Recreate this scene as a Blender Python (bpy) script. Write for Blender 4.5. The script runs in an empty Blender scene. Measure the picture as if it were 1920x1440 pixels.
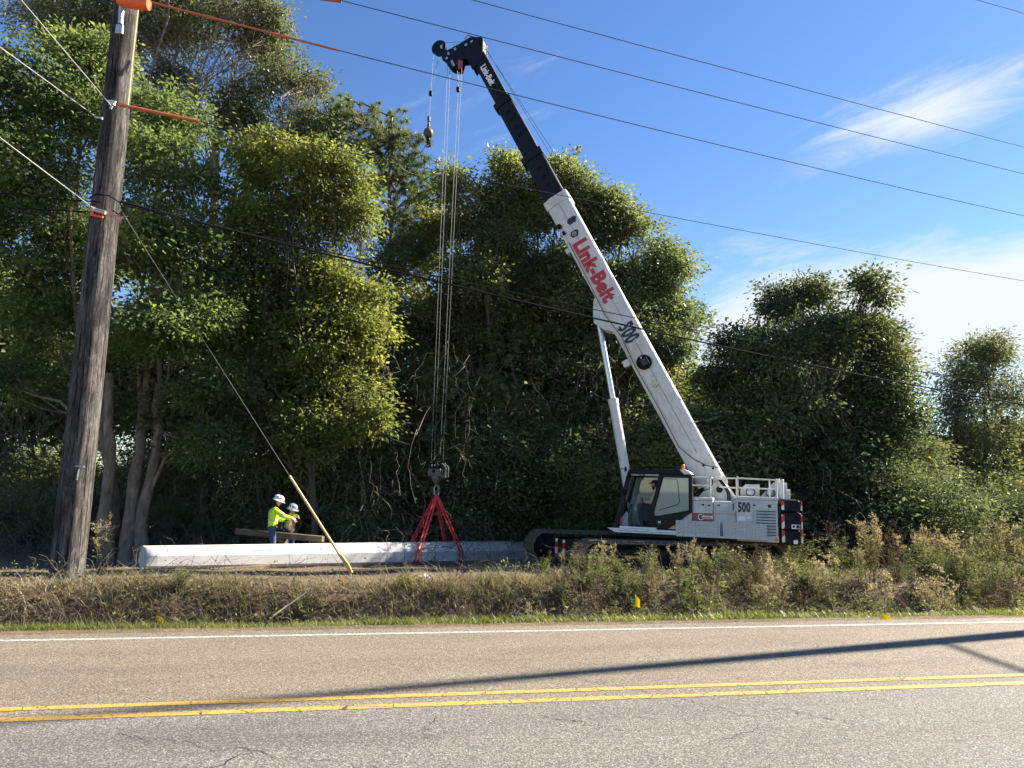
import bpy, bmesh, math, random
import numpy as np
from mathutils import Vector, Matrix

random.seed(7)
RNG = np.random.default_rng(11)
R = math.radians
SC = bpy.context.scene
COL = SC.collection

# ------------------------------------------------------------------ camera
CAM_H, PITCH, ROLL, FPX = 2.1, 8.2, 1.05, 1331.0
_p, _r = R(PITCH), R(ROLL)
CAM_POS = np.array([0, 0, CAM_H])
CAM_F = np.array([0, math.cos(_p), math.sin(_p)])
_u0 = np.array([0, -math.sin(_p), math.cos(_p)])
_r0 = np.array([1.0, 0, 0])
CAM_R = _r0 * math.cos(_r) + _u0 * math.sin(_r)
CAM_U = -_r0 * math.sin(_r) + _u0 * math.cos(_r)
cam_data = bpy.data.cameras.new("camera")
cam_data.sensor_width = 36.0
cam_data.lens = 36.0 * FPX / 1920.0
cam_data.clip_start = 0.1
cam_data.clip_end = 2000
cam = bpy.data.objects.new("camera", cam_data)
COL.objects.link(cam)
_m = Matrix((CAM_R, CAM_U, -CAM_F)).transposed().to_4x4()
_m.translation = Vector(CAM_POS)
cam.matrix_world = _m
SC.camera = cam

# ------------------------------------------------------------------ sky and sun
SUN_AZ, SUN_EL = 68.5, 34.0            # degrees right of the view axis (+Y), degrees up
world = bpy.data.worlds.new("World")
SC.world = world
world.use_nodes = True
SKY_STRENGTH = 0.056


def ray(px, py):
    return CAM_F + CAM_R * (px - 960) / FPX + CAM_U * (720 - py) / FPX


def build_world():
    nt = world.node_tree
    n, l = nt.nodes, nt.links
    bg = n["Background"]
    sky = n.new("ShaderNodeTexSky")
    sky.sky_type = 'NISHITA'
    sky.sun_disc = False
    sky.sun_elevation = R(SUN_EL)
    sky.sun_rotation = R(SUN_AZ)
    sky.air_density = 1.0
    sky.dust_density = 0.1
    sky.ozone_density = 3.0
    hs = n.new("ShaderNodeHueSaturation")
    hs.inputs["Hue"].default_value = 0.508
    hs.inputs["Saturation"].default_value = 1.16
    hs.inputs["Value"].default_value = 1.0
    l.new(sky.outputs[0], hs.inputs["Color"])
    # cirrus: streaky noise drawn out along the high wind, gathered in a few banks (the same banks lie behind the viewer)
    tc = n.new("ShaderNodeTexCoord")
    e1 = ray(1880, 140) - ray(1560, 262); e1 = e1 / np.linalg.norm(e1)
    c0 = ray(1720, 200); c0 = c0 / np.linalg.norm(c0)
    e2 = np.cross(c0, e1); e2 = e2 / np.linalg.norm(e2); e1 = np.cross(e2, c0)

    def dot(vec):
        x = n.new("ShaderNodeVectorMath"); x.operation = 'DOT_PRODUCT'; x.inputs[1].default_value = tuple(vec)
        l.new(tc.outputs["Generated"], x.inputs[0]); return x.outputs["Value"]

    def mth(op, a, b, c=None):
        x = n.new("ShaderNodeMath"); x.operation = op
        for i, v in enumerate((a, b, c)):
            if v is None: continue
            if isinstance(v, (int, float)): x.inputs[i].default_value = v
            else: l.new(v, x.inputs[i])
        return x.outputs[0]
    P_, Q_, S_ = dot(e1), dot(e2), dot(c0)
    com = n.new("ShaderNodeCombineXYZ")
    l.new(mth('MULTIPLY', P_, 5.5), com.inputs[0]); l.new(mth('MULTIPLY', Q_, 23.0), com.inputs[1]); l.new(mth('MULTIPLY', S_, 7.0), com.inputs[2])
    n1 = n.new("ShaderNodeTexNoise")
    n1.inputs["Scale"].default_value = 1.0
    n1.inputs["Detail"].default_value = 11
    n1.inputs["Roughness"].default_value = 0.67
    n1.inputs["Distortion"].default_value = 0.7
    l.new(com.outputs[0], n1.inputs["Vector"])
    total = None
    # photo position of each bank, half length and half width, weight
    banks = [(1960, 560, 0.30, 0.105, 1.1), (1980, 640, 0.30, 0.10, 0.8), (1745, 205, 0.20, 0.062, 1.25), (1500, 640, 0.26, 0.11, 0.85), (880, 260, 0.2, 0.14, 0.30), (1010, 150, 0.12, 0.07, 0.3), (1330, 470, 0.16, 0.08, 0.42), (1390, 590, 0.22, 0.10, 0.75), (1700, 520, 0.2, 0.07, 0.5)]
    for px, py, la, lb, wt in banks:
        d = ray(px, py); d = d / np.linalg.norm(d)
        u = mth('MULTIPLY', mth('SUBTRACT', P_, float(d @ e1)), 1 / la); v = mth('MULTIPLY', mth('SUBTRACT', Q_, float(d @ e2)), 1 / lb)
        rr = mth('SQRT', mth('ADD', mth('MULTIPLY', u, u), mth('MULTIPLY', v, v)), 0.0)
        mr = n.new("ShaderNodeMapRange"); mr.interpolation_type = 'SMOOTHSTEP'
        mr.inputs["From Min"].default_value = 1.25; mr.inputs["From Max"].default_value = 0.0; mr.inputs["To Max"].default_value = wt
        l.new(rr, mr.inputs["Value"])
        total = mr.outputs[0] if total is None else mth('ADD', total, mr.outputs[0])
    # denser banks let more of the noise through
    sm = mth('ADD', n1.outputs["Fac"], mth('MULTIPLY_ADD', total, 0.46, -0.66))
    r1 = n.new("ShaderNodeMapRange"); r1.interpolation_type = 'SMOOTHSTEP'
    r1.inputs["From Min"].default_value = 0.0; r1.inputs["From Max"].default_value = 0.58; r1.inputs["To Max"].default_value = 0.93
    l.new(sm, r1.inputs["Value"])
    m3 = r1
    mix = n.new("ShaderNodeMixRGB")
    mix.inputs[2].default_value = (4.5, 4.75, 5.1, 1)
    l.new(m3.outputs[0], mix.inputs[0])
    l.new(hs.outputs[0], mix.inputs[1])
    l.new(mix.outputs[0], bg.inputs["Color"])
    bg.inputs["Strength"].default_value = SKY_STRENGTH


build_world()
sun_data = bpy.data.lights.new("sun", 'SUN')
sun_data.energy = 5.0
sun_data.angle = R(0.7)
sun_data.color = (1.0, 0.90, 0.76)
sun = bpy.data.objects.new("sun", sun_data)
COL.objects.link(sun)
SUN_DIR = Vector((math.sin(R(SUN_AZ)) * math.cos(R(SUN_EL)), math.cos(R(SUN_AZ)) * math.cos(R(SUN_EL)), math.sin(R(SUN_EL))))
sun.rotation_euler = SUN_DIR.to_track_quat('Z', 'Y').to_euler()
sun.location = (30, 14, 40)

SC.view_settings.view_transform = 'Standard'
SC.view_settings.look = 'None'
SC.view_settings.gamma = 1.0
SC.view_settings.exposure = 1.9
SC.view_settings.use_curve_mapping = False
SC.cycles.max_bounces = 6
SC.cycles.diffuse_bounces = 4
SC.cycles.glossy_bounces = 2
SC.cycles.transmission_bounces = 4
SC.cycles.transparent_max_bounces = 6
SC.cycles.use_adaptive_sampling = True
SC.cycles.adaptive_threshold = 0.025
SC.cycles.sample_clamp_indirect = 6.0


# ------------------------------------------------------------------ helpers
def at(px, py, Y):
    """photo pixel + distance Y -> point in the world"""
    d = ray(px, py)
    return CAM_POS + d * (Y / d[1])


def column(x, y, z=0.5):
    d = np.array([x, y, z]) - CAM_POS
    return 960 + FPX * (d @ CAM_R) / (d @ CAM_F)


def zone(px, table):
    for lim, words in table:
        if px < lim: return words
    return table[-1][1]


BACK_ZONES = [(130, "left of the wooden pole"), (330, "behind the pale forked trunks"), (470, "left of the crew"), (570, "behind the crew"), (700, "between the crew and the hook block"), (790, "just left of the hook block"), (880, "just right of the hook block"),
              (990, "above the concrete pole's right end"), (1100, "left of the lift cylinder"), (1190, "behind the lift cylinder"), (1300, "behind the cab"), (1400, "behind the boom foot"), (1500, "behind the winches"), (1600, "behind the counterweight"), (9999, "right of the counterweight")]
FRONT_ZONES = [(150, "left of the wooden pole's foot"), (280, "right of the wooden pole's foot"), (480, "before the concrete pole's left end"), (680, "before the crew and the yellow guard"), (900, "below the red slings"), (1010, "left of the crane's far track"), (1110, "before the crane's far track"),
               (1220, "before the open cab door"), (1340, "before the walkway plates"), (1460, "before the engine housing"), (1540, "before the counterweight"), (1640, "just right of the counterweight"), (1780, "before the vine mound"), (9999, "at the right edge")]


def tag(o, label=None, cat=None, group=None, kind=None):
    if label: o["label"] = label
    if cat: o["category"] = cat
    if group: o["group"] = group
    if kind: o["kind"] = kind
    return o


def empty(name, loc=(0, 0, 0), rot=(0, 0, 0), parent=None):
    o = bpy.data.objects.new(name, None)
    o.empty_display_size = 0.2
    COL.objects.link(o)
    o.location = loc
    o.rotation_euler = rot
    o.parent = parent
    return o


def link_mesh(name, me, mat=None, parent=None):
    if mat is not None and not me.materials:
        me.materials.append(mat)
    o = bpy.data.objects.new(name, me)
    COL.objects.link(o)
    o.parent = parent
    return o


def copy_tree(o, parent=None):
    c = o.copy()
    COL.objects.link(c)
    c.parent = parent
    for ch in o.children:
        copy_tree(ch, c)
    return c


def smooth(me, ang=35):
    me.polygons.foreach_set("use_smooth", np.ones(len(me.polygons), dtype=bool))
    me.set_sharp_from_angle(angle=R(ang))


class MB:
    """collects shapes into one mesh"""
    def __init__(s):
        s.v = []; s.f = []

    def add(s, vs, fs):
        b = len(s.v)
        s.v.extend([tuple(map(float, p)) for p in vs])
        s.f.extend([tuple(i + b for i in f) for f in fs])
        return s

    def box(s, c, d, rot=None):
        hx, hy, hz = d[0] / 2, d[1] / 2, d[2] / 2
        vs = [Vector((x, y, z)) for x in (-hx, hx) for y in (-hy, hy) for z in (-hz, hz)]
        if rot is not None:
            vs = [rot @ v for v in vs]
        vs = [v + Vector(c) for v in vs]
        return s.add(vs, [(0, 1, 3, 2), (4, 6, 7, 5), (0, 4, 5, 1), (2, 3, 7, 6), (0, 2, 6, 4), (1, 5, 7, 3)])

    def bx(s, x0, x1, y0, y1, z0, z1):
        return s.box(((x0 + x1) / 2, (y0 + y1) / 2, (z0 + z1) / 2), (abs(x1 - x0), abs(y1 - y0), abs(z1 - z0)))

    def prism(s, poly, y0, y1):
        """poly in (x, z), extruded along y"""
        n = len(poly)
        vs = [(p[0], y0, p[1]) for p in poly] + [(p[0], y1, p[1]) for p in poly]
        fs = [tuple(range(n)), tuple(reversed(range(n, 2 * n)))]
        fs += [(i, i + n, (i + 1) % n + n, (i + 1) % n) for i in range(n)]
        a = sum(poly[i][0] * poly[(i + 1) % n][1] - poly[(i + 1) % n][0] * poly[i][1] for i in range(n))
        if (a > 0) != (y1 > y0):
            fs = [tuple(reversed(f)) for f in fs]
        fs = [tuple(reversed(f)) for f in fs]
        return s.add(vs, fs)

    def tube(s, pts, r, n=8, caps=True):
        pts = [Vector(p) for p in pts]
        m = len(pts)
        rs = r if hasattr(r, '__len__') else [r] * m
        vs = []; fs = []
        up = None
        for i, p in enumerate(pts):
            t = (pts[min(i + 1, m - 1)] - pts[max(i - 1, 0)])
            if t.length < 1e-9: t = Vector((0, 0, 1))
            t.normalize()
            if up is None:
                up = Vector((0, 0, 1)) if abs(t.z) < 0.9 else Vector((1, 0, 0))
            a = t.cross(up)
            if a.length < 1e-6: a = t.orthogonal()
            a.normalize(); b = a.cross(t); up = b
            for k in range(n):
                th = 2 * math.pi * k / n
                vs.append(p + a * (rs[i] * math.cos(th)) + b * (rs[i] * math.sin(th)))
        for i in range(m - 1):
            for k in range(n):
                k2 = (k + 1) % n
                fs.append((i * n + k, i * n + k2, (i + 1) * n + k2, (i + 1) * n + k))
        if caps:
            fs.append(tuple(reversed(range(n)))); fs.append(tuple(range((m - 1) * n, m * n)))
        return s.add(vs, fs)

    def cyl(s, p0, p1, r0, r1=None, n=16):
        return s.tube([p0, p1], [r0, r0 if r1 is None else r1], n)

    def lathe(s, prof, c=(0, 0, 0), axis=(0, 0, 1), n=20):
        """prof: (radius, height) list along axis"""
        ax = Vector(axis).normalized()
        q = Vector((0, 0, 1)).rotation_difference(ax)
        vs = []; fs = []
        for (r, h) in prof:
            for k in range(n):
                th = 2 * math.pi * k / n
                vs.append(Vector(c) + q @ Vector((r * math.cos(th), r * math.sin(th), h)))
        m = len(prof)
        for i in range(m - 1):
            for k in range(n):
                k2 = (k + 1) % n
                fs.append((i * n + k, i * n + k2, (i + 1) * n + k2, (i + 1) * n + k))
        fs.append(tuple(reversed(range(n)))); fs.append(tuple(range((m - 1) * n, m * n)))
        return s.add(vs, fs)

    def ball(s, c, r, n=14, m=9):
        rr = r if hasattr(r, '__len__') else (r, r, r)
        vs = []; fs = []
        for i in range(m + 1):
            ph = math.pi * i / m
            for k in range(n):
                th = 2 * math.pi * k / n
                vs.append((c[0] + rr[0] * math.sin(ph) * math.cos(th), c[1] + rr[1] * math.sin(ph) * math.sin(th), c[2] - rr[2] * math.cos(ph)))
        for i in range(m):
            for k in range(n):
                k2 = (k + 1) % n
                fs.append((i * n + k, i * n + k2, (i + 1) * n + k2, (i + 1) * n + k))
        return s.add(vs, fs)

    def mesh(s, name, ang=35, weld=True):
        me = bpy.data.meshes.new(name)
        me.from_pydata(s.v, [], s.f)
        if weld:
            bm = bmesh.new(); bm.from_mesh(me)
            bmesh.ops.remove_doubles(bm, verts=bm.verts, dist=1e-5)
            bmesh.ops.recalc_face_normals(bm, faces=bm.faces)
            bm.to_mesh(me); bm.free()
        me.update()
        smooth(me, ang)
        return me

    def build(s, name, mat, parent=None, bev=0.0, ang=35):
        o = link_mesh(name, s.mesh(name, ang), mat, parent)
        if bev:
            b = o.modifiers.new("bevel", 'BEVEL')
            b.width = bev; b.segments = 2; b.limit_method = 'ANGLE'; b.angle_limit = R(40)
        return o


def np_mesh(name, verts, faces, mat=None, parent=None, smooth_all=False, mats=None, mat_idx=None):
    """verts (N,3), faces (M,k) arrays -> object, fast"""
    me = bpy.data.meshes.new(name)
    verts = np.ascontiguousarray(verts, dtype=np.float32); faces = np.ascontiguousarray(faces, dtype=np.int32)
    nf, k = faces.shape
    me.vertices.add(len(verts)); me.vertices.foreach_set("co", verts.ravel())
    me.loops.add(nf * k); me.loops.foreach_set("vertex_index", faces.ravel())
    me.polygons.add(nf)
    me.polygons.foreach_set("loop_start", np.arange(0, nf * k, k, dtype=np.int32))
    me.polygons.foreach_set("loop_total", np.full(nf, k, dtype=np.int32))
    if mats:
        for m in mats: me.materials.append(m)
        if mat_idx is not None: me.polygons.foreach_set("material_index", np.asarray(mat_idx, dtype=np.int32))
    if smooth_all:
        me.polygons.foreach_set("use_smooth", np.ones(nf, dtype=bool))
    me.update(calc_edges=True)
    return link_mesh(name, me, mat, parent)


def np_tubes(P, Rd, n=4):
    """P (M,K,3) polylines, Rd (M,K) radii -> verts, quads"""
    P = np.asarray(P, float); M, K, _ = P.shape
    T = np.empty_like(P)
    T[:, 1:-1] = P[:, 2:] - P[:, :-2]; T[:, 0] = P[:, 1] - P[:, 0]; T[:, -1] = P[:, -1] - P[:, -2]
    T /= np.linalg.norm(T, axis=2, keepdims=True) + 1e-9
    ref = np.tile(np.array([0.31, 0.22, 0.925]), (M, K, 1))
    flat = np.abs((T[:, :1] * ref[:, :1]).sum(2)) > 0.9
    ref[np.repeat(flat, K, axis=1)] = np.array([0.9, -0.4, 0.1])
    A = np.cross(T, ref); A /= np.linalg.norm(A, axis=2, keepdims=True) + 1e-9
    B = np.cross(T, A)
    th = np.arange(n) * 2 * np.pi / n
    V = P[:, :, None, :] + Rd[:, :, None, None] * (A[:, :, None, :] * np.cos(th)[None, None, :, None] + B[:, :, None, :] * np.sin(th)[None, None, :, None])
    idx = np.arange(M * K * n).reshape(M, K, n)
    a = idx[:, :-1]; b = idx[:, 1:]
    F = np.stack([a, np.roll(a, -1, axis=2), np.roll(b, -1, axis=2), b], axis=-1).reshape(-1, 4)
    return V.reshape(-1, 3), F


def unit(v):
    return v / (np.linalg.norm(v, axis=-1, keepdims=True) + 1e-9)


def leaf_geo(pos, d, nrm, L, W):
    """one rhombic, slightly folded leaf per row"""
    d = unit(d); s = unit(np.cross(d, nrm)); u = np.cross(s, d)
    L = L[:, None]; W = W[:, None]
    a = pos; b = pos + d * L * 0.42 + s * W * 0.5 + u * W * 0.18
    c = pos + d * L - u * L * 0.08; e = pos + d * L * 0.42 - s * W * 0.5 + u * W * 0.18
    V = np.stack([a, b, c, e], axis=1).reshape(-1, 3)
    F = np.arange(len(pos) * 4).reshape(-1, 4)
    return V, F


def merge(*geos):
    vs = []; fs = []; o = 0
    for V, F in geos:
        vs.append(V); fs.append(F + o); o += len(V)
    return np.concatenate(vs), np.concatenate(fs)


# ------------------------------------------------------------------ materials
def newmat(name):
    m = bpy.data.materials.new(name); m.use_nodes = True
    nt = m.node_tree
    return m, nt, nt.nodes, nt.links, nt.nodes["Principled BSDF"]


def N(n, kind, **kw):
    x = n.new(kind)
    for k, v in kw.items():
        if k in x.inputs: x.inputs[k].default_value = v
        else: setattr(x, k, v)
    return x


def ramp(n, stops):
    r = n.new("ShaderNodeValToRGB")
    el = r.color_ramp.elements
    while len(el) < len(stops): el.new(0.5)
    for e, (p, c) in zip(el, stops):
        e.position = p; e.color = (*c, 1) if len(c) == 3 else c
    return r


def pmat(name, col, rough=0.5, metal=0.0, var=0.12, scale=6.0, bump=0.0, bscale=40.0, dirt=None, dirt_amt=0.5, dscale=2.5, coat=0.0, spec=0.5, streak=0.0):
    """painted / plain surface: base colour, tonal variation, optional dirt blotches and fine relief"""
    m, nt, n, l, p = newmat(name)
    p.inputs["Roughness"].default_value = rough; p.inputs["Metallic"].default_value = metal
    p.inputs["Coat Weight"].default_value = coat; p.inputs["Specular IOR Level"].default_value = spec
    tc = n.new("ShaderNodeTexCoord")
    ns = N(n, "ShaderNodeTexNoise", Scale=scale, Detail=6.0, Roughness=0.6)
    l.new(tc.outputs["Object"], ns.inputs["Vector"])
    lo = [max(0, c * (1 - var * 1.6)) for c in col]; hi = [min(1, c * (1 + var)) for c in col]
    rp = ramp(n, [(0.3, lo), (0.7, hi)])
    l.new(ns.outputs["Fac"], rp.inputs[0])
    out = rp.outputs[0]
    if dirt:
        n2 = N(n, "ShaderNodeTexNoise", Scale=dscale, Detail=9.0, Roughness=0.7, Distortion=0.4)
        l.new(tc.outputs["Object"], n2.inputs["Vector"])
        mr = N(n, "ShaderNodeMapRange"); mr.inputs[1].default_value = 0.48; mr.inputs[2].default_value = 0.72; mr.inputs[4].default_value = dirt_amt
        l.new(n2.outputs["Fac"], mr.inputs[0])
        mx = n.new("ShaderNodeMixRGB"); mx.inputs[2].default_value = (*dirt, 1)
        l.new(mr.outputs[0], mx.inputs[0]); l.new(out, mx.inputs[1]); out = mx.outputs[0]
    if streak:
        mp = n.new("ShaderNodeMapping"); mp.inputs["Scale"].default_value = (13, 13, 0.9); l.new(tc.outputs["Object"], mp.inputs[0])
        ns2 = N(n, "ShaderNodeTexNoise", Scale=1.0, Detail=7.0, Roughness=0.7); l.new(mp.outputs[0], ns2.inputs["Vector"])
        mr2 = N(n, "ShaderNodeMapRange"); mr2.inputs[1].default_value = 0.52; mr2.inputs[2].default_value = 0.75; mr2.inputs[4].default_value = streak
        l.new(ns2.outputs["Fac"], mr2.inputs[0])
        mx2 = n.new("ShaderNodeMixRGB"); mx2.inputs[2].default_value = (0.20, 0.17, 0.13, 1)
        l.new(mr2.outputs[0], mx2.inputs[0]); l.new(out, mx2.inputs[1]); out = mx2.outputs[0]
    l.new(out, p.inputs["Base Color"])
    if bump:
        n3 = N(n, "ShaderNodeTexNoise", Scale=bscale, Detail=5.0)
        l.new(tc.outputs["Object"], n3.inputs["Vector"])
        b = N(n, "ShaderNodeBump", Strength=bump, Distance=0.02)
        l.new(n3.outputs["Fac"], b.inputs["Height"]); l.new(b.outputs[0], p.inputs["Normal"])
    return m


def leafmat(name, c1, c2, c3=None, trans=0.35, patch=0.35, rough=0.5, yellow=None):
    """leaf: per-leaf and per-branch colour variety, light passes through"""
    m, nt, n, l, p = newmat(name)
    tc = n.new("ShaderNodeTexCoord"); g = n.new("ShaderNodeNewGeometry")
    ns = N(n, "ShaderNodeTexNoise", Scale=patch, Detail=3.0)
    l.new(tc.outputs["Object"], ns.inputs["Vector"])
    ad = N(n, "ShaderNodeMath", operation='MULTIPLY_ADD'); ad.inputs[1].default_value = 0.55; 
    l.new(g.outputs["Random Per Island"], ad.inputs[0])
    sb = N(n, "ShaderNodeMath", operation='MULTIPLY_ADD'); sb.inputs[1].default_value = 1.6; sb.inputs[2].default_value = -0.55
    l.new(ns.outputs["Fac"], sb.inputs[0]); l.new(sb.outputs[0], ad.inputs[2])
    stops = [(0.1, c1), (0.75, c2)] + ([(0.97, c3)] if c3 else [])
    rp = ramp(n, stops)
    l.new(ad.outputs[0], rp.inputs[0])
    out = rp.outputs[0]
    if yellow:
        gt = N(n, "ShaderNodeMath", operation='GREATER_THAN'); gt.inputs[1].default_value = 1 - yellow
        wn = n.new("ShaderNodeTexWhiteNoise"); wn.noise_dimensions = '1D'
        l.new(g.outputs["Random Per Island"], wn.inputs["W"])
        l.new(wn.outputs["Value"], gt.inputs[0])
        mx = n.new("ShaderNodeMixRGB"); mx.inputs[2].default_value = (0.42, 0.27, 0.03, 1)
        l.new(gt.outputs[0], mx.inputs[0]); l.new(out, mx.inputs[1]); out = mx.outputs[0]
    n.remove(p)
    df = n.new("ShaderNodeBsdfDiffuse"); l.new(out, df.inputs["Color"])
    gl = N(n, "ShaderNodeBsdfGlossy", Roughness=rough); gl.inputs[0].default_value = (0.9, 0.95, 1.0, 1)
    lw = N(n, "ShaderNodeLayerWeight", Blend=0.12)
    gm = N(n, "ShaderNodeMath", operation='MULTIPLY'); gm.inputs[1].default_value = 0.22 if rough < 0.6 else 0.05; l.new(lw.outputs["Fresnel"], gm.inputs[0])
    ms0 = n.new("ShaderNodeMixShader"); l.new(gm.outputs[0], ms0.inputs[0]); l.new(df.outputs[0], ms0.inputs[1]); l.new(gl.outputs[0], ms0.inputs[2])
    tr = n.new("ShaderNodeBsdfTranslucent")
    br = N(n, "ShaderNodeMixRGB", blend_type='MULTIPLY'); br.inputs[0].default_value = 1.0; br.inputs[2].default_value = (1.38, 1.38, 0.68, 1)
    l.new(out, br.inputs[1]); l.new(br.outputs[0], tr.inputs["Color"])
    ms = n.new("ShaderNodeMixShader"); ms.inputs[0].default_value = trans
    l.new(ms0.outputs[0], ms.inputs[1]); l.new(tr.outputs[0], ms.inputs[2])
    l.new(ms.outputs[0], n["Material Output"].inputs["Surface"])
    return m


def barkmat(name, c1, c2, sx=14.0, sz=2.2, bump=0.5, extra=None):
    m, nt, n, l, p = newmat(name)
    tc = n.new("ShaderNodeTexCoord")
    mp = n.new("ShaderNodeMapping"); mp.inputs["Scale"].default_value = (sx, sx, sz)
    l.new(tc.outputs["Object"], mp.inputs[0])
    ns = N(n, "ShaderNodeTexNoise", Scale=1.0, Detail=8.0, Roughness=0.65, Distortion=0.6)
    l.new(mp.outputs[0], ns.inputs["Vector"])
    rp = ramp(n, [(0.32, c1), (0.68, c2)])
    l.new(ns.outputs["Fac"], rp.inputs[0])
    out = rp.outputs[0]
    if extra:
        n2 = N(n, "ShaderNodeTexNoise", Scale=0.9, Detail=7.0, Roughness=0.7)
        l.new(tc.outputs["Object"], n2.inputs["Vector"])
        r2 = ramp(n, [(0.46, (0, 0, 0)), (0.62, (1, 1, 1))])
        l.new(n2.outputs["Fac"], r2.inputs[0])
        mx = n.new("ShaderNodeMixRGB"); mx.inputs[2].default_value = (*extra, 1)
        l.new(r2.outputs[0], mx.inputs[0]); l.new(out, mx.inputs[1]); out = mx.outputs[0]
    l.new(out, p.inputs["Base Color"])
    p.inputs["Roughness"].default_value = 0.85
    b = N(n, "ShaderNodeBump", Strength=bump, Distance=0.03)
    l.new(ns.outputs["Fac"], b.inputs["Height"]); l.new(b.outputs[0], p.inputs["Normal"])
    return m


def polewood():
    """grey weathered pole timber: long checks, flaking flecks, dark creosote blotches"""
    m, nt, n, l, p = newmat("weathered_pole_wood")
    tc = n.new("ShaderNodeTexCoord")
    def nz(sx, sz, det, dist, rough=0.65):
        mp = n.new("ShaderNodeMapping"); mp.inputs["Scale"].default_value = (sx, sx, sz); l.new(tc.outputs["Object"], mp.inputs[0])
        x = N(n, "ShaderNodeTexNoise", Scale=1.0, Detail=det, Roughness=rough, Distortion=dist); l.new(mp.outputs[0], x.inputs["Vector"]); return x.outputs["Fac"]
    checks, fleck, blot = nz(26, 0.9, 6.0, 0.8), nz(30, 7.0, 8.0, 0.5, 0.75), nz(2.6, 0.8, 7.0, 0.6, 0.7)
    base = ramp(n, [(0.28, (0.042, 0.037, 0.034)), (0.5, (0.115, 0.104, 0.095)), (0.72, (0.23, 0.21, 0.19))]); l.new(fleck, base.inputs[0])
    ck = ramp(n, [(0.36, (0.1, 0.1, 0.1)), (0.46, (1, 1, 1))]); l.new(checks, ck.inputs[0])
    m1 = N(n, "ShaderNodeMixRGB", blend_type='MULTIPLY'); m1.inputs[0].default_value = 1; l.new(base.outputs[0], m1.inputs[1]); l.new(ck.outputs[0], m1.inputs[2])
    bl = ramp(n, [(0.42, (0.30, 0.30, 0.31)), (0.6, (1, 1, 1))]); l.new(blot, bl.inputs[0])
    m2 = N(n, "ShaderNodeMixRGB", blend_type='MULTIPLY'); m2.inputs[0].default_value = 1; l.new(m1.outputs[0], m2.inputs[1]); l.new(bl.outputs[0], m2.inputs[2])
    l.new(m2.outputs[0], p.inputs["Base Color"]); p.inputs["Roughness"].default_value = 0.9; p.inputs["Specular IOR Level"].default_value = 0.2
    ad = N(n, "ShaderNodeMath", operation='MULTIPLY_ADD'); ad.inputs[1].default_value = 0.5; l.new(fleck, ad.inputs[0]); l.new(ck.outputs[0], ad.inputs[2])
    b = N(n, "ShaderNodeBump", Strength=0.9, Distance=0.03); l.new(ad.outputs[0], b.inputs["Height"]); l.new(b.outputs[0], p.inputs["Normal"])
    return m


M = {}
M['crane_white'] = pmat("crane_white_paint", (0.68, 0.675, 0.635), 0.42, var=0.06, scale=3, dirt=(0.33, 0.30, 0.25), dirt_amt=0.42, dscale=1.4, coat=0.2, streak=0.45)
M['crane_grey'] = pmat("crane_grey_paint", (0.57, 0.572, 0.545), 0.45, var=0.07, scale=4, dirt=(0.27, 0.245, 0.20), dirt_amt=0.5, dscale=2.2, streak=0.5)
M['navy'] = pmat("dark_navy_paint", (0.006, 0.009, 0.018), 0.5, var=0.2, scale=4, dirt=(0.02, 0.02, 0.02), dirt_amt=0.3, dscale=3, spec=0.18)
M['charcoal'] = pmat("charcoal_paint", (0.012, 0.0125, 0.014), 0.5, var=0.15, dirt=(0.05, 0.038, 0.028), dirt_amt=0.5, dscale=2.2, spec=0.2)
M['black'] = pmat("black_rubber", (0.007, 0.007, 0.008), 0.6, var=0.2, spec=0.15)
M['steel'] = pmat("bright_steel", (0.62, 0.63, 0.65), 0.28, metal=1.0, var=0.06)
M['galv'] = pmat("galvanised_steel", (0.5, 0.51, 0.52), 0.45, metal=0.75, var=0.15, scale=20)
M['alu'] = pmat("aluminium_deck", (0.62, 0.64, 0.66), 0.42, metal=0.4, var=0.1, scale=9)
M['track'] = pmat("worn_track_steel", (0.16, 0.135, 0.105), 0.7, metal=0.25, var=0.35, scale=14, dirt=(0.2, 0.15, 0.1), dirt_amt=0.7, dscale=4, bump=0.3)  # soil blotches lightened to stand in for sunlight on the grousers
M['chrome'] = pmat("polished_rod", (0.66, 0.67, 0.67), 0.3, metal=0.7, var=0.03)
M['red'] = pmat("red_vinyl", (0.52, 0.03, 0.035), 0.4, var=0.08)
M['red_dull'] = pmat("weathered_red_vinyl", (0.34, 0.045, 0.04), 0.5, var=0.12, dirt=(0.3, 0.2, 0.17), dirt_amt=0.35)
M['white'] = pmat("white_vinyl", (0.8, 0.8, 0.78), 0.4, var=0.04)
M['ink'] = pmat("black_vinyl", (0.015, 0.018, 0.025), 0.4, var=0.1)
M['amber'] = pmat("amber_lens", (0.75, 0.24, 0.03), 0.25, var=0.06)
M['yellow_plastic'] = pmat("yellow_plastic", (0.52, 0.40, 0.17), 0.45, var=0.08, scale=3, dirt=(0.6, 0.42, 0.16), dirt_amt=0.4)
M['yellow_vinyl'] = pmat("yellow_vinyl", (0.7, 0.42, 0.03), 0.45, var=0.06)
M['flag'] = leafmat("yellow_flag_film", (0.72, 0.6, 0.012), (0.76, 0.64, 0.015), (0.8, 0.66, 0.02), trans=0.35, rough=0.7)
M['orange'] = pmat("orange_insulating_cover", (0.85, 0.13, 0.02), 0.45, var=0.1, dirt=(0.6, 0.12, 0.04), dirt_amt=0.4)
M['orange_pale'] = pmat("sunfaded_orange_hose", (0.44, 0.115, 0.05), 0.5, var=0.15)
M['sling'] = pmat("red_polyester_sling", (0.82, 0.035, 0.055), 0.7, var=0.18, scale=30, bump=0.3, bscale=120)
M['rope'] = pmat("wire_rope", (0.12, 0.125, 0.13), 0.6, metal=0.2, var=0.2, scale=60)
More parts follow.
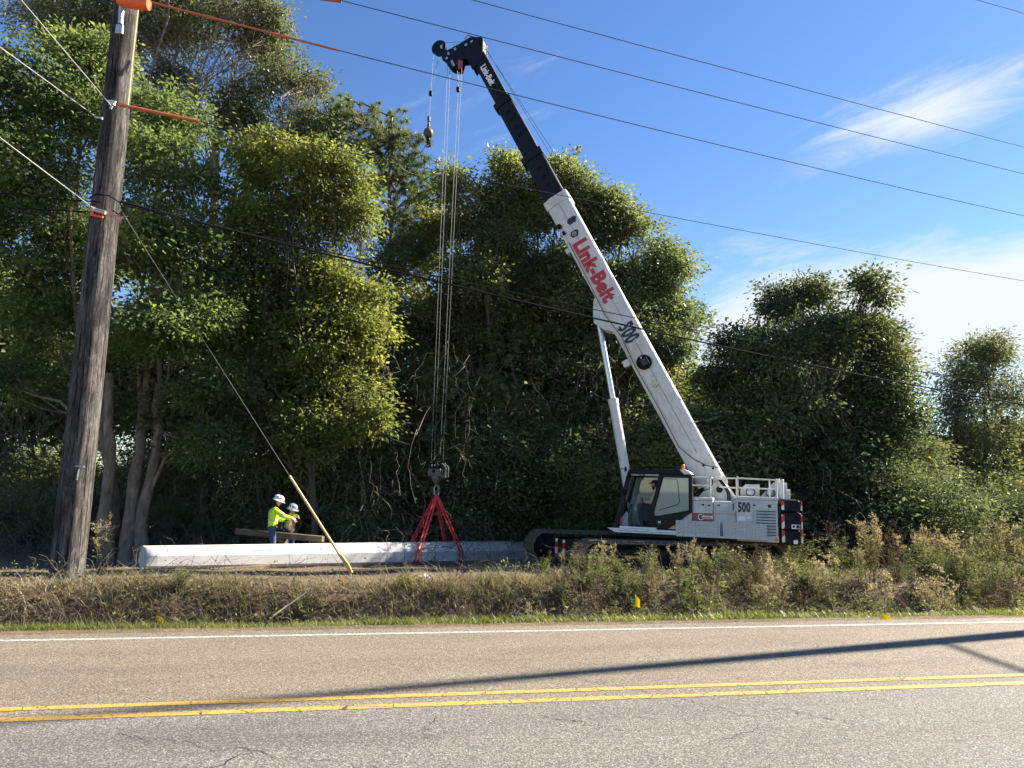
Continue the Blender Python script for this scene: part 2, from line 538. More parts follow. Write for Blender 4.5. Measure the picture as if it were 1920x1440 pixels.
M['cable'] = pmat("black_cable", (0.014, 0.014, 0.016), 0.9, var=0.2, spec=0.05)
M['conductor'] = pmat("oxidised_conductor", (0.035, 0.04, 0.05), 0.8, var=0.15, spec=0.1)
M['guy'] = pmat("galvanised_guy_strand", (0.55, 0.55, 0.53), 0.45, metal=0.4, var=0.1)
M['guy_dark'] = pmat("weathered_guy_strand", (0.16, 0.16, 0.15), 0.7, var=0.15, spec=0.2)
M['block'] = pmat("worn_hook_block", (0.17, 0.162, 0.148), 0.6, metal=0.3, var=0.3, scale=7, dirt=(0.08, 0.07, 0.06), dirt_amt=0.7, dscale=6)
M['rust'] = pmat("rusty_ball", (0.12, 0.09, 0.065), 0.65, metal=0.35, var=0.35, scale=9)
M['seat'] = pmat("dark_fabric", (0.025, 0.026, 0.03), 0.9, var=0.2)
M['interior'] = pmat("grey_cab_trim", (0.34, 0.35, 0.36), 0.6, var=0.1)
M['timber'] = barkmat("sawn_timber", (0.07, 0.05, 0.032), (0.17, 0.125, 0.08), 3.0, 3.0, 0.3)
M['concrete'] = pmat("spun_concrete", (0.49, 0.487, 0.475), 0.8, var=0.07, scale=3, bump=0.25, bscale=60, dirt=(0.42, 0.40, 0.37), dirt_amt=0.45, dscale=1.3)
M['skin'] = pmat("skin", (0.42, 0.23, 0.15), 0.55, var=0.08, scale=18)
M['hair'] = pmat("dark_hair", (0.02, 0.015, 0.012), 0.7, var=0.3, scale=40)
M['hivis'] = pmat("hi_vis_yellow_cloth", (0.50, 0.78, 0.02), 0.8, var=0.12, scale=9, bump=0.6, bscale=14)
M['vest'] = pmat("faded_hi_vis_vest", (0.55, 0.70, 0.04), 0.85, var=0.15, scale=9, bump=0.5, bscale=16)
M['reflective'] = pmat("silver_reflective_tape", (0.42, 0.44, 0.45), 0.4, var=0.06)
M['jeans'] = pmat("blue_denim", (0.035, 0.06, 0.12), 0.9, var=0.25, scale=12, bump=0.5, bscale=18)
M['black_cloth'] = pmat("black_cloth", (0.012, 0.012, 0.014), 0.9, var=0.3, scale=12)
M['beige_cloth'] = pmat("beige_sleeve", (0.42, 0.36, 0.29), 0.9, var=0.12)
M['hardhat'] = pmat("white_hard_hat", (0.80, 0.80, 0.78), 0.3, var=0.03, coat=0.4)
M['glove'] = pmat("pale_pink_glove", (0.72, 0.42, 0.38), 0.85, var=0.1)
M['glove_tan'] = pmat("tan_leather_glove", (0.6, 0.42, 0.16), 0.8, var=0.15)
M['boot'] = pmat("brown_leather_boot", (0.07, 0.045, 0.028), 0.7, var=0.25)
M['litter'] = pmat("crumpled_white_plastic", (0.75, 0.75, 0.76), 0.5, var=0.06)

M['bark_pole'] = polewood()
M['bark'] = barkmat("grey_brown_bark", (0.075, 0.055, 0.038), (0.26, 0.205, 0.15), 8, 2.5, 0.7)
M['bark_dark'] = barkmat("dark_bark", (0.03, 0.024, 0.018), (0.10, 0.08, 0.06), 8, 2.5, 0.5)
M['twig'] = barkmat("dead_vine_bark", (0.055, 0.043, 0.032), (0.17, 0.14, 0.105), 5, 5, 0.0)

M['leaf_a'] = leafmat("laurel_leaves", (0.075, 0.11, 0.055), (0.16, 0.205, 0.085), (0.28, 0.3, 0.12), trans=0.54)
M['leaf_b'] = leafmat("oak_leaves", (0.1, 0.12, 0.06), (0.19, 0.21, 0.095), (0.3, 0.3, 0.135), trans=0.54)
M['leaf_c'] = leafmat("dark_evergreen_leaves", (0.085, 0.112, 0.07), (0.17, 0.2, 0.1), (0.26, 0.275, 0.13), trans=0.52, yellow=0.004)
M['leaf_e'] = leafmat("dull_evergreen_leaves", (0.06, 0.08, 0.052), (0.115, 0.138, 0.078), (0.19, 0.2, 0.10), trans=0.42, yellow=0.004)
M['leaf_d'] = leafmat("yellowing_leaves", (0.105, 0.13, 0.05), (0.205, 0.23, 0.08), (0.33, 0.32, 0.115), trans=0.56)
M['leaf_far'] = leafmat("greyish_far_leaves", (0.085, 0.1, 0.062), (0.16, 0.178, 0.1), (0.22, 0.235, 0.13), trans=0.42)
M['leaf_vine'] = leafmat("vine_leaves", (0.075, 0.112, 0.048), (0.165, 0.21, 0.068), (0.3, 0.29, 0.085), trans=0.5, yellow=0.02)
M['needle'] = leafmat("pine_needles", (0.075, 0.105, 0.05), (0.15, 0.185, 0.08), (0.23, 0.25, 0.12), trans=0.38, patch=0.8)
M['grass_green'] = leafmat("roadside_grass", (0.095, 0.118, 0.035), (0.175, 0.2, 0.055), (0.31, 0.3, 0.12), trans=0.45, patch=1.2)
M['grass_dead'] = leafmat("dead_grass", (0.15, 0.12, 0.082), (0.31, 0.26, 0.175), (0.49, 0.42, 0.3), trans=0.32, patch=0.7, rough=0.8)
M['grass_olive'] = leafmat("drying_grass", (0.085, 0.09, 0.045), (0.2, 0.195, 0.1), (0.34, 0.31, 0.18), trans=0.33, patch=0.9, rough=0.7)
M['weed_leaf'] = leafmat("weed_leaves", (0.09, 0.107, 0.06), (0.195, 0.22, 0.118), (0.35, 0.36, 0.21), trans=0.4, patch=1.5, rough=0.7)
M['weed_green'] = leafmat("fresh_weed_leaves", (0.085, 0.115, 0.04), (0.17, 0.205, 0.07), (0.29, 0.31, 0.11), trans=0.42, patch=1.5)
M['seed'] = leafmat("fluffy_seed_heads", (0.26, 0.21, 0.15), (0.44, 0.37, 0.28), (0.62, 0.55, 0.45), trans=0.35, patch=2.0, rough=0.9)
M['stalk'] = leafmat("brown_stalks", (0.10, 0.065, 0.04), (0.2, 0.14, 0.09), (0.3, 0.23, 0.15), trans=0.05, patch=2.0, rough=0.9)


def asphalt():
    m, nt, n, l, p = newmat("worn_asphalt")
    tc = n.new("ShaderNodeTexCoord")
    sp = n.new("ShaderNodeSeparateXYZ"); l.new(tc.outputs["Object"], sp.inputs[0])
    fine = N(n, "ShaderNodeTexVoronoi", Scale=95.0); l.new(tc.outputs["Object"], fine.inputs["Vector"])
    wn = n.new("ShaderNodeTexWhiteNoise"); wn.noise_dimensions = '3D'
    l.new(fine.outputs["Color"], wn.inputs["Vector"])
    agg = ramp(n, [(0.0, (0.04, 0.038, 0.037)), (0.45, (0.10, 0.096, 0.09)), (0.8, (0.155, 0.147, 0.136)), (1.0, (0.30, 0.285, 0.26))])
    l.new(wn.outputs["Value"], agg.inputs[0])
    # the far lane is older and browner than the near one; each lane has darker wheel paths
    lane = N(n, "ShaderNodeMapRange"); lane.inputs[1].default_value = 7.1; lane.inputs[2].default_value = 7.5
    l.new(sp.outputs["Y"], lane.inputs[0])
    tint = n.new("ShaderNodeMixRGB"); tint.inputs[1].default_value = (1.04, 1.02, 0.98, 1); tint.inputs[2].default_value = (1.2, 1.07, 0.84, 1)
    l.new(lane.outputs[0], tint.inputs[0])
    mul = N(n, "ShaderNodeMixRGB", blend_type='MULTIPLY'); mul.inputs[0].default_value = 1
    l.new(agg.outputs[0], mul.inputs[1]); l.new(tint.outputs[0], mul.inputs[2])
    big = N(n, "ShaderNodeTexNoise", Scale=1.0, Detail=5.0, Roughness=0.6)
    mp = n.new("ShaderNodeMapping"); mp.inputs["Scale"].default_value = (0.22, 1.3, 1); l.new(tc.outputs["Object"], mp.inputs[0]); l.new(mp.outputs[0], big.inputs["Vector"])
    br = ramp(n, [(0.28, (0.74, 0.735, 0.73)), (0.5, (1.0, 1.0, 1.0)), (0.72, (1.13, 1.13, 1.13))]); l.new(big.outputs["Fac"], br.inputs[0])
    mul2 = N(n, "ShaderNodeMixRGB", blend_type='MULTIPLY'); mul2.inputs[0].default_value = 1
    l.new(mul.outputs[0], mul2.inputs[1]); l.new(br.outputs[0], mul2.inputs[2])
    # hairline cracks
    dn = N(n, "ShaderNodeTexNoise", Scale=2.2, Detail=6.0); l.new(tc.outputs["Object"], dn.inputs["Vector"])
    va = N(n, "ShaderNodeVectorMath", operation='MULTIPLY_ADD'); va.inputs[1].default_value = (0.55, 0.55, 0)
    l.new(dn.outputs["Color"], va.inputs[0]); l.new(tc.outputs["Object"], va.inputs[2])
    cr = N(n, "ShaderNodeTexVoronoi", Scale=0.42, feature='DISTANCE_TO_EDGE'); l.new(va.outputs[0], cr.inputs["Vector"])
    lt = N(n, "ShaderNodeMath", operation='LESS_THAN'); lt.inputs[1].default_value = 0.0012
    l.new(cr.outputs["Distance"], lt.inputs[0])
    mk = N(n, "ShaderNodeTexNoise", Scale=0.5, Detail=4.0); l.new(tc.outputs["Object"], mk.inputs["Vector"])
    gt = N(n, "ShaderNodeMath", operation='GREATER_THAN'); gt.inputs[1].default_value = 0.60; l.new(mk.outputs["Fac"], gt.inputs[0])
    an = N(n, "ShaderNodeMath", operation='MULTIPLY'); l.new(lt.outputs[0], an.inputs[0]); l.new(gt.outputs[0], an.inputs[1])
    ck = n.new("ShaderNodeMixRGB"); ck.inputs[2].default_value = (0.025, 0.023, 0.022, 1)
    l.new(an.outputs[0], ck.inputs[0]); l.new(mul2.outputs[0], ck.inputs[1])
    l.new(ck.outputs[0], p.inputs["Base Color"])
    p.inputs["Roughness"].default_value = 0.85
    b = N(n, "ShaderNodeBump", Strength=0.55, Distance=0.006); l.new(wn.outputs["Value"], b.inputs["Height"]); l.new(b.outputs[0], p.inputs["Normal"])
    return m


def paintline(name, col, under, wear, cracks):
    m, nt, n, l, p = newmat(name)
    tc = n.new("ShaderNodeTexCoord")
    ns = N(n, "ShaderNodeTexNoise", Scale=30.0, Detail=6.0, Roughness=0.7); l.new(tc.outputs["Object"], ns.inputs["Vector"])
    rp = ramp(n, [(wear, under), (wear + 0.08, col)]); l.new(ns.outputs["Fac"], rp.inputs[0])
    out = rp.outputs[0]
    if cracks:
        dn = N(n, "ShaderNodeTexNoise", Scale=9.0, Detail=4.0); l.new(tc.outputs["Object"], dn.inputs["Vector"])
        va = N(n, "ShaderNodeVectorMath", operation='MULTIPLY_ADD'); va.inputs[1].default_value = (0.12, 0.12, 0); l.new(dn.outputs["Color"], va.inputs[0]); l.new(tc.outputs["Object"], va.inputs[2])
        mp = n.new("ShaderNodeMapping"); mp.inputs["Scale"].default_value = (1.0, 0.45, 1); l.new(va.outputs[0], mp.inputs[0])
        cr = N(n, "ShaderNodeTexVoronoi", Scale=2.6, feature='DISTANCE_TO_EDGE'); l.new(mp.outputs[0], cr.inputs["Vector"])
        lt = N(n, "ShaderNodeMath", operation='LESS_THAN'); lt.inputs[1].default_value = 0.008; l.new(cr.outputs["Distance"], lt.inputs[0])
        ck = n.new("ShaderNodeMixRGB"); ck.inputs[2].default_value = (0.05, 0.045, 0.04, 1); l.new(lt.outputs[0], ck.inputs[0]); l.new(out, ck.inputs[1]); out = ck.outputs[0]
    l.new(out, p.inputs["Base Color"]); p.inputs["Roughness"].default_value = 0.7
    b = N(n, "ShaderNodeBump", Strength=0.4, Distance=0.005); l.new(ns.outputs["Fac"], b.inputs["Height"]); l.new(b.outputs[0], p.inputs["Normal"])
    return m


def groundmat():
    m, nt, n, l, p = newmat("soil_and_litter")
    tc = n.new("ShaderNodeTexCoord")
    a = N(n, "ShaderNodeTexNoise", Scale=9.0, Detail=9.0, Roughness=0.75); l.new(tc.outputs["Object"], a.inputs["Vector"])
    b = N(n, "ShaderNodeTexNoise", Scale=0.5, Detail=4.0); l.new(tc.outputs["Object"], b.inputs["Vector"])
    r1 = ramp(n, [(0.3, (0.045, 0.032, 0.022)), (0.5, (0.12, 0.085, 0.055)), (0.72, (0.26, 0.19, 0.12))]); l.new(a.outputs["Fac"], r1.inputs[0])
    r2 = ramp(n, [(0.35, (0.7, 0.68, 0.6)), (0.65, (1.15, 1.05, 0.95))]); l.new(b.outputs["Fac"], r2.inputs[0])
    mu = N(n, "ShaderNodeMixRGB", blend_type='MULTIPLY'); mu.inputs[0].default_value = 1; l.new(r1.outputs[0], mu.inputs[1]); l.new(r2.outputs[0], mu.inputs[2])
    l.new(mu.outputs[0], p.inputs["Base Color"]); p.inputs["Roughness"].default_value = 0.95
    bp = N(n, "ShaderNodeBump", Strength=0.8, Distance=0.05); l.new(a.outputs["Fac"], bp.inputs["Height"]); l.new(bp.outputs[0], p.inputs["Normal"])
    return m


def glassmat(name, tint=(0.75, 0.9, 0.88), refl=0.05, sky_sheen=0.22):
    m, nt, n, l, p = newmat(name)
    t = n.new("ShaderNodeBsdfTransparent"); t.inputs[0].default_value = (*tint, 1)
    d = n.new("ShaderNodeBsdfDiffuse"); d.inputs[0].default_value = (0.38, 0.54, 0.52, 1)  # flat teal mixed into the pane, painted stand-in for reflected sky
    m0 = n.new("ShaderNodeMixShader"); m0.inputs[0].default_value = sky_sheen; l.new(t.outputs[0], m0.inputs[1]); l.new(d.outputs[0], m0.inputs[2])
    g = N(n, "ShaderNodeBsdfGlossy", Roughness=0.03)
    lw = N(n, "ShaderNodeLayerWeight", Blend=0.3)
    mr = N(n, "ShaderNodeMapRange"); mr.inputs[3].default_value = refl; mr.inputs[4].default_value = 0.9
    l.new(lw.outputs["Fresnel"], mr.inputs[0])
    ms = n.new("ShaderNodeMixShader"); l.new(mr.outputs[0], ms.inputs[0]); l.new(m0.outputs[0], ms.inputs[1]); l.new(g.outputs[0], ms.inputs[2])
    l.new(ms.outputs[0], n["Material Output"].inputs["Surface"])
    return m


def treadmat():
    """perforated walkway plate: rows of dark punched holes"""
    m, nt, n, l, p = newmat("punched_walkway_plate")
    tc = n.new("ShaderNodeTexCoord")
    v = N(n, "ShaderNodeTexVoronoi", Scale=1.0, Randomness=0.0)
    mp = n.new("ShaderNodeMapping"); mp.inputs["Rotation"].default_value = (0, R(45), 0); mp.inputs["Scale"].default_value = (21, 0.001, 21)
    l.new(tc.outputs["Object"], mp.inputs[0]); l.new(mp.outputs[0], v.inputs["Vector"])
    rp = ramp(n, [(0.2, (0.17, 0.17, 0.17)), (0.30, (0.52, 0.52, 0.50))]); l.new(v.outputs["Distance"], rp.inputs[0])
    l.new(rp.outputs[0], p.inputs["Base Color"]); p.inputs["Roughness"].default_value = 0.5; p.inputs["Metallic"].default_value = 0.2
    b = N(n, "ShaderNodeBump", Strength=0.7, Distance=0.01); l.new(v.outputs["Distance"], b.inputs["Height"]); l.new(b.outputs[0], p.inputs["Normal"])
    return m


def stripemat():
    """red and white diagonal hazard tape"""
    m, nt, n, l, p = newmat("hazard_tape")
    tc = n.new("ShaderNodeTexCoord"); sp = n.new("ShaderNodeSeparateXYZ"); l.new(tc.outputs["Object"], sp.inputs[0])
    a = N(n, "ShaderNodeMath", operation='MULTIPLY_ADD'); a.inputs[1].default_value = 0.9
    l.new(sp.outputs["X"], a.inputs[0]); l.new(sp.outputs["Z"], a.inputs[2])
    k = N(n, "ShaderNodeMath", operation='MULTIPLY'); k.inputs[1].default_value = 3.1; l.new(a.outputs[0], k.inputs[0])
    f = N(n, "ShaderNodeMath", operation='FRACT'); l.new(k.outputs[0], f.inputs[0])
    g = N(n, "ShaderNodeMath", operation='GREATER_THAN'); g.inputs[1].default_value = 0.5; l.new(f.outputs[0], g.inputs[0])
    mx = n.new("ShaderNodeMixRGB"); mx.inputs[1].default_value = (0.62, 0.03, 0.03, 1); mx.inputs[2].default_value = (0.8, 0.74, 0.62, 1)
    l.new(g.outputs[0], mx.inputs[0]); l.new(mx.outputs[0], p.inputs["Base Color"]); p.inputs["Roughness"].default_value = 0.4
    return m


M['asphalt'] = asphalt()
M['white_line'] = paintline("white_road_paint", (0.44, 0.425, 0.38), (0.15, 0.14, 0.12), 0.44, False)
M['yellow_line'] = paintline("yellow_road_paint", (0.46, 0.28, 0.055), (0.15, 0.11, 0.06), 0.40, True)
M['ground'] = groundmat()
M['glass'] = glassmat("tinted_cab_glass", (0.62, 0.82, 0.80), 0.07, 0.45)
M['glass_clear'] = glassmat("clear_cab_glass", (0.8, 0.9, 0.9), 0.05, 0.12)
M['tread'] = treadmat()
M['hazard'] = stripemat()

# ------------------------------------------------------------------ the setting: ground, road
YAW = R(10.3)
CA, SA = math.cos(YAW), math.sin(YAW)


def ab(x, y):
    return x * CA + y * SA, -x * SA + y * CA


def xy(a, b):
    return a * CA - b * SA, a * SA + b * CA


def wob(x, y, s=1.0):
    return (np.sin(x * 1.3 * s + 0.7 * np.sin(y * 0.9 * s)) + np.sin(y * 1.7 * s + 1.3 + 0.8 * np.sin(x * 0.6 * s)) + 0.5 * np.sin((x + y) * 3.1 * s + 0.4)) / 2.5


_PB = np.array([-400, 2.6, 3.4, 3.62, 10.9, 11.3, 12.0, 12.35, 12.9, 13.8, 14.25, 14.6, 15.4, 18.4, 22.7, 26.0, 40.0, 400.0])
_PZ = np.array([-0.15, -0.10, -0.05, -0.035, -0.035, -0.05, -0.10, -0.38, -0.9, -1.0, -0.42, 0.02, 0.14, -0.02, -0.38, -0.45, -0.5, -0.5])


def gz(x, y):
    x = np.asarray(x, float); y = np.asarray(y, float)
    a, b = ab(x, y)
    z = np.interp(b, _PB, _PZ)
    w = np.clip((b - 11.6) / 1.5, 0, 1)
    z = z + w * (0.06 * wob(a, b, 0.8) + 0.03 * wob(a + 5, b, 2.7))
    # trampled hump where the crew stands
    z = z + 0.2 * np.exp(-(((x + 6.0) / 1.2) ** 2 + ((y - 20.3) / 0.7) ** 2))
    # soil pushed up in front of the crane tracks
    z = z + 0.28 * np.exp(-(((x - 0.2) / 1.1) ** 2 + ((y - 19.6) / 1.0) ** 2))
    return z


def build_ground():
    aa = np.concatenate([np.linspace(-400, -60, 8), np.linspace(-52, -22, 12), np.linspace(-20, 30, 167), np.linspace(34, 70, 14), np.linspace(90, 400, 8)])
    bb = np.concatenate([np.linspace(-400, -20, 6), np.linspace(-8, 3.0, 8), [3.4, 3.62, 10.9, 11.1], np.linspace(11.3, 16, 40), np.linspace(16.3, 32, 46), np.linspace(34, 60, 10), np.linspace(80, 600, 7)])
    A, B = np.meshgrid(aa, bb)
    X, Y = xy(A, B)
    Z = gz(X, Y)
    V = np.stack([A.ravel(), B.ravel(), Z.ravel()], axis=1)
    nb, na = A.shape
    i = np.arange(nb * na).reshape(nb, na)
    F = np.stack([i[:-1, :-1], i[:-1, 1:], i[1:, 1:], i[1:, :-1]], axis=-1).reshape(-1, 4)
    o = np_mesh("ground", V, F, M['ground'], smooth_all=True)
    o.rotation_euler.z = YAW
    tag(o, "brown soil and leaf litter with a ditch beside the road", kind="structure")


build_ground()


def strip(name, b0, b1, z, mat, parent, a0=-400, a1=400, thick=0.0):
    m = MB()
    xs = [a0, -60, -30, -15, 0, 15, 30, 60, a1]
    vs = [(a, b, z) for a in xs for b in (b0, b1)]
    fs = [(2 * i, 2 * i + 2, 2 * i + 3, 2 * i + 1) for i in range(len(xs) - 1)]
    if thick:
        k = len(vs); vs += [(a, b, z - thick) for a in xs for b in (b0, b1)]
        fs += [(2 * i + 1, 2 * i + 3, k + 2 * i + 3, k + 2 * i + 1) for i in range(len(xs) - 1)]
        fs += [(2 * i, k + 2 * i, k + 2 * i + 2, 2 * i + 2) for i in range(len(xs) - 1)]
    m.add(vs, fs)
    me = bpy.data.meshes.new(name); me.from_pydata(m.v, [], m.f); me.update()
    return link_mesh(name, me, mat, parent)


road = strip("road", 3.62, 10.98, 0.0, M['asphalt'], None, thick=0.06)
road.rotation_euler.z = YAW
tag(road, "two lane grey asphalt road in the foreground", kind="structure")
strip("edge_line", 10.545, 10.655, 0.004, M['white_line'], road)
strip("edge_line", 4.0, 4.11, 0.004, M['white_line'], road)
strip("center_line", 7.50, 7.61, 0.004, M['yellow_line'], road)
strip("center_line", 7.18, 7.30, 0.004, M['yellow_line'], road)


def road_cracks():
    rr = random.Random(3)
    runs = [((-2.05, 6.75), (0.25, 5.6), 16), ((0.6, 6.85), (0.45, 6.35), 7), ((1.55, 6.8), (2.2, 6.3), 8), ((-3.0, 6.55), (-3.4, 6.25), 6),
            ((1.75, 8.6), (3.6, 6.5), 18), ((-0.9, 6.2), (-1.3, 5.7), 8), ((3.9, 6.7), (4.4, 6.2), 7), ((5.2, 8.7), (6.3, 7.9), 9)]
    for (x0, y0), (x1, y1), k in runs:
        k *= 2
        m = MB()
        pts = []
        for i in range(k + 1):
            t = i / k
            j = 0.07 if 0 < i < k else 0
            pts.append(Vector((x0 + (x1 - x0) * t + rr.uniform(-j, j), y0 + (y1 - y0) * t + rr.uniform(-j, j), 0.0042)))
        vs = []
        for i, q in enumerate(pts):
            d = pts[min(i + 1, k)] - pts[max(i - 1, 0)]
            s = Vector((-d.y, d.x, 0)).normalized() * rr.uniform(0.0012, 0.0038)
            vs += [q + s, q - s]
        m.add(vs, [(2 * i, 2 * i + 1, 2 * i + 3, 2 * i + 2) for i in range(k)])
        me = bpy.data.meshes.new("crack"); me.from_pydata(m.v, [], m.f)
        # given in (a, b) of the road
        link_mesh("crack", me, M['ink'], road)


road_cracks()


# ------------------------------------------------------------------ trees
def rand_dirs(n):
    return unit(RNG.normal(size=(n, 3)))


def lobe_clumps(c, r, dens, rough=0.22):
    """clump centres spread through one lobe of a crown, thicker near its skin"""
    area = math.pi * r[0] * r[2]
    n = max(3, int(area * dens))
    d = rand_dirs(n)
    d[:, 2] = np.where(d[:, 2] < -0.3, d[:, 2] * 0.6, d[:, 2]); d = unit(d)
    rad = RNG.random(n) ** 0.42
    k = RNG.normal(size=(5, 3)) * 2.4; ph = RNG.random(5) * 6
    bump = sum(np.sin(d @ k[i] + ph[i]) for i in range(5)) / 5
    rad = rad * (1 + rough * 1.9 * bump)
    stray = RNG.random(n) < 0.10
    rad = np.where(stray, rad * RNG.uniform(1.1, 1.55, n), rad)
    return c + d * rad[:, None] * np.array(r), d


def sub_lobes(lobes, k=7):
    """break each lobe into a core and smaller billows over its upper and outer side"""
    out = []
    for c, r in lobes:
        r = np.array(r)
        out.append((np.asarray(c), r * 0.88, 0.8))
        d = rand_dirs(k); d[:, 2] += 0.25; d = unit(d)
        for q in d:
            out.append((c + q * r * RNG.uniform(0.52, 0.78), r * RNG.uniform(0.3, 0.58) * np.array([1, 1, 0.95]), 1.0))
    return out


def crown_geo(lobes, dens=7.0, per=34, spread=0.26, L=0.14, W=0.06, droop=0.25, rough=0.22, billow=7):
    """lobes: [(centre, (rx,ry,rz))] -> leaf quads"""
    Vs = []; clumps = []
    for li, lobe in enumerate(lobes):
        mine = []
        for c, r, wgt in (sub_lobes([lobe], billow) if billow else [(np.asarray(lobe[0]), np.array(lobe[1]), 1.0)]):
            p, d = lobe_clumps(np.asarray(c), r, dens * wgt, rough)
            mine.append(p)
            n = len(p)
            sz = RNG.uniform(0.6, 1.4, n)
            cc = np.repeat(p, per, axis=0); dd = np.repeat(d, per, axis=0); ss = np.repeat(sz, per)[:, None]
            off = RNG.normal(size=(n * per, 3)) * spread * ss * np.array([1, 1, 0.62])
            pos = cc + off
            dr = unit(off + 0.35 * dd * spread + RNG.normal(size=off.shape) * spread * 0.6)
            dr[:, 2] -= droop
            nm = unit(RNG.normal(size=off.shape) * 0.75 + np.array([0, 0, 0.8]) + 0.45 * dd)
            q = RNG.uniform(0.65, 1.3, n * per) * np.repeat(RNG.uniform(0.65, 1.3, n), per)
            Vs.append((pos, dr, nm, L * q, W * q))
        clumps.append(np.concatenate(mine))
    pos, dr, nm, l_, w_ = [np.concatenate([v[i] for v in Vs]) for i in range(5)]
    return leaf_geo(pos, dr, nm, l_, w_), clumps


def bend_paths(A, B, K, wig, lift=0.0):
    """A, B (M,3) -> (M,K,3) gently crooked paths"""
    t = np.linspace(0, 1, K)[None, :, None]
    P = A[:, None, :] * (1 - t) + B[:, None, :] * t
    ln = np.linalg.norm(B - A, axis=1)[:, None, None]
    w = RNG.normal(size=P.shape); w = np.cumsum(w, axis=1); w -= w[:, :1] * (1 - t) + w[:, -1:] * t
    P = P + w * wig * ln / K
    P[:, :, 2:3] += lift * ln * np.sin(t * math.pi)
    return P


def wood_geo(base, lobes, clumps, r0, stems=None, fork=0.45, sub=14, wig=0.35, twig_r=0.012):
    """trunk(s), limbs to every lobe, branches to clumps"""
    base = np.asarray(base, float)
    C = np.array([c for c, r in lobes]); cen = C.mean(axis=0)
    geos = []
    stems = stems or [(base, None)]
    tops = []
    for sb, st in stems:
        sb = np.asarray(sb, float)
        top = np.asarray(st, float) if st is not None else np.array([sb[0] * 0.45 + cen[0] * 0.55, sb[1] * 0.45 + cen[1] * 0.55, sb[2] + (cen[2] - sb[2]) * fork * 1.3])
        P = bend_paths(sb[None], top[None], 9, wig * 0.28)
        f = np.linspace(1, 0.62, 9); f[0] = 1.35; f[1] = 1.1
        geos.append(np_tubes(P, (r0 * f)[None], 10))
        tops.append(P[0])
    ends = []
    for (c, r), cl in zip(lobes, clumps):
        # leave the nearest stem part-way up
        j = int(np.argmin([np.linalg.norm(np.asarray(c)[:2] - t[-1][:2]) for t in tops]))
        t = tops[j]
        k = RNG.integers(4, 9) if c[2] > t[-1][2] else RNG.integers(3, 7)
        s = t[k] if c[2] > t[k][2] - 0.5 else t[3]
        P = bend_paths(s[None], np.asarray(c)[None], 7, wig, 0.06)
        rr = r0 * np.linspace(0.36, 0.10, 7)
        geos.append(np_tubes(P, rr[None], 7))
        m = min(sub, len(cl))
        pick = cl[RNG.choice(len(cl), m, replace=False)]
        st = P[0][RNG.integers(2, 7, m)]
        Q = bend_paths(st, pick, 6, wig * 1.1, 0.05)
        geos.append(np_tubes(Q, np.linspace(r0 * 0.09, twig_r * 0.5, 6)[None].repeat(m, 0), 4))
        m2 = min(sub * 2, len(cl))
        pick2 = cl[RNG.choice(len(cl), m2, replace=False)]
        st2 = Q[RNG.integers(0, m, m2), RNG.integers(2, 6, m2)]
        Q2 = bend_paths(st2, pick2, 5, wig, 0.03)
        geos.append(np_tubes(Q2, np.linspace(twig_r, twig_r * 0.4, 5)[None].repeat(m2, 0), 3))
    return merge(*geos)


def px_lobes(spec, Y, depth=1.0):
    out = []
    for s in spec:
        px, py, rx, ry = s[:4]
        dY = s[4] if len(s) > 4 else RNG.uniform(-1.0, 1.0)
        c = at(px, py, Y + dY)
        k = (Y + dY) / FPX * 1.02
        out.append((c, (rx * k, (rx + ry) * 0.5 * k * depth, ry * k)))
    return out


def make_tree(name, label, spec, Y, base_px, r0, leaf, bark, dens=7, per=34, L=0.14, W=0.06, stems=None, fork=0.45, sub=14, spread=0.26, cat="tree", group=None, rough=0.22, droop=0.25, wig=0.35):
    dens *= 2.0; rough *= 1.35; L *= 1.03; W *= 1.2; spread *= 0.92
    lobes = px_lobes(spec, Y)
    bx = at(base_px, 1000, Y); base = np.array([bx[0], Y, float(gz(bx[0], Y)) - 0.1])
    root = empty(name, base)
    tag(root, label, cat, group)
    leaves, clumps = crown_geo(lobes, dens, per, spread, L, W, droop, rough)
    sts = None
    if stems:
        sts = []
        for (bx0, dy0, tx, ty) in stems:
            p = at(bx0, 1000, Y + dy0); sts.append(((p[0], p[1], float(gz(p[0], p[1])) - 0.1), at(tx, ty, Y + dy0 * 1.5)))
    wood = wood_geo(base, lobes, clumps, r0, sts, fork, sub, wig)
    np_mesh("trunk", wood[0] - base, wood[1], bark, root, smooth_all=True)
    np_mesh("crown", leaves[0] - base, leaves[1], leaf, root)
    return root


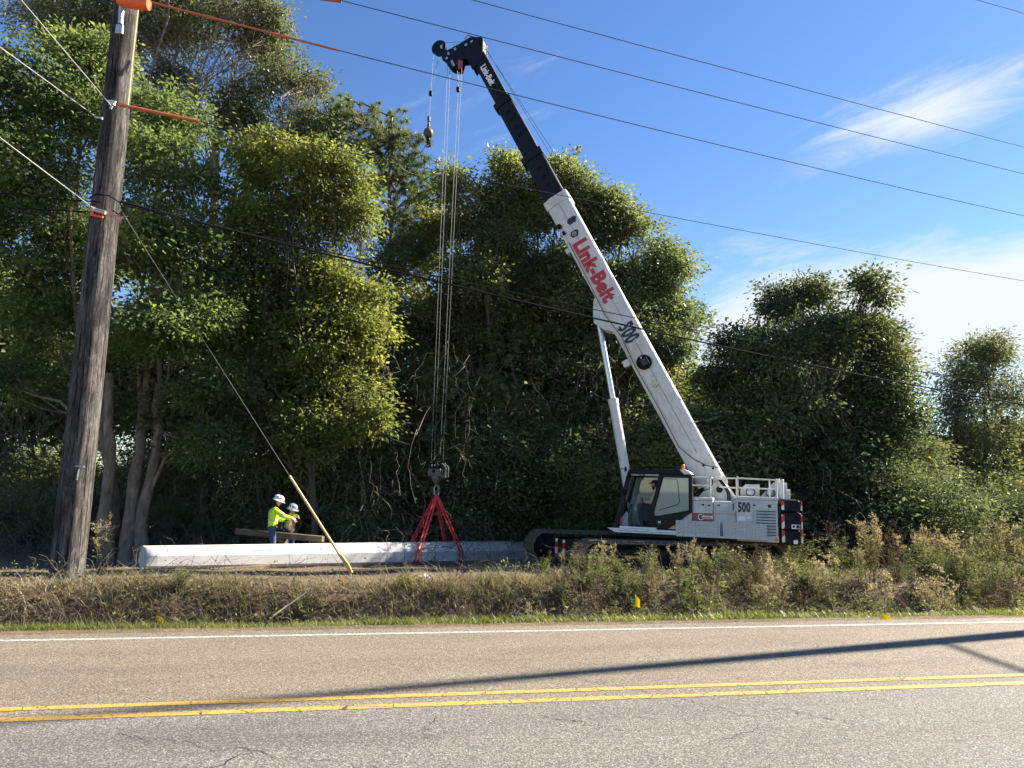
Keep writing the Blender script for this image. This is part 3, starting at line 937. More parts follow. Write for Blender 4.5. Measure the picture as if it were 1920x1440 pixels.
make_tree("broadleaf_tree", "big dense evergreen tree with pale forked trunks right behind the wooden pole",
          [(60, 150, 120, 95), (160, 120, 85, 65), (330, 225, 70, 62), (300, 330, 105, 85), (60, 330, 125, 100), (110, 470, 140, 100), (300, 470, 120, 100),
           (330, 610, 120, 90), (240, 690, 120, 80), (70, 600, 90, 70), (390, 730, 80, 60), (150, 240, 110, 80), (430, 560, 70, 75), (-60, 240, 110, 110), (-80, 420, 110, 110), (300, 780, 110, 50), (20, 720, 70, 50), (400, 840, 70, 40)],
          21.5, 232, 0.2, M['leaf_a'], M['bark'], dens=8.5, per=36,
          stems=[(205, -0.1, 205, 700), (240, 0.1, 275, 640), (222, 0.3, 185, 560), (262, 0.2, 300, 720)], sub=10)
make_tree("tall_oak", "tall thin-crowned oak rising above the other trees at the upper left",
          [(330, 40, 120, 70), (430, 60, 85, 75), (520, 165, 70, 70), (565, 240, 55, 55), (250, 60, 110, 55), (440, 190, 60, 55), (490, 20, 50, 50), (90, 20, 130, 60), (360, -60, 130, 60), (590, 165, 35, 40), (200, -60, 130, 60), (330, 160, 60, 50), (500, 90, 60, 60), (460, 250, 70, 60), (600, 230, 45, 50), (160, 60, 100, 60)],
          28.5, 380, 0.24, M['leaf_far'], M['bark'], dens=5.6, per=28, spread=0.3, sub=22, fork=0.62, rough=0.3, wig=0.5)
make_tree("broadleaf_tree", "sunlit yellow-green tree above the two crew members",
          [(600, 335, 85, 75), (510, 300, 75, 75), (560, 430, 105, 75), (470, 430, 85, 75), (660, 400, 55, 65), (480, 540, 90, 75), (640, 560, 80, 60), (590, 640, 110, 70), (690, 650, 45, 55),
           (520, 715, 75, 65), (430, 640, 70, 65), (570, 520, 80, 60), (490, 800, 42, 38), (640, 720, 70, 50), (600, 800, 80, 55), (700, 780, 45, 50), (550, 880, 60, 45)],
          22.5, 585, 0.13, M['leaf_d'], M['bark_dark'], dens=8.5, per=34, sub=14, rough=0.28)
make_tree("broadleaf_tree", "dim tree with vine-draped limbs between the pine and the crane hook",
          [(760, 490, 65, 80), (730, 610, 65, 80), (805, 590, 60, 80), (780, 700, 70, 60), (660, 790, 70, 50), (700, 720, 65, 60)],
          27.5, 790, 0.2, M['leaf_b'], M['bark_dark'], dens=5.5, per=30, sub=26, rough=0.32, wig=0.55)
make_tree("broadleaf_tree", "green oak whose top stands just left of the boom's dark sections",
          [(948, 335, 50, 48), (905, 400, 62, 55), (850, 350, 45, 45), (822, 430, 55, 55), (930, 470, 75, 55), (870, 520, 80, 55), (850, 620, 75, 65), (935, 610, 75, 75), (830, 720, 60, 60), (905, 750, 80, 70), (960, 400, 40, 60), (850, 830, 60, 50), (940, 850, 80, 60)],
          27.0, 905, 0.24, M['leaf_b'], M['bark_dark'], dens=9, per=34, sub=16)
make_tree("broadleaf_tree", "large rounded tree behind the white boom section",
          [(1060, 345, 62, 48), (1005, 400, 55, 55), (1105, 415, 85, 62), (1185, 430, 72, 55), (1240, 505, 72, 62), (1268, 600, 55, 55), (1190, 570, 85, 75), (1085, 530, 95, 75), (1010, 530, 75, 70), (1225, 650, 65, 45),
           (1135, 670, 95, 65), (1020, 670, 85, 75), (1085, 780, 85, 65), (1190, 750, 70, 55), (1145, 385, 40, 36), (1030, 850, 90, 60), (1140, 850, 70, 60), (1240, 780, 50, 60)],
          27.8, 1035, 0.26, M['leaf_c'], M['bark_dark'], dens=10, per=36, stems=[(1000, 0.5, 1040, 640), (1240, 0.8, 1215, 700)], sub=14)
make_tree("broadleaf_tree", "dark double-topped evergreen tree behind the counterweight",
          [(1465, 570, 50, 45), (1520, 550, 40, 36), (1622, 548, 38, 46), (1630, 610, 45, 40), (1540, 640, 85, 50), (1385, 655, 62, 48), (1450, 675, 85, 65), (1620, 655, 70, 62), (1352, 720, 48, 50), (1450, 775, 100, 72), (1600, 760, 95, 72), (1665, 690, 45, 42), (1520, 860, 105, 75), (1640, 850, 75, 65),
           (1410, 860, 80, 60), (1345, 830, 60, 60), (1390, 940, 70, 50), (1500, 950, 90, 50), (1610, 930, 80, 55), (1680, 800, 45, 60)],
          24.5, 1545, 0.22, M['leaf_e'], M['bark_dark'], dens=10.5, per=36, stems=[(1545, 0.0, 1560, 700), (1440, 0.6, 1450, 760)], sub=12)
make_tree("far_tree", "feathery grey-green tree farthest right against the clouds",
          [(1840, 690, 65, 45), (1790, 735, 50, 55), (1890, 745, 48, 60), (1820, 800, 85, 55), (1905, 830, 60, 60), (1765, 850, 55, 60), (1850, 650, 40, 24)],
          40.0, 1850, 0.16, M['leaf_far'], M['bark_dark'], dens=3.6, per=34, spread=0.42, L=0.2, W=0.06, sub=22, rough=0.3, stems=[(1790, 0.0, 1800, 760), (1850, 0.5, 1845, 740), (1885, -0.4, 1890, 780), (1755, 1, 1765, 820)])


def make_pine():
    Y = 29.5
    bx = at(752, 1000, Y); base = np.array([bx[0], Y, float(gz(bx[0], Y)) - 0.1])
    root = tag(empty("pine_tree", base), "long-needled pine between the yellow-green tree and the hoist ropes", "tree")
    top = at(735, 215, Y)
    P = bend_paths(base[None], top[None], 14, 0.1)
    geos = [np_tubes(P, np.linspace(0.24, 0.05, 14)[None], 9)]
    tips = []
    spec = [(650, 215), (665, 230), (700, 245), (640, 240), (730, 240), (690, 270), (745, 270), (770, 300), (720, 300), (660, 290), (790, 330), (750, 340), (700, 340), (780, 375), (805, 400), (740, 390), (790, 440), (760, 460),
            (720, 440), (810, 470), (690, 400), (800, 500), (745, 520), (780, 545), (640, 300), (770, 255), (625, 215), (680, 215), (770, 350), (800, 370), (815, 430), (700, 300), (730, 350), (760, 420), (780, 480), (740, 460)]
    for px, py in spec:
        tgt = at(px, py, Y + RNG.uniform(-1.3, 1.3))
        h = tgt[2] - RNG.uniform(0.3, 1.4)
        zz = P[0][:, 2]; k = int(np.clip(np.searchsorted(zz, h), 5, 13))
        B = bend_paths(P[0][k][None], tgt[None], 7, 0.45, 0.05)
        geos.append(np_tubes(B, np.linspace(0.06, 0.02, 7)[None], 5))
        tips.append(tgt)
        m = 20
        q = tgt + RNG.normal(size=(m, 3)) * np.array([0.55, 0.55, 0.38])
        tips.extend(q)
        S = bend_paths(B[0][RNG.integers(4, 7, m)], q, 4, 0.3)
        geos.append(np_tubes(S, np.linspace(0.018, 0.01, 4)[None].repeat(m, 0), 3))
    tips = np.array(tips)
    per = 100
    c = np.repeat(tips, per, axis=0)
    d = rand_dirs(len(c)); d[:, 2] += 0.35
    wood = merge(*geos)
    np_mesh("trunk", wood[0] - base, wood[1], M['bark'], root, smooth_all=True)
    d = unit(d); s = unit(np.cross(d, RNG.normal(size=d.shape)))
    Ln = RNG.uniform(0.2, 0.36, len(c))[:, None]
    V = np.stack([c + s * 0.011, c - s * 0.011, c + d * Ln - np.array([0, 0, 0.05])], axis=1).reshape(-1, 3)
    np_mesh("crown", V - base, np.arange(len(V)).reshape(-1, 3), M['needle'], root)


make_pine()

# background trees share three shapes
_bg = []
for k in range(3):
    lb = []
    for j in range(9):
        h = RNG.uniform(2.0, 8.6)
        w = 2.4 * (1 - abs(h - 5) / 7)
        th = RNG.uniform(0, 6.28); q = RNG.uniform(0.1, 1.0) * w
        lb.append((np.array([q * math.cos(th), q * math.sin(th), h]), (RNG.uniform(1.1, 1.7), RNG.uniform(1.1, 1.7), RNG.uniform(0.9, 1.3))))
    lv, cl = crown_geo(lb, 7, 30, 0.3, 0.22, 0.12, 0.25, 0.25)
    wd = wood_geo((0, 0, -0.1), lb, cl, 0.17, None, 0.4, 5, 0.4)
    _bg.append((lv, wd))
_bgm = {}


def bg_tree(px, Y, h, leaf, k, label, name="background_tree", group=None, sx=1.0):
    p = at(px, 1000, Y)
    key = k
    root = tag(empty(name, (p[0], Y, float(gz(p[0], Y)))), label, "tree", group)
    if key not in _bgm:
        lv, wd = _bg[k]
        a = np_mesh("crown", lv[0], lv[1], M[leaf], root); b = np_mesh("trunk", wd[0], wd[1], M['bark_dark'], root, smooth_all=True)
        _bgm[key] = (a.data, b.data)
    else:
        a = link_mesh("crown", _bgm[key][0], None, root); link_mesh("trunk", _bgm[key][1], None, root)
    a.material_slots[0].link = 'OBJECT'; a.material_slots[0].material = M[leaf]
    s = h / 9.8
    root.scale = (s * sx, s * sx, s); root.rotation_euler.z = RNG.uniform(0, 6.28)
    return root


BGL = "dim tree in the shaded second row behind the front trees"
for i, (px, Y, h, lf, k) in enumerate([(-60, 31, 13, 'leaf_c', 0), (110, 36, 12, 'leaf_b', 1), (300, 33, 13, 'leaf_a', 2), (450, 34, 13, 'leaf_c', 0), (560, 30, 12, 'leaf_b', 1), (660, 36, 11.5, 'leaf_c', 2), (840, 34, 12, 'leaf_b', 0),
                                        (930, 31, 12.5, 'leaf_c', 1), (1040, 33, 13, 'leaf_c', 2), (1150, 31, 12, 'leaf_b', 0), (1260, 32, 8.5, 'leaf_a', 1), (1350, 30, 7.5, 'leaf_d', 2), (1440, 30, 8.5, 'leaf_c', 0), (1580, 30, 8.5, 'leaf_c', 1), (1690, 33, 7.5, 'leaf_far', 2)]):
    bg_tree(px, Y, h, lf, k, "dim second-row tree, far back " + zone(px, BACK_ZONES), group="second row of trees", sx=1.15)
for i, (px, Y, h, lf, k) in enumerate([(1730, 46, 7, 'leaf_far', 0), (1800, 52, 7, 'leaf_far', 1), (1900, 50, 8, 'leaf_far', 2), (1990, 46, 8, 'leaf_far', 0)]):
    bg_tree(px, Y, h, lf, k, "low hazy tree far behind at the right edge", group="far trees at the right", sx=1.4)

# ------------------------------------------------------------------ shrubs and vines under the trees
_sh = []
for k in range(6):
    lb = []
    for j in range(7 if k < 4 else 8):
        th = RNG.uniform(0, 6.28); q = RNG.uniform(0, 0.75)
        lb.append((np.array([q * math.cos(th), q * math.sin(th), RNG.uniform(0.45, 1.5)]), (RNG.uniform(0.4, 0.7), RNG.uniform(0.4, 0.7), RNG.uniform(0.35, 0.6))))
    lv, cl = crown_geo(lb, 46, 20, 0.12, 0.075, 0.04, 0.2, 0.3, 0) if k < 4 else crown_geo(lb, 120, 20, 0.08, 0.046, 0.025, 0.2, 0.35, 0)
    base = np.zeros((16, 3)); base[:, :2] = RNG.normal(size=(16, 2)) * 0.12
    allc = np.concatenate(cl)
    tp = allc[RNG.choice(len(allc), 16)]
    st = np_tubes(bend_paths(base, tp, 6, 0.4), np.linspace(0.022, 0.006, 6)[None].repeat(16, 0), 4)
    _sh.append((lv, st))
_shm = {}


def shrub(x, y, h, leaf, k, label, group, name="shrub", sx=1.0, cat="shrub"):
    key = k = 4 + k % 2 if h > 3.3 else k
    root = tag(empty(name, (x, y, float(gz(x, y)) - 0.03)), label, cat, group)
    if key not in _shm:
        lv, st = _sh[k]
        a = np_mesh("foliage", lv[0], lv[1], M[leaf], root); b = np_mesh("stem", st[0], st[1], M['twig'], root, smooth_all=True)
        _shm[key] = (a.data, b.data)
    else:
        a = link_mesh("foliage", _shm[key][0], None, root); link_mesh("stem", _shm[key][1], None, root)
    a.material_slots[0].link = 'OBJECT'; a.material_slots[0].material = M[leaf]
    s = h / 2.0
    root.scale = (s * sx, s * sx, s); root.rotation_euler.z = RNG.uniform(0, 6.28)
    return root


def shrub_px(px, Y, h, leaf, k, label, group=None, sx=1.0, **kw):
    p = at(px, 1000, Y)
    return shrub(p[0], Y, h, leaf, k, label, group, sx=sx, **kw)


G1 = ("dark leafy shrub in the shade under the trees", "shrubs under the trees")
for px, Y, h, lf, k in [(-40, 25, 2.6, 'leaf_c', 0), (60, 26, 2.2, 'leaf_c', 1), (140, 25.5, 1.8, 'leaf_a', 2), (330, 26, 2.0, 'leaf_c', 3), (430, 25.5, 2.2, 'leaf_c', 0), (520, 25, 2.6, 'leaf_c', 1), (600, 25.5, 3.2, 'leaf_c', 2),
                        (660, 25, 3.6, 'leaf_c', 3), (715, 26, 2.3, 'leaf_a', 0), (770, 26, 1.7, 'leaf_c', 1), (850, 26.5, 2.8, 'leaf_c', 2), (905, 26, 3.6, 'leaf_c', 3), (960, 26, 3.9, 'leaf_c', 0), (1020, 26.5, 4.3, 'leaf_c', 1),
                        (1090, 26.5, 5.0, 'leaf_c', 2), (1150, 26, 4.6, 'leaf_c', 3), (1210, 26.5, 4.5, 'leaf_c', 0), (1270, 26, 5.2, 'leaf_c', 1), (1340, 25.5, 5.2, 'leaf_c', 2), (1400, 25.5, 4.2, 'leaf_c', 3), (1500, 24.5, 3.6, 'leaf_e', 0),
                        (1560, 24, 3.2, 'leaf_e', 1), (1610, 23.5, 3.2, 'leaf_e', 2), (1230, 28, 6.4, 'leaf_c', 3), (1330, 28, 6.6, 'leaf_c', 0), (980, 28.5, 6.0, 'leaf_c', 1), (870, 28.5, 5.0, 'leaf_c', 3), (560, 27.5, 4.5, 'leaf_c', 2)]:
    h *= 1.5 if 540 < px < 1000 else (1.2 if 1000 <= px < 1360 else 1.0)
    shrub_px(px, Y, h, lf, k, ("tall" if h > 3.5 else "low") + " dark leafy shrub in the shade, " + zone(px, BACK_ZONES), G1[1], sx=1.15)
for px, Y, h, lf, k, lab in [(1105, 24.2, 3.9, 'leaf_vine', 1, "sunlit climbing vine bush behind the lift cylinder"), (1285, 23.8, 4.6, 'leaf_vine', 2, "sunlit leafy bush to the right of the boom foot"),
                             (660, 23.8, 3.2, 'leaf_c', 0, "broad dark bush to the left of the hook block"), (715, 24.2, 1.6, 'leaf_a', 3, "low green bush behind the concrete pole left of the slings"),
                             (505, 22.6, 1.3, 'leaf_c', 1, "small dark bush behind the taller crew member")]:
    shrub_px(px, Y, h, lf, k, lab)
for px, Y, h, lf, k in [(1690, 22.5, 3.2, 'leaf_e', 0), (1735, 22.2, 2.7, 'leaf_c', 1), (1780, 22.6, 2.0, 'leaf_d', 2), (1830, 23, 1.2, 'leaf_c', 3), (1660, 23.2, 4.2, 'leaf_e', 2), (1720, 23.6, 3.6, 'leaf_c', 3)]:
    shrub_px(px, Y, h, lf, k, {1690: "dark left flank of the vine mound right of the counterweight", 1735: "green middle of the vine mound right of the dark tree", 1780: "yellowing right shoulder of the vine mound", 1830: "low tail end of the vine mound at its right foot",
                               1660: "tall dark back of the vine mound against the dark tree", 1720: "rounded top of the vine mound under the far tree"}[px], "vine mound", sx=1.2)
for px, Y, h, lf, k in [(1840, 34, 2.4, 'leaf_e', 0), (1890, 33, 2.8, 'leaf_e', 1), (1935, 32, 3.4, 'leaf_e', 2), (1870, 36, 3.6, 'leaf_c', 3), (1920, 37, 4.6, 'leaf_c', 0), (1800, 35, 2.6, 'leaf_c', 1), (1850, 29, 1.1, 'leaf_vine', 3), (1910, 28, 1.5, 'leaf_e', 0)]:
    shrub_px(px, Y, h, lf, k, "creeper-covered bush in the hollow at the right edge", "creeper bushes at the right", sx=1.5)


for i, px in enumerate(range(-140, 1760, 95)):
    Yh = 31 + 2.5 * math.sin(i * 2.1)
    shrub_px(px, Yh, 3.4 + 1.3 * math.sin(i * 1.7), 'leaf_c' if i % 3 else 'leaf_b', i % 4, "dark thicket bush deep under the trees, " + zone(px, BACK_ZONES), "thicket behind the trees", sx=1.5)
for i, px in enumerate(range(-160, 1760, 120)):
    Yh = 38 + 2.5 * math.sin(i * 1.3)
    shrub_px(px, Yh, 5.0 + 1.2 * math.sin(i * 1.9), 'leaf_c' if i % 3 else 'leaf_b', (i + 1) % 4, "farthest dark thicket bush under the trees, " + zone(px, BACK_ZONES), "thicket behind the trees", sx=1.6)


def vines():
    """tangle of bare vines and dead twigs hanging under the trees: one mass"""
    geos = []
    n = 1500
    px = np.concatenate([RNG.uniform(-40, 520, 620), RNG.uniform(480, 760, 330), RNG.uniform(780, 1300, 330), RNG.uniform(1350, 1830, 220)])
    Y = RNG.uniform(21.8, 25.5, n)
    Y = np.where((px > 900) & (px < 1500), RNG.uniform(24.0, 26.0, n), Y)
    top = np.where(px < 520, RNG.uniform(690, 930, n), RNG.uniform(640, 960, n))
    top = np.where(px > 1600, RNG.uniform(860, 1000, n), top)
    A = np.array([at(a, b, c) for a, b, c in zip(px, top, Y)])
    B = A + RNG.normal(size=(n, 3)) * np.array([0.7, 0.5, 0.2]); B[:, 2] = np.maximum(A[:, 2] - RNG.uniform(0.7, 3.2, n), gz(B[:, 0], B[:, 1]))
    P = bend_paths(A, B, 9, 0.75)
    rr = RNG.uniform(0.004, 0.013, n)[:, None] * np.linspace(1.1, 0.6, 9)[None]
    geos.append(np_tubes(P, rr, 3))
    # low arching canes and fallen twigs
    m = 700
    px = RNG.uniform(-40, 1850, m); Y = RNG.uniform(21.2, 24.5, m)
    Y = np.where((px > 950) & (px < 1520), RNG.uniform(24, 26, m), Y)
    A = np.array([at(a, 1000, c) for a, c in zip(px, Y)]); A[:, 2] = gz(A[:, 0], A[:, 1])
    B = A + RNG.normal(size=(m, 3)) * np.array([0.9, 0.4, 0]); B[:, 2] += RNG.uniform(0.1, 1.3, m)
    P = bend_paths(A, B, 8, 0.5, 0.3)
    geos.append(np_tubes(P, RNG.uniform(0.004, 0.010, m)[:, None] * np.linspace(1.2, 0.5, 8)[None], 3))
    V, F = merge(*geos)
    o = np_mesh("hanging_vines", V, F, M['twig'])
    tag(o, "tangle of bare vines and dead twigs under the trees", "vines", kind="stuff")


vines()

# ------------------------------------------------------------------ lettering
def text(body, size, mat, parent, org, xd, yd, bold=0.0, xs=1.0, extrude=0.003, name="lettering", align='LEFT', shear=0.0, space=1.0):
    cu = bpy.data.curves.new("text", 'FONT')
    cu.body = body; cu.size = size; cu.extrude = extrude; cu.offset = bold * size
    cu.align_x = align; cu.align_y = 'CENTER'; cu.shear = shear; cu.space_character = space; cu.resolution_u = 3
    tmp = bpy.data.objects.new("text_tmp", cu)
    COL.objects.link(tmp)
    bpy.context.view_layer.update()
    me = bpy.data.meshes.new_from_object(tmp.evaluated_get(bpy.context.evaluated_depsgraph_get()))
    bpy.data.objects.remove(tmp)
    xd = Vector(xd).normalized(); yd = Vector(yd).normalized(); zd = xd.cross(yd)
    mt = Matrix((xd * xs, yd, zd)).transposed().to_4x4(); mt.translation = Vector(org)
    me.transform(mt); me.name = name; me.materials.clear()
    return link_mesh(name, me, mat, parent)


# ------------------------------------------------------------------ the crane
CR = tag(empty("crawler_crane", (5.258, 19.873, -0.08), (0, R(-0.5), R(160))), "white and grey crawler crane with a raised telescopic boom", "crane")
YN = 1.3           # near side of the superstructure (local y towards the road)
SXD, SYD = (-1, 0, 0), (0, 0, 1)


def plate(name, mat, parent, x0, x1, z0, z1, y=YN, t=0.012, bev=0.0):
    return MB().bx(x0, x1, y, y + t, z0, z1).build(name, mat, parent, bev)


def crane_undercarriage():
    u = empty("undercarriage", (1.45, 0, 0.0), (0, R(-0.4), R(38)), CR)
    m = MB()
    m.bx(-1.5, 1.5, -0.95, 0.95, 0.32, 0.72)
    m.prism([(-1.6, 0.34), (-1.1, 0.34), (-1.1, 0.66), (-1.6, 0.6)], -1.7, 1.7)
    m.prism([(1.1, 0.34), (1.6, 0.34), (1.6, 0.6), (1.1, 0.66)], -1.7, 1.7)
    m.bx(1.5, 2.55, -0.55, 0.55, 0.28, 0.70)
    m.build("carbody", M['charcoal'], u, 0.02)
    m = MB().lathe([(0.78, 0.72), (0.82, 0.74), (0.82, 0.86), (0.7, 0.9)], n=36)
    m.build("slew_ring", M['black'], u)
    for yy in (-0.48, 0.05):
        o = MB().box((0, 0, 0), (0.03, 0.12, 0.46)).build("hazard_plate", M['hazard'], u); o.location = (2.57, yy, 0.5)
    hr, hz, half, pitch = 0.40, 0.43, 2.52, 0.2
    per = 4 * half + 2 * math.pi * hr
    n = int(round(per / pitch)); pitch = per / n
    shoe = MB()
    shoe.bx(-pitch * 0.47, pitch * 0.47, -0.35, 0.35, -0.02, 0.015)
    for k in (-0.33, 0.0, 0.33):
        shoe.bx(k * pitch - 0.012, k * pitch + 0.012, -0.35, 0.35, 0.015, 0.055)
    sme = shoe.mesh("shoe"); sme.materials.append(M['track'])
    for side, nm in ((1.75, "near"), (-1.75, "far")):
        fr = MB()
        fr.prism([(-2.35, 0.2), (2.35, 0.2), (2.5, 0.32), (2.5, 0.56), (2.35, 0.66), (-2.35, 0.66), (-2.5, 0.56), (-2.5, 0.32)], side - 0.26, side + 0.26)
        s = 1 if side > 0 else -1
        fr.bx(-1.0, 0.55, side + s * 0.26, side + s * 0.30, 0.24, 0.62)
        fr.bx(-2.0, -1.3, side + s * 0.26, side + s * 0.29, 0.28, 0.6)
        tr = fr.build("crawler_track", M['charcoal'], u, 0.015)
        for xc in (-half, half):
            w = MB().lathe([(0.1, -0.24), (0.34, -0.22), (0.37, -0.1), (0.37, 0.1), (0.34, 0.22), (0.3, 0.24), (0.12, 0.29), (0.1, 0.29)], (xc, side, hz), (0, s, 0), 28)
            w.build("drive_wheel" if xc < 0 else "idler_wheel", M['black'], tr)
        for i in range(8):
            w = MB().lathe([(0.04, -0.2), (0.11, -0.18), (0.11, 0.18), (0.04, 0.2)], (-1.75 + i * 0.5, side, 0.15), (0, 1, 0), 14)
            w.build("track_roller", M['black'], tr)
        if s > 0:
            MB().bx(1.35, 1.75, side + 0.262, side + 0.27, 0.45, 0.5).build("arrow_decal", M['yellow_vinyl'], tr)
            MB().bx(-1.05, -0.75, side + 0.302, side + 0.306, 0.50, 0.60).build("maker_plate", M['white'], tr)
        for i in range(n):
            d = (i + 0.5) * pitch
            L = 2 * half
            sag = 0
            if d < L:
                x = -half + d; z = hz + hr; a = 0; sag = 0.035 * math.sin(math.pi * d / L)
            elif d < L + math.pi * hr:
                a = (d - L) / hr; x = half + hr * math.sin(a); z = hz + hr * math.cos(a)
            elif d < 2 * L + math.pi * hr:
                x = half - (d - L - math.pi * hr); z = hz - hr; a = math.pi
            else:
                a = math.pi + (d - 2 * L - math.pi * hr) / hr; x = -half + hr * math.sin(a); z = hz + hr * math.cos(a)
            o = link_mesh("shoe", sme, None, tr)
            o.location = (x, side, z - sag); o.rotation_euler = (0, a, 0)


crane_undercarriage()


def crane_house():
    h = MB()
    h.bx(-2.0, 2.0, -1.25, 1.25, 0.90, 1.04)
    deck = h.build("revolving_frame", M['charcoal'], CR, 0.01)
    # engine and machinery housing on the road side, in three bays
    m = MB()
    m.bx(-0.42, 0.10, 0.48, YN, 1.03, 1.90)
    m.bx(-0.98, -0.43, 0.48, YN - 0.05, 1.03, 1.90)
    m.bx(-1.98, -0.99, 0.48, YN, 0.93, 1.955)
    m.bx(-0.42, 0.10, 0.5, YN + 0.004, 1.905, 1.985)
    m.bx(-2.0, -1.0, 0.46, YN + 0.004, 1.958, 2.04)
    hs = m.build("machinery_housing", M['crane_grey'], CR, 0.012)
    MB().bx(-2.0, 0.10, -1.3, -0.48, 0.93, 1.95).build("far_housing", M['crane_grey'], CR, 0.015)
    # bay panels, latches, shelf
    for x0, x1, z0, z1 in ((-0.25, -0.1, 1.62, 1.84), (-1.38, -0.995, 1.07, 1.93), (-1.975, -1.40, 1.07, 1.93)):
        plate("access_door", M['crane_grey'], hs, x0, x1, z0, z1, YN, 0.009, 0.004)
    plate("access_door", M['crane_grey'], hs, -0.80, -0.5, 1.66, 1.88, YN - 0.05, 0.009, 0.004)
    MB().bx(-0.98, -0.43, YN - 0.05, YN + 0.03, 1.60, 1.64).build("shelf", M['crane_grey'], hs, 0.005)
    for x, z, y in ((-0.175, 1.80, YN + 0.009), (-0.33, 1.79, YN), (-0.56, 1.80, YN - 0.041), (-1.43, 1.83, YN + 0.009)):
        MB().bx(x - 0.032, x + 0.032, y, y + 0.012, z - 0.02, z + 0.02).build("latch", M['ink'], hs, 0.004)
    MB().bx(-0.93, -0.91, YN - 0.05, YN - 0.03, 1.68, 1.86).build("hinge", M['ink'], hs)
    # cooling louvres
    for i in range(9):
        z = 1.70 - i * 0.072
        b = MB()
        b.add([(-1.93, YN + 0.01, z + 0.045), (-1.47, YN + 0.01, z + 0.045), (-1.47, YN + 0.045, z + 0.006), (-1.93, YN + 0.045, z + 0.006),
               (-1.93, YN + 0.012, z + 0.038), (-1.47, YN + 0.012, z + 0.038), (-1.47, YN + 0.045, z - 0.002), (-1.93, YN + 0.045, z - 0.002)],
              [(0, 1, 2, 3), (4, 7, 6, 5), (0, 4, 5, 1), (3, 2, 6, 7), (0, 3, 7, 4), (1, 5, 6, 2)])
        b.build("louver_slat", M['crane_grey'], hs)
        MB().bx(-1.93, -1.47, YN + 0.0095, YN + 0.0115, z - 0.026, z + 0.004).build("louver_shade_strip", M['ink'], hs)  # solid dark strip painted in for the shade between slats
    # markings
    text("500", 0.33, M['ink'], hs, (-1.03, YN + 0.012, 1.76), SXD, SYD, 0.045, 0.58, space=1.08)
    text("TCC", 0.115, M['white'], hs, (-1.0, YN + 0.018, 1.66), SYD, (1, 0, 0), 0.03, 0.9)
    rd = plate("company_sign", M['red_dull'], hs, -0.41, 0.10, 1.38, 1.585, YN + 0.001, 0.006, 0.002)
    MB().bx(-0.41, -0.1, YN + 0.0075, YN + 0.0095, 1.445, 1.525).build("sign_band", M['white'], hs)
    MB().lathe([(0.082, 0), (0.082, 0.003)], (-0.12, YN + 0.0085, 1.485), (0, 1, 0), 26).build("sign_disc", M['white'], hs)
    text("C", 0.15, M['ink'], hs, (-0.12, YN + 0.014, 1.485), SXD, SYD, 0.05, 1.0, align='CENTER')
    MB().lathe([(0.028, 0), (0.028, 0.002)], (-0.12, YN + 0.013, 1.485), (0, 1, 0), 14).build("sign_dot", M['red_dull'], hs)
    text("assidy Bros.", 0.062, M['ink'], hs, (-0.185, YN + 0.0125, 1.482), SXD, SYD, 0.02, 0.68)
    MB().bx(-1.21, -1.02, YN + 0.011, YN + 0.013, 1.43, 1.545).build("notice_sheet", M['white'], hs)
    MB().bx(-1.34, -1.25, YN + 0.011, YN + 0.013, 1.50, 1.535).build("small_notice", M['white'], hs)
    MB().bx(-1.74, -1.68, YN + 0.011, YN + 0.013, 1.78, 1.86).build("warning_decal", M['white'], hs)
    MB().bx(-1.83, -1.75, YN + 0.011, YN + 0.013, 1.78, 1.86).build("warning_decal", M['ink'], hs)
    MB().ball((-1.71, YN + 0.013, 1.83), (0.018, 0.002, 0.02)).build("warning_mark", M['ink'], hs)
    MB().bx(-0.06, 0.02, YN + 0.006, YN + 0.009, 1.925, 1.955).build("small_notice", M['white'], hs)
    # rear sill with lamp
    s = MB().bx(-1.995, -1.69, YN - 0.05, YN + 0.06, 0.94, 1.08).build("rear_sill", M['crane_grey'], CR, 0.008)
    MB().lathe([(0.045, 0), (0.045, 0.015), (0.03, 0.025)], (-1.93, YN + 0.06, 1.01), (0, 1, 0), 16).build("marker_lamp", M['amber'], s)
    MB().lathe([(0.018, 0), (0.018, 0.008)], (-1.93, YN + 0.083, 1.01), (0, 1, 0), 10).build("lamp_glow", M['yellow_vinyl'], s)
    MB().lathe([(0.03, 0), (0.03, 0.012)], (-1.84, YN + 0.06, 1.01), (0, 1, 0), 12).build("socket", M['galv'], s)
    # folded-up walkway plates along the side
    for x0, x1 in ((-0.59, 0.48), (-1.70, -0.69)):
        w = MB()
        w.bx(x0, x1, 1.48, 1.50, 1.05, 1.38)
        wp = w.build("walkway_plate", M['tread'], CR)
        for xx in (x0, x1, (x0 + x1) / 2):
            MB().bx(xx - 0.012, xx + 0.012, 1.50, 1.512, 1.05, 1.385).build("plate_rib", M['crane_grey'], wp)
        for zz in (1.225, 1.38, 1.05):
            MB().bx(x0, x1, 1.50, 1.508, zz - 0.008, zz + 0.008).build("plate_rib", M['crane_grey'], wp)
        for xx in (x0 + 0.1, x1 - 0.1):
            MB().bx(xx - 0.03, xx + 0.03, YN - 0.02, 1.48, 1.10, 1.14).build("hinge_arm", M['charcoal'], wp)
    MB().bx(-1.72, 0.50, 1.30, 1.51, 0.985, 1.04).build("walkway_sill", M['crane_grey'], CR, 0.006)
    # cab step rail
    m = MB()
    m.add([(2.30, 1.30, 1.12), (2.30, 1.50, 1.12), (2.08, 1.50, 1.01), (2.08, 1.30, 1.01), (0.49, 1.30, 1.12), (0.49, 1.50, 1.12), (0.49, 1.50, 1.01), (0.49, 1.30, 1.01)],
          [(0, 1, 2, 3), (4, 7, 6, 5), (0, 4, 5, 1), (1, 5, 6, 2), (2, 6, 7, 3), (3, 7, 4, 0)])
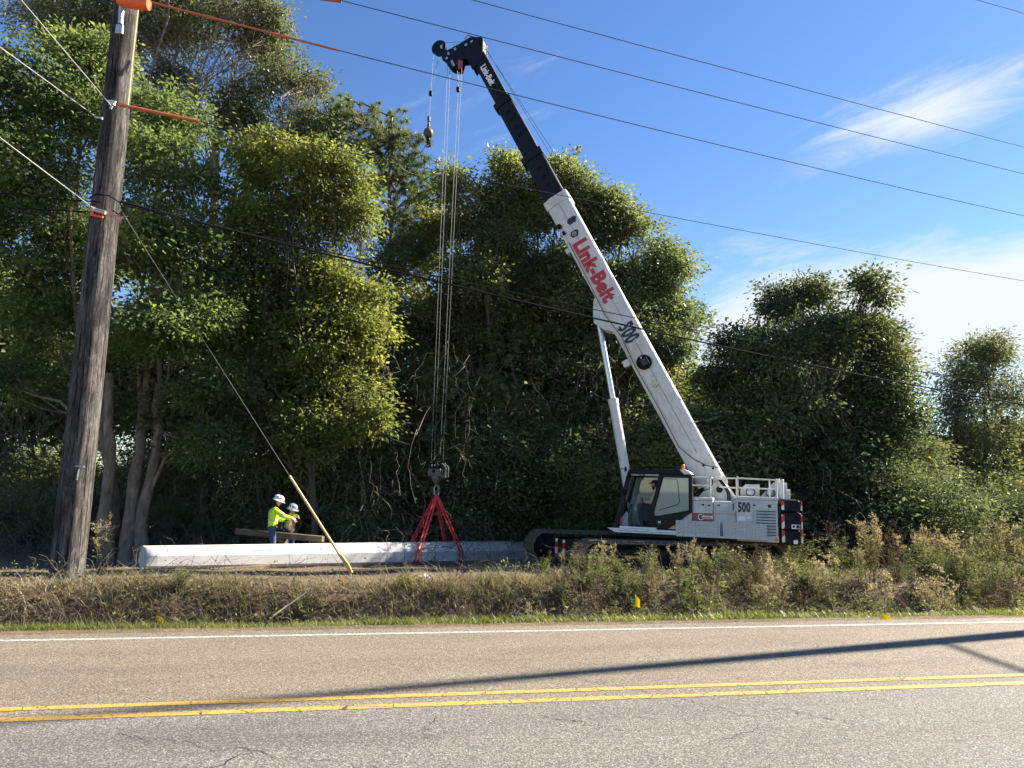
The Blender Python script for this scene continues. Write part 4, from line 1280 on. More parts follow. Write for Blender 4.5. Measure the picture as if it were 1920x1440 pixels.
    st = m.build("step_rail", M['alu'], CR, 0.006)
    MB().bx(0.5, 2.0, 1.5, 1.508, 1.055, 1.065).build("step_groove", M['charcoal'], st)
    MB().bx(1.0, 1.98, 1.28, 1.42, 1.122, 1.17).build("door_sill", M['alu'], CR, 0.006)
    # hand rails
    def rail(pts_list, nm="handrail"):
        m = MB()
        for pts in pts_list: m.tube(pts, 0.018, 8)
        return m.build(nm, M['crane_white'], CR)
    rail([[(0.10, 1.27, 2.50), (-0.38, 1.27, 2.50)], [(0.10, 1.27, 2.29), (-0.38, 1.27, 2.29)], [(-0.36, 1.27, 1.97), (-0.36, 1.27, 2.53)], [(-0.25, 0.75, 2.2), (-0.25, 0.75, 2.48)], [(-0.38, 1.27, 2.50), (-0.38, 0.6, 2.50)]])
    rail([[(-1.03, 1.27, 2.02), (-1.03, 1.27, 2.55)], [(-1.97, 1.27, 2.02), (-1.97, 1.27, 2.50)], [(-1.03, 1.27, 2.50), (-1.97, 1.27, 2.47)], [(-1.03, 1.27, 2.26), (-1.97, 1.27, 2.24)], [(-0.99, 0.9, 2.02), (-0.99, 0.9, 2.5)],
          [(-1.80, 1.0, 2.02), (-1.80, 1.0, 2.46)], [(-1.03, 1.27, 2.5), (-0.99, 0.9, 2.5)], [(-0.99, 0.9, 2.5), (-0.55, 0.75, 2.5)], [(-0.99, 0.9, 2.25), (-0.55, 0.75, 2.27)]])
    MB().bx(-0.60, -0.42, 0.60, 0.72, 2.46, 2.56).build("valve_box", M['crane_white'], CR, 0.01)
    # boom foot side plates
    for y in (-0.42, 0.36):
        f = MB().prism([(0.25, 1.04), (0.1, 1.9), (-0.25, 2.32), (-0.45, 2.42), (-0.68, 2.36), (-0.95, 1.95), (-1.05, 1.04)], y, y + 0.06).build("boom_foot_plate", M['crane_white'], CR, 0.008)
        s = 1 if y > 0 else -1
        yy = y + 0.06 if s > 0 else y
        MB().lathe([(0.085, 0), (0.085, 0.03), (0.05, 0.05), (0.02, 0.055)], (-0.53, yy, 2.2), (0, s, 0), 18).build("pivot_pin", M['charcoal'], f)
    # winches behind the boom foot
    for xc, r in ((-1.30, 0.25), (-1.80, 0.25)):
        for y in (0.30, -0.36):
            MB().prism(([(xc - 0.24, 1.95), (xc + 0.24, 1.95), (xc + 0.24, 2.22), (xc + 0.1, 2.36), (xc - 0.24, 2.36)] if xc > -1.5 else [(xc - 0.26, 1.95), (xc + 0.3, 1.95), (xc + 0.02, 2.30), (xc - 0.1, 2.42), (xc - 0.26, 2.42)]), y, y + 0.05).build("winch_bracket", M['crane_grey'], CR, 0.004)
        w = MB().lathe([(0.2, -0.28), (0.2, -0.25), (0.14, -0.25), (0.14, 0.25), (0.2, 0.25), (0.2, 0.28)], (xc, 0, 2.17), (0, 1, 0), 24).build("winch_drum", M['charcoal'], CR)
        MB().lathe([(0.16, -0.25)] + [(0.16 + 0.008 * (i % 2), -0.245 + i * 0.49 / 30) for i in range(31)] + [(0.16, 0.25)], (xc, 0, 2.17), (0, 1, 0), 20).build("wound_rope", M['rope'], w)
        MB().lathe([(0.12, 0), (0.12, 0.015), (0.105, 0.02)], (xc - 0.02, 0.35, 2.15), (0, 1, 0), 20).build("winch_motor", M['charcoal'], w)
        MB().lathe([(0.095, 0), (0.095, 0.03), (0.04, 0.05)], (xc - 0.02, 0.36, 2.15), (0, 1, 0), 16).build("motor_cap", M['galv'], w)
    m = MB(); m.bx(-2.22, -2.02, 0.35, 0.7, 1.99, 2.42); m.cyl((-2.1, 0.75, 2.0), (-2.1, 0.75, 2.5), 0.05, n=12); m.bx(-2.3, -2.2, 0.4, 0.6, 2.0, 2.25)
    m.build("counterweight_hoist", M['crane_white'], CR, 0.01)
    MB().cyl((-2.0, 0.6, 2.02), (-2.0, 0.6, 2.52), 0.06, n=12).build("filler_neck", M['crane_white'], CR)
    # hoses at the boom foot
    for dx in (0.0, 0.05):
        MB().tube([(-0.50 + dx, 0.47, 2.52), (-0.58 + dx, 0.55, 2.45), (-0.70 + dx, 0.55, 2.3), (-0.80 + dx, 0.52, 2.1), (-0.80 + dx, 0.5, 1.92)], 0.02, 8).build("hydraulic_hose", M['cable'], CR)
    MB().tube([(-0.35, 0.5, 2.5), (-0.36, 0.5, 2.35), (-0.25, 0.48, 2.2), (0.05, 0.46, 2.1), (0.3, 0.45, 1.9)], 0.014, 6).build("hydraulic_hose", M['cable'], CR)
    # counterweight
    for i, (z0, z1, xr) in enumerate(((0.88, 1.24, -2.50), (1.255, 1.68, -2.52), (1.695, 1.985, -2.50))):
        c = MB().prism([(-2.04, z0), (-2.04, z1), (xr + 0.03, z1), (xr, z1 - 0.04), (xr, z0 + 0.04), (xr + 0.03, z0)], -1.28, 1.28).build("counterweight_slab", M['navy'], CR, 0.025)
        if i != 1:
            MB().bx(-2.46, -2.30, 1.275, 1.285, z0 + 0.1, z1 - 0.06).build("lifting_recess", M['black'], c, 0.004)
            MB().cyl((-2.36, 1.27, z0 + 0.18), (-2.36, 1.30, z0 + 0.18), 0.045, n=12).build("lifting_pin", M['navy'], c)
        else:
            MB().bx(-2.47, -2.35, 1.278, 1.284, 1.49, 1.64).build("lifting_recess", M['black'], c, 0.004)
            MB().bx(-2.49, -2.295, 1.283, 1.288, 1.285, 1.39).build("warning_decal", M['white'], c)
            MB().bx(-2.48, -2.40, 1.288, 1.290, 1.295, 1.38).build("warning_decal", M['ink'], c)
            MB().ball((-2.345, 1.289, 1.34), (0.03, 0.002, 0.035)).build("warning_mark", M['ink'], c)
        if i == 0:
            MB().bx(-2.43, -2.33, 1.283, 1.287, 0.92, 1.03).build("warning_decal", M['white'], c)
            MB().bx(-2.43, -2.33, 1.287, 1.289, 1.01, 1.03).build("warning_mark", M['orange'], c)
    for z0, z1 in ((0.95, 1.235), (1.27, 1.62), (1.74, 1.96)):
        o = MB().box((0, 0, 0), (0.07, 0.012, z1 - z0)).build("hazard_strip", M['hazard'], CR); o.location = (-2.10, 1.288, (z0 + z1) / 2)
        o = MB().box((0, 0, 0), (0.035, 0.05, z1 - z0 + 0.02)).build("hazard_strip", M['hazard'], CR); o.location = (-2.535, 1.24, (z0 + z1) / 2)


crane_house()


def crane_cab():
    y0, y1 = 0.36, YN
    m = MB()
    m.bx(0.12, 2.17, y0, y1, 1.06, 1.12)                                     # floor pan
    m.prism([(0.12, 1.1), (0.2, 1.1), (0.2, 2.5), (0.12, 2.5)], y0, y1)       # rear wall lower
    m.prism([(0.2, 1.1), (2.17, 1.1), (2.09, 1.42), (0.2, 1.42)], y0, y0 + 0.04)  # far side, below the window
    for y in (y0, y1 - 0.07):                                                # front posts
        m.prism([(2.19, 1.08), (2.06, 1.08), (1.68, 2.58), (1.78, 2.62)], y, y + 0.07)
        m.prism([(0.12, 2.4), (0.24, 2.4), (0.24, 2.56), (0.12, 2.56)], y, y + 0.07)
    m.prism([(1.16, 1.1), (1.24, 1.1), (0.96, 2.56), (0.88, 2.56)], y1 - 0.06, y1)   # door post
    m.prism([(1.16, 1.4), (1.24, 1.4), (0.96, 2.56), (0.88, 2.56)], y0, y0 + 0.05)
    m.prism([(0.12, 2.48), (1.72, 2.48), (1.72, 2.56), (0.12, 2.56)], y0, y0 + 0.05)
    m.prism([(0.12, 2.50), (1.74, 2.50), (1.72, 2.56), (0.12, 2.56)], y1 - 0.05, y1 - 0.001)
    m.bx(2.05, 2.16, y0 + 0.07, y1 - 0.07, 1.12, 1.2)
    cab = m.build("cab", M['charcoal'], CR, 0.008)
    MB().prism([(0.12, 2.56), (1.76, 2.565), (1.80, 2.60), (1.76, 2.665), (0.55, 2.69), (0.30, 2.68), (0.16, 2.62)], y0 - 0.02, y1 + 0.01).build("roof", M['navy'], cab, 0.02)
    MB().prism([(0.10, 2.565), (0.30, 2.565), (0.42, 2.688), (0.28, 2.70), (0.15, 2.63)], y0 - 0.03, y1 + 0.02).build("roof_corner", M['crane_white'], cab, 0.02)
    MB().prism([(0.95, 2.51), (1.70, 2.51), (1.70, 2.555), (0.95, 2.555)], y1 - 0.006, y1 + 0.006).build("roof_rail", M['interior'], cab)
    for x in (1.35, 1.45):
        MB().bx(x - 0.04, x + 0.04, y1 + 0.006, y1 + 0.012, 2.515, 2.55).build("vent", M['ink'], cab)
    r = MB()
    r.tube([(1.75, y1 - 0.05, 2.66), (1.75, y1 - 0.05, 2.74), (0.5, y1 - 0.05, 2.76), (0.46, y1 - 0.05, 2.69)], 0.012, 6)
    r.tube([(1.75, y0 + 0.05, 2.66), (1.75, y0 + 0.05, 2.74), (0.5, y0 + 0.05, 2.76), (0.46, y0 + 0.05, 2.69)], 0.012, 6)
    r.build("roof_guard_rail", M['black'], cab)
    MB().lathe([(0.05, 0), (0.055, 0.01), (0.055, 0.03), (0.05, 0.11), (0.03, 0.14), (0.0, 0.145)], (0.36, 0.95, 2.70), n=16).build("beacon", M['amber'], cab)
    # glass
    g = MB(); g.prism([(2.125, 1.12), (2.115, 1.12), (1.705, 2.58), (1.715, 2.58)], y0 + 0.07, y1 - 0.07)
    g.build("windscreen", M['glass_clear'], cab)
    MB().prism([(0.3, 1.44), (1.18, 1.42), (0.9, 2.48), (0.3, 2.48)], y0 + 0.015, y0 + 0.02).build("side_window", M['glass'], cab)
    MB().prism([(1.26, 1.42), (2.02, 1.42), (1.70, 2.48), (0.99, 2.48)], y0 + 0.015, y0 + 0.02).build("side_window", M['glass'], cab)
    # sliding door, pushed back over the housing
    out = [(0.91, 2.53), (0.86, 2.55), (0.12, 2.555), (0.09, 2.53), (0.09, 1.61), (0.72, 1.15), (1.19, 1.13), (1.18, 1.63)]
    win = [(0.84, 2.47), (0.79, 2.49), (0.20, 2.485), (0.17, 2.46), (0.165, 1.66), (0.20, 1.63), (0.98, 1.46), (1.06, 1.46), (1.08, 1.52), (1.07, 1.62)]
    bm = bmesh.new()
    def loop(poly, y): return [bm.verts.new((p[0], y, p[1])) for p in poly]
    ya, yb = YN + 0.015, YN + 0.055
    eds = []
    for y in (ya, yb):
        lo, li = loop(out, y), loop(win, y)
        e = [bm.edges.new((L[i], L[(i + 1) % len(L)])) for L in (lo, li) for i in range(len(L))]
        bmesh.ops.triangle_fill(bm, use_beauty=True, use_dissolve=False, edges=e)
        eds.append((lo, li))
    for k in (0, 1):
        A, B = eds[0][k], eds[1][k]
        for i in range(len(A)):
            bm.faces.new((A[i], A[(i + 1) % len(A)], B[(i + 1) % len(A)], B[i]))
    bmesh.ops.recalc_face_normals(bm, faces=bm.faces)
    me = bpy.data.meshes.new("door"); bm.to_mesh(me); bm.free()
    door = link_mesh("door", me, M['charcoal'], cab)
    MB().prism(win, YN + 0.03, YN + 0.036).build("door_window", M['glass'], cab)
    fr = MB(); fr.tube([(p[0], YN + 0.056, p[1]) for p in win] + [(win[0][0], YN + 0.056, win[0][1])], 0.012, 6); fr.build("window_seal", M['black'], cab)
    fr = MB(); q = [(0.80, 2.44), (0.50, 2.44), (0.46, 2.38), (0.42, 1.85), (0.46, 1.78), (0.95, 1.62)]
    fr.tube([(p[0], YN + 0.04, p[1]) for p in q], 0.009, 6); fr.build("sliding_pane_seal", M['black'], cab)
    MB().bx(0.90, 0.97, YN + 0.055, YN + 0.059, 1.27, 1.34).build("door_sticker", M['white'], cab)
    MB().bx(0.90, 0.97, YN + 0.059, YN + 0.061, 1.275, 1.30).build("door_sticker", M['ink'], cab)
    MB().prism([(0.70, 1.17), (0.50, 1.17), (0.50, 1.24), (0.60, 1.24)], YN + 0.012, YN + 0.018).build("yellow_decal", M['yellow_vinyl'], cab)
    # white corner panel under the slanted door edge
    MB().prism([(0.11, 1.60), (0.11, 1.38), (0.48, 1.38), (0.48, 1.15), (0.72, 1.15)], YN - 0.01, YN + 0.012).build("corner_panel", M['crane_grey'], cab)
    # inside
    s = MB(); s.bx(0.82, 1.30, 0.62, 1.08, 1.48, 1.62); s.prism([(0.74, 1.55), (0.88, 1.55), (0.78, 2.28), (0.66, 2.28)], 0.62, 1.08); s.bx(0.9, 1.25, 0.68, 1.02, 1.12, 1.48)
    s.build("seat", M['seat'], cab, 0.04)
    s = MB(); s.bx(1.05, 1.42, 1.09, 1.24, 1.32, 1.72); s.cyl((1.38, 1.16, 1.72), (1.42, 1.16, 1.88), 0.018, n=8); s.ball((1.42, 1.16, 1.9), 0.03)
    s.build("armrest_console", M['seat'], cab, 0.02)
    s = MB(); s.prism([(1.75, 1.12), (2.04, 1.12), (2.0, 1.35), (1.86, 1.55), (1.80, 1.5), (1.82, 1.3)], 0.5, 1.1); s.box((1.88, 0.62, 1.70), (0.04, 0.2, 0.15))
    s.build("dashboard", M['interior'], cab, 0.01)
    MB().bx(1.30, 1.98, 0.42, 0.5, 1.12, 1.5).build("side_trim", M['interior'], cab, 0.02)
    s = MB()
    s.tube([(1.96, 1.05, 1.2), (1.75, 1.1, 1.62), (1.72, 1.1, 1.7)], 0.014, 8); s.ball((1.71, 1.1, 1.72), 0.03)
    for k in range(3): s.prism([(1.95 - k * 0.06, 1.3 - k * 0.04), (1.99 - k * 0.06, 1.3 - k * 0.04), (1.83 - k * 0.06, 1.13), (1.78 - k * 0.06, 1.13)], 0.75 + k * 0.13, 0.84 + k * 0.13)
    s.build("pedals_and_lever", M['black'], cab)
    MB().bx(1.96, 2.02, 1.18, 1.22, 1.2, 1.42).build("fire_extinguisher", M['red'], cab, 0.015)
    # mirrors and work lamp on the front post
    for z in (2.48, 2.06):
        mm = MB(); mm.lathe([(0.0, -0.02), (0.07, -0.02), (0.08, 0.0), (0.07, 0.02), (0, 0.02)], (1.70 + (2.48 - z) * 0.28 + 0.03, y1 + 0.05, z), (0.7, 0.6, 0.1), 18)
        mm.tube([(1.76 + (2.48 - z) * 0.28, y1 - 0.03, z), (1.72 + (2.48 - z) * 0.28, y1 + 0.04, z)], 0.012, 6)
        mm.build("mirror", M['black'], cab)
    mm = MB(); mm.tube([(1.80, y1 - 0.02, 2.66), (1.95, y1, 2.70), (2.02, y1, 2.55), (2.0, y1, 2.4)], 0.012, 6); mm.tube([(1.85, y1 - 0.05, 2.62), (1.85, y1 - 0.05, 2.74)], 0.03, 8)
    mm.build("hose_loop", M['cable'], cab)
    mm = MB(); mm.tube([(2.19, y1 - 0.2, 1.2), (2.0, y1 - 0.25, 1.9), (1.85, y1 - 0.2, 2.5)], 0.012, 6); mm.build("wiper", M['black'], cab)


crane_cab()

# ------------------------------------------------------------------ the boom
BA = R(62.2)
BD = Vector((math.cos(BA), 0, math.sin(BA))); BP = Vector((-math.sin(BA), 0, math.cos(BA))); B0 = Vector((4.3, 0, 11.1))


def bpt(s, u, y=0.0):
    return B0 + BD * s + BP * u + Vector((0, y, 0))


def boom_sec(m, s0, s1, w, h, ch=0.28, du=0.0, tch=0.06):
    hw, hh = w / 2, h / 2
    prof = [(-hw, hh - tch * w), (-hw + tch * w, hh), (hw - tch * w, hh), (hw, hh - tch * w), (hw, -hh + ch * h), (hw - ch * w * 0.55, -hh), (-hw + ch * w * 0.55, -hh), (-hw, -hh + ch * h)]
    n = len(prof)
    vs = [bpt(s0, u + du, y) for y, u in prof] + [bpt(s1, u + du, y) for y, u in prof]
    fs = [tuple(range(n)), tuple(reversed(range(n, 2 * n)))] + [(i, i + n, (i + 1) % n + n, (i + 1) % n) for i in range(n)]
    m.add(vs, fs)


def crane_boom():
    m = MB()
    boom_sec(m, -9.85, -0.2, 0.62, 0.76)
    for y in (-0.26, 0.21):
        m.prism([(bpt(s, u).x, bpt(s, u).z) for s, u in ((-9.5, -0.36), (-9.5, 0.38), (-10.0, 0.40), (-10.22, 0.25), (-10.25, 0.0), (-10.05, -0.2))], y, y + 0.05)
    base = m.build("boom_base_section", M['crane_white'], CR, 0.006)
    m = MB(); boom_sec(m, -0.30, 0.0, 0.70, 0.84, 0.3); m.build("base_collar", M['crane_white'], base, 0.008)
    for u in (-0.25, 0.25):
        MB().cyl(bpt(-0.12, u, 0.35), bpt(-0.12, u, 0.36), 0.03, n=10).build("bolt", M['galv'], base)
    m = MB(); boom_sec(m, -0.05, 1.66, 0.54, 0.66); s2 = m.build("boom_middle_section", M['navy'], CR, 0.005)
    m = MB(); boom_sec(m, 1.56, 1.80, 0.62, 0.76, 0.34, -0.02); m.build("section_collar", M['navy'], s2, 0.008)
    m = MB(); boom_sec(m, 1.7, 3.95, 0.46, 0.57); s3 = m.build("boom_middle_section", M['navy'], CR, 0.005)
    m = MB(); boom_sec(m, 3.86, 4.08, 0.54, 0.66, 0.34, -0.02); m.build("section_collar", M['navy'], s3, 0.008)
    m = MB(); boom_sec(m, 3.98, 6.1, 0.39, 0.49); s4 = m.build("boom_tip_section", M['navy'], CR, 0.005)
    # pinning recesses in the dark sections: six-sided pockets
    def pocket(parent, s, y, r=0.085):
        pm = MB()
        ring = [(r * 1.25 * math.cos(a), r * 0.8 * math.sin(a)) for a in (i * math.pi / 3 for i in range(6))]
        vs = []
        for k, d in ((1.0, 0.012), (0.8, 0.012), (0.72, 0.002)):
            vs += [bpt(s + p[1] * k * 0.9, p[0] * k * 0.9, y + d) for p in ring]
        vs += [bpt(s + p[1], p[0], y - 0.004) for p in ring]
        fs = [(i, (i + 1) % 6, 6 + (i + 1) % 6, 6 + i) for i in range(6)] + [(6 + i, 6 + (i + 1) % 6, 12 + (i + 1) % 6, 12 + i) for i in range(6)] + [tuple(range(12, 18))] + [(18 + i, 18 + (i + 1) % 6, (i + 1) % 6, i) for i in range(6)]
        pm.add(vs, fs); pm.build("pocket", M['black'], parent)
    for s in (0.45, 0.78, 1.12): pocket(s2, s, 0.27)
    for s in (2.55, 2.87, 3.2, 3.52): pocket(s3, s, 0.23)
    for s in (4.35, 4.6): pocket(s4, s, 0.195, 0.07)
    # raised stiffener dimples on the base section
    ridge = MB()
    pts = [(-0.17 + 0.0, -0.13), (-0.04, -0.15), (0.06, -0.12), (0.10, 0.0), (0.06, 0.12), (-0.04, 0.15), (-0.17, 0.13)]
    ridge.tube([(BD * p[0] + BP * p[1]) for p in pts], 0.016, 6)
    rme = ridge.mesh("stiffener_ridge"); rme.materials.append(M['crane_white'])
    for s in (-4.15, -6.0, -6.55, -7.1, -7.65, -8.2, -8.75, -9.25, -0.75, -5.4):
        o = link_mesh("stiffener_ridge", rme, None, base); o.location = bpt(s, 0.08, 0.31)
    # thin guide line along the middle of the web, line clips on the back
    MB().tube([bpt(-0.1, 0.02, 0.318), bpt(-9.0, 0.06, 0.318)], 0.004, 4).build("sensor_cord", M['cable'], base)
    for s in (-1.95, -3.3, -4.95, -6.6, -8.2, -9.45):
        MB().tube([bpt(s, 0.28, 0.32), bpt(s - 0.02, 0.5, 0.32)], 0.014, 6).build("line_clip", M['crane_white'], base)
    MB().tube([bpt(-1.6, -0.28, 0.33), bpt(-2.8, -0.31, 0.33), bpt(-4.2, -0.36, 0.33), bpt(-5.0, -0.24, 0.33), bpt(-6.0, -0.30, 0.33), bpt(-7.4, -0.27, 0.33), bpt(-8.6, -0.30, 0.34), bpt(-9.1, -0.1, 0.36), bpt(-9.4, 0.12, 0.36), bpt(-9.6, 0.38, 0.36)], 0.011, 6).build("electric_cable", M['cable'], base)
    # lift cylinder bracket
    for y in (-0.22, 0.17):
        MB().prism([(2.40, 6.72), (2.72, 6.80), (3.02, 7.02), (3.05, 7.35), (3.03, 7.75), (2.85, 7.9)], y, y + 0.05).build("cylinder_bracket", M['crane_white'], base, 0.006)
    # dark cable reel, camera, lamps, sensor
    r = MB().lathe([(0.21, 0), (0.22, 0.02), (0.22, 0.06), (0.16, 0.07), (0.0, 0.07)], bpt(-6.03, -0.02, 0.31), (0, 1, 0), 28).build("cable_reel", M['black'], base)
    rt = Matrix((BP, Vector((0, 1, 0)), BD)).transposed()
    MB().box(bpt(-6.03, -0.01, 0.39), (0.17, 0.03, 0.22), rt).build("reel_box", M['ink'], base, 0.01)
    MB().box(bpt(-5.88, -0.03, 0.40), (0.05, 0.03, 0.06), rt).build("reel_tag", M['galv'], base, 0.01)
    MB().tube([bpt(-5.92, 0.11, 0.4), bpt(-6.15, 0.11, 0.4)], 0.006, 5).build("reel_bar", M['galv'], base)
    MB().box(bpt(-5.78, -0.48, 0.2), (0.22, 0.16, 0.2), rt).build("junction_box", M['crane_white'], base, 0.015)
    MB().lathe([(0.0, 0), (0.12, 0.0), (0.10, 0.05), (0, 0.06)], bpt(-6.72, -0.05, 0.32), (0, 1, 0), 6).build("angle_indicator", pmat("cream_plastic", (0.62, 0.58, 0.44), 0.5), base)
    def diamond(s, u, y, a, b, mat, nm):
        pts = [(a, 0.03), (a * 0.7, b), (-a * 0.55, b), (-a, 0.0), (-a * 0.7, -b), (a * 0.55, -b)]
        k = MB(); vs = [bpt(s + p[1], u + p[0], y) for p in pts] + [bpt(s + p[1], u + p[0], y + 0.008) for p in pts]
        n = len(pts)
        k.add(vs, [tuple(range(n)), tuple(reversed(range(n, 2 * n)))] + [(i, i + n, (i + 1) % n + n, (i + 1) % n) for i in range(n)])
        return k.build(nm, mat, base)
    diamond(-1.02, 0.12, 0.311, 0.17, 0.10, M['ink'], "inspection_cover")
    diamond(-1.45, 0.0, 0.311, 0.15, 0.10, M['ink'], "emblem")
    k = MB(); ring = [bpt(-1.45 + 0.05 * math.sin(a), -0.01 + 0.06 * math.cos(a), 0.322) for a in np.linspace(0, 2 * math.pi, 17)]
    k.tube(ring, 0.008, 5); k.tube([bpt(-1.43, -0.03, 0.322), bpt(-1.47, 0.01, 0.322)], 0.012, 5); k.build("emblem_ring", M['white'], base)
    k = MB(); k.lathe([(0.05, 0), (0.075, 0.02), (0.075, 0.1), (0.05, 0.13)], bpt(-1.05, -0.31, 0.33), tuple(BD), 12); k.lathe([(0.04, 0), (0.055, 0.1)], bpt(-1.2, -0.28, 0.33), tuple(-BD), 10); k.build("floodlight", M['black'], base)
    MB().box(bpt(-1.75, -0.45, 0.1), (0.14, 0.12, 0.16), rt).build("sensor_box", M['crane_white'], base, 0.01)
    # lettering
    dn = tuple(-BD); up = tuple(BP)
    text("Link-Belt", 0.60, M['red'], base, bpt(-1.72, -0.02, 0.314), dn, up, 0.056, 0.93, 0.004, space=1.06)
    text("500", 0.62, M['ink'], base, bpt(-4.72, -0.02, 0.314), dn, up, 0.04, 0.62, 0.004, space=1.06)
    text("TCC", 0.17, M['white'], base, bpt(-4.72, -0.24, 0.322), up, tuple(BD), 0.03, 0.95, 0.004)
    text("Link-Belt", 0.29, M['white'], s4, bpt(5.60, -0.02, 0.20), dn, up, 0.04, 0.80, 0.004)
    k = MB()
    for q in (0.0, 0.07): k.box(bpt(-9.45, 0.12 + q, 0.322), (0.06, 0.006, 0.09), rt)
    k.build("warning_decal", M['white'], base); 
    k = MB(); k.box(bpt(-9.36, 0.05, 0.322), (0.06, 0.006, 0.06), rt); k.box(bpt(-9.55, 0.24, 0.322), (0.06, 0.006, 0.06), rt); k.build("warning_mark", M['ink'], base)
    # head
    hp = [(6.92, 16.35), (6.93, 17.02), (7.02, 17.10), (7.42, 17.18), (7.85, 16.99), (8.25, 16.86), (8.50, 16.98), (8.66, 16.95), (8.60, 16.78), (8.32, 16.55), (8.22, 16.28), (8.02, 16.15), (7.80, 16.14), (7.72, 16.42), (7.50, 16.40), (7.36, 16.10), (7.28, 15.95)]
    hd = MB()
    for y in (-0.21, 0.17): hd.prism(hp, y, y + 0.04)
    hd.bx(6.95, 7.4, -0.17, 0.17, 16.5, 17.0)
    head = hd.build("boom_head", M['navy'], CR, 0.008)
    for (x, z, r, nm) in ((8.62, 17.08, 0.24, "nose_sheave"), (8.05, 16.48, 0.25, "head_sheave"), (7.25, 16.95, 0.17, "top_sheave")):
        for y in ((0.0,) if nm == "nose_sheave" else (-0.08, 0.08)):
            MB().lathe([(0.04, -0.05), (r, -0.045), (r, -0.03), (r - 0.035, 0.0), (r, 0.03), (r, 0.045), (0.04, 0.05)], (x, y, z), (0, 1, 0), 26).build(nm, M['black'], head)
    MB().lathe([(0.0, 0), (0.27, 0.0), (0.27, 0.015), (0.05, 0.02)], (8.62, 0.12, 17.08), (0, 1, 0), 26).build("sheave_guard", M['navy'], head)
    MB().box((8.50, 0.16, 17.02), (0.08, 0.03, 0.22)).build("guard_tag", M['galv'], head)
    for x, z, w_, h_ in ((8.2, 16.72, 0.07, 0.1), (7.95, 16.84, 0.07, 0.1), (8.02, 16.33, 0.08, 0.24), (8.26, 16.56, 0.09, 0.07), (7.55, 16.92, 0.1, 0.07), (7.35, 17.0, 0.1, 0.06)):
        MB().box((x, 0.213, z), (w_, 0.01, h_), Matrix.Rotation(R(25), 3, 'Y')).build("head_tag", M['galv'], head)
    MB().prism([(7.66, 16.36), (7.84, 16.42), (7.80, 16.08), (7.66, 16.12)], 0.18, 0.215).build("limit_switch_tag", M['red_dull'], head)
    k = MB()
    for x in (7.92, 8.0): k.tube([(x, 0.1, 16.9), (x + 0.06, 0.1, 17.1)], 0.014, 6)
    k.tube([(7.05, 0.1, 17.1), (7.55, 0.12, 17.32), (7.65, 0.12, 17.2)], 0.014, 6); k.tube([(8.78, 0, 17.25), (8.84, 0, 17.36)], 0.02, 6)
    k.build("rope_guides", M['black'], head)
    # lift cylinder
    c = MB().tube([(1.86, 0, 1.35), (2.46, 0, 4.67)], 0.14, 24).build("lift_cylinder", M['crane_white'], CR)
    MB().tube([(2.44, 0, 4.55), (2.475, 0, 4.75)], 0.155, 24).build("cylinder_gland", M['crane_white'], c)
    MB().tube([(2.46, 0, 4.67), (2.93, 0, 7.15)], 0.085, 20).build("piston_rod", M['chrome'], c)
    MB().cyl((2.94, -0.25, 7.2), (2.94, 0.25, 7.2), 0.1, n=16).build("rod_pin", M['galv'], c)
    MB().cyl((1.86, -0.3, 1.35), (1.86, 0.3, 1.35), 0.12, n=16).build("cylinder_pin", M['charcoal'], c)
    # running ropes
    def rope(pts, r=0.0065, nm="hoist_rope", mt='rope'): MB().tube(pts, r, 5).build(nm, M[mt], CR)
    rope([(-1.35, 0.05, 2.42), (7.08, 0.08, 17.08)], 0.0065, mt='cable'); rope([(-1.85, -0.05, 2.42), (7.12, -0.08, 17.10)], 0.0065, mt='cable')
    rope([(7.30, 0.0, 17.13), (8.60, 0.0, 17.33)])
    for y in (-0.10, 0.10):
        rope([(8.27, y, 16.4), (8.25, y * 1.1, 2.9)]); rope([(7.82, y, 16.4), (7.95, y * 1.1, 2.9)])
    rope([(8.88, 0, 17.05), (8.94, 0, 14.5)])
    rope([(8.62, 0.06, 16.82), (8.86, 0.05, 15.6)], 0.007, "limit_switch_chain"); rope([(7.9, 0.1, 16.15), (7.82, 0.12, 15.45)], 0.007, "limit_switch_chain"); rope([(7.74, 0.1, 16.1), (7.84, 0.12, 15.45)], 0.007, "limit_switch_chain")
    MB().lathe([(0.03, -0.1), (0.06, -0.08), (0.065, 0.06), (0.03, 0.09)], (8.92, 0.0, 15.5), n=12).build("limit_switch_weight", M['black'], CR)
    MB().lathe([(0.03, -0.1), (0.06, -0.08), (0.065, 0.06), (0.03, 0.09)], (7.83, 0.11, 15.4), n=12).build("limit_switch_weight", M['black'], CR)


crane_boom()
CRM = Matrix.LocRotScale(CR.location, CR.rotation_euler.to_quaternion(), None)


def crane_world(p):
    return CRM @ Vector(p)


def hook_shape(m, c, r, t, a0=-200, a1=60, ax=(1, 0, 0)):
    """J-hook in the plane of ax and z"""
    ax = Vector(ax)
    pts = [Vector(c) + ax * (r * math.cos(R(a))) + Vector((0, 0, r * math.sin(R(a)))) for a in np.linspace(a0, a1, 16)]
    m.tube(pts, list(np.linspace(t, t * 1.1, 8)) + list(np.linspace(t * 1.1, t * 0.45, 8)), 10)


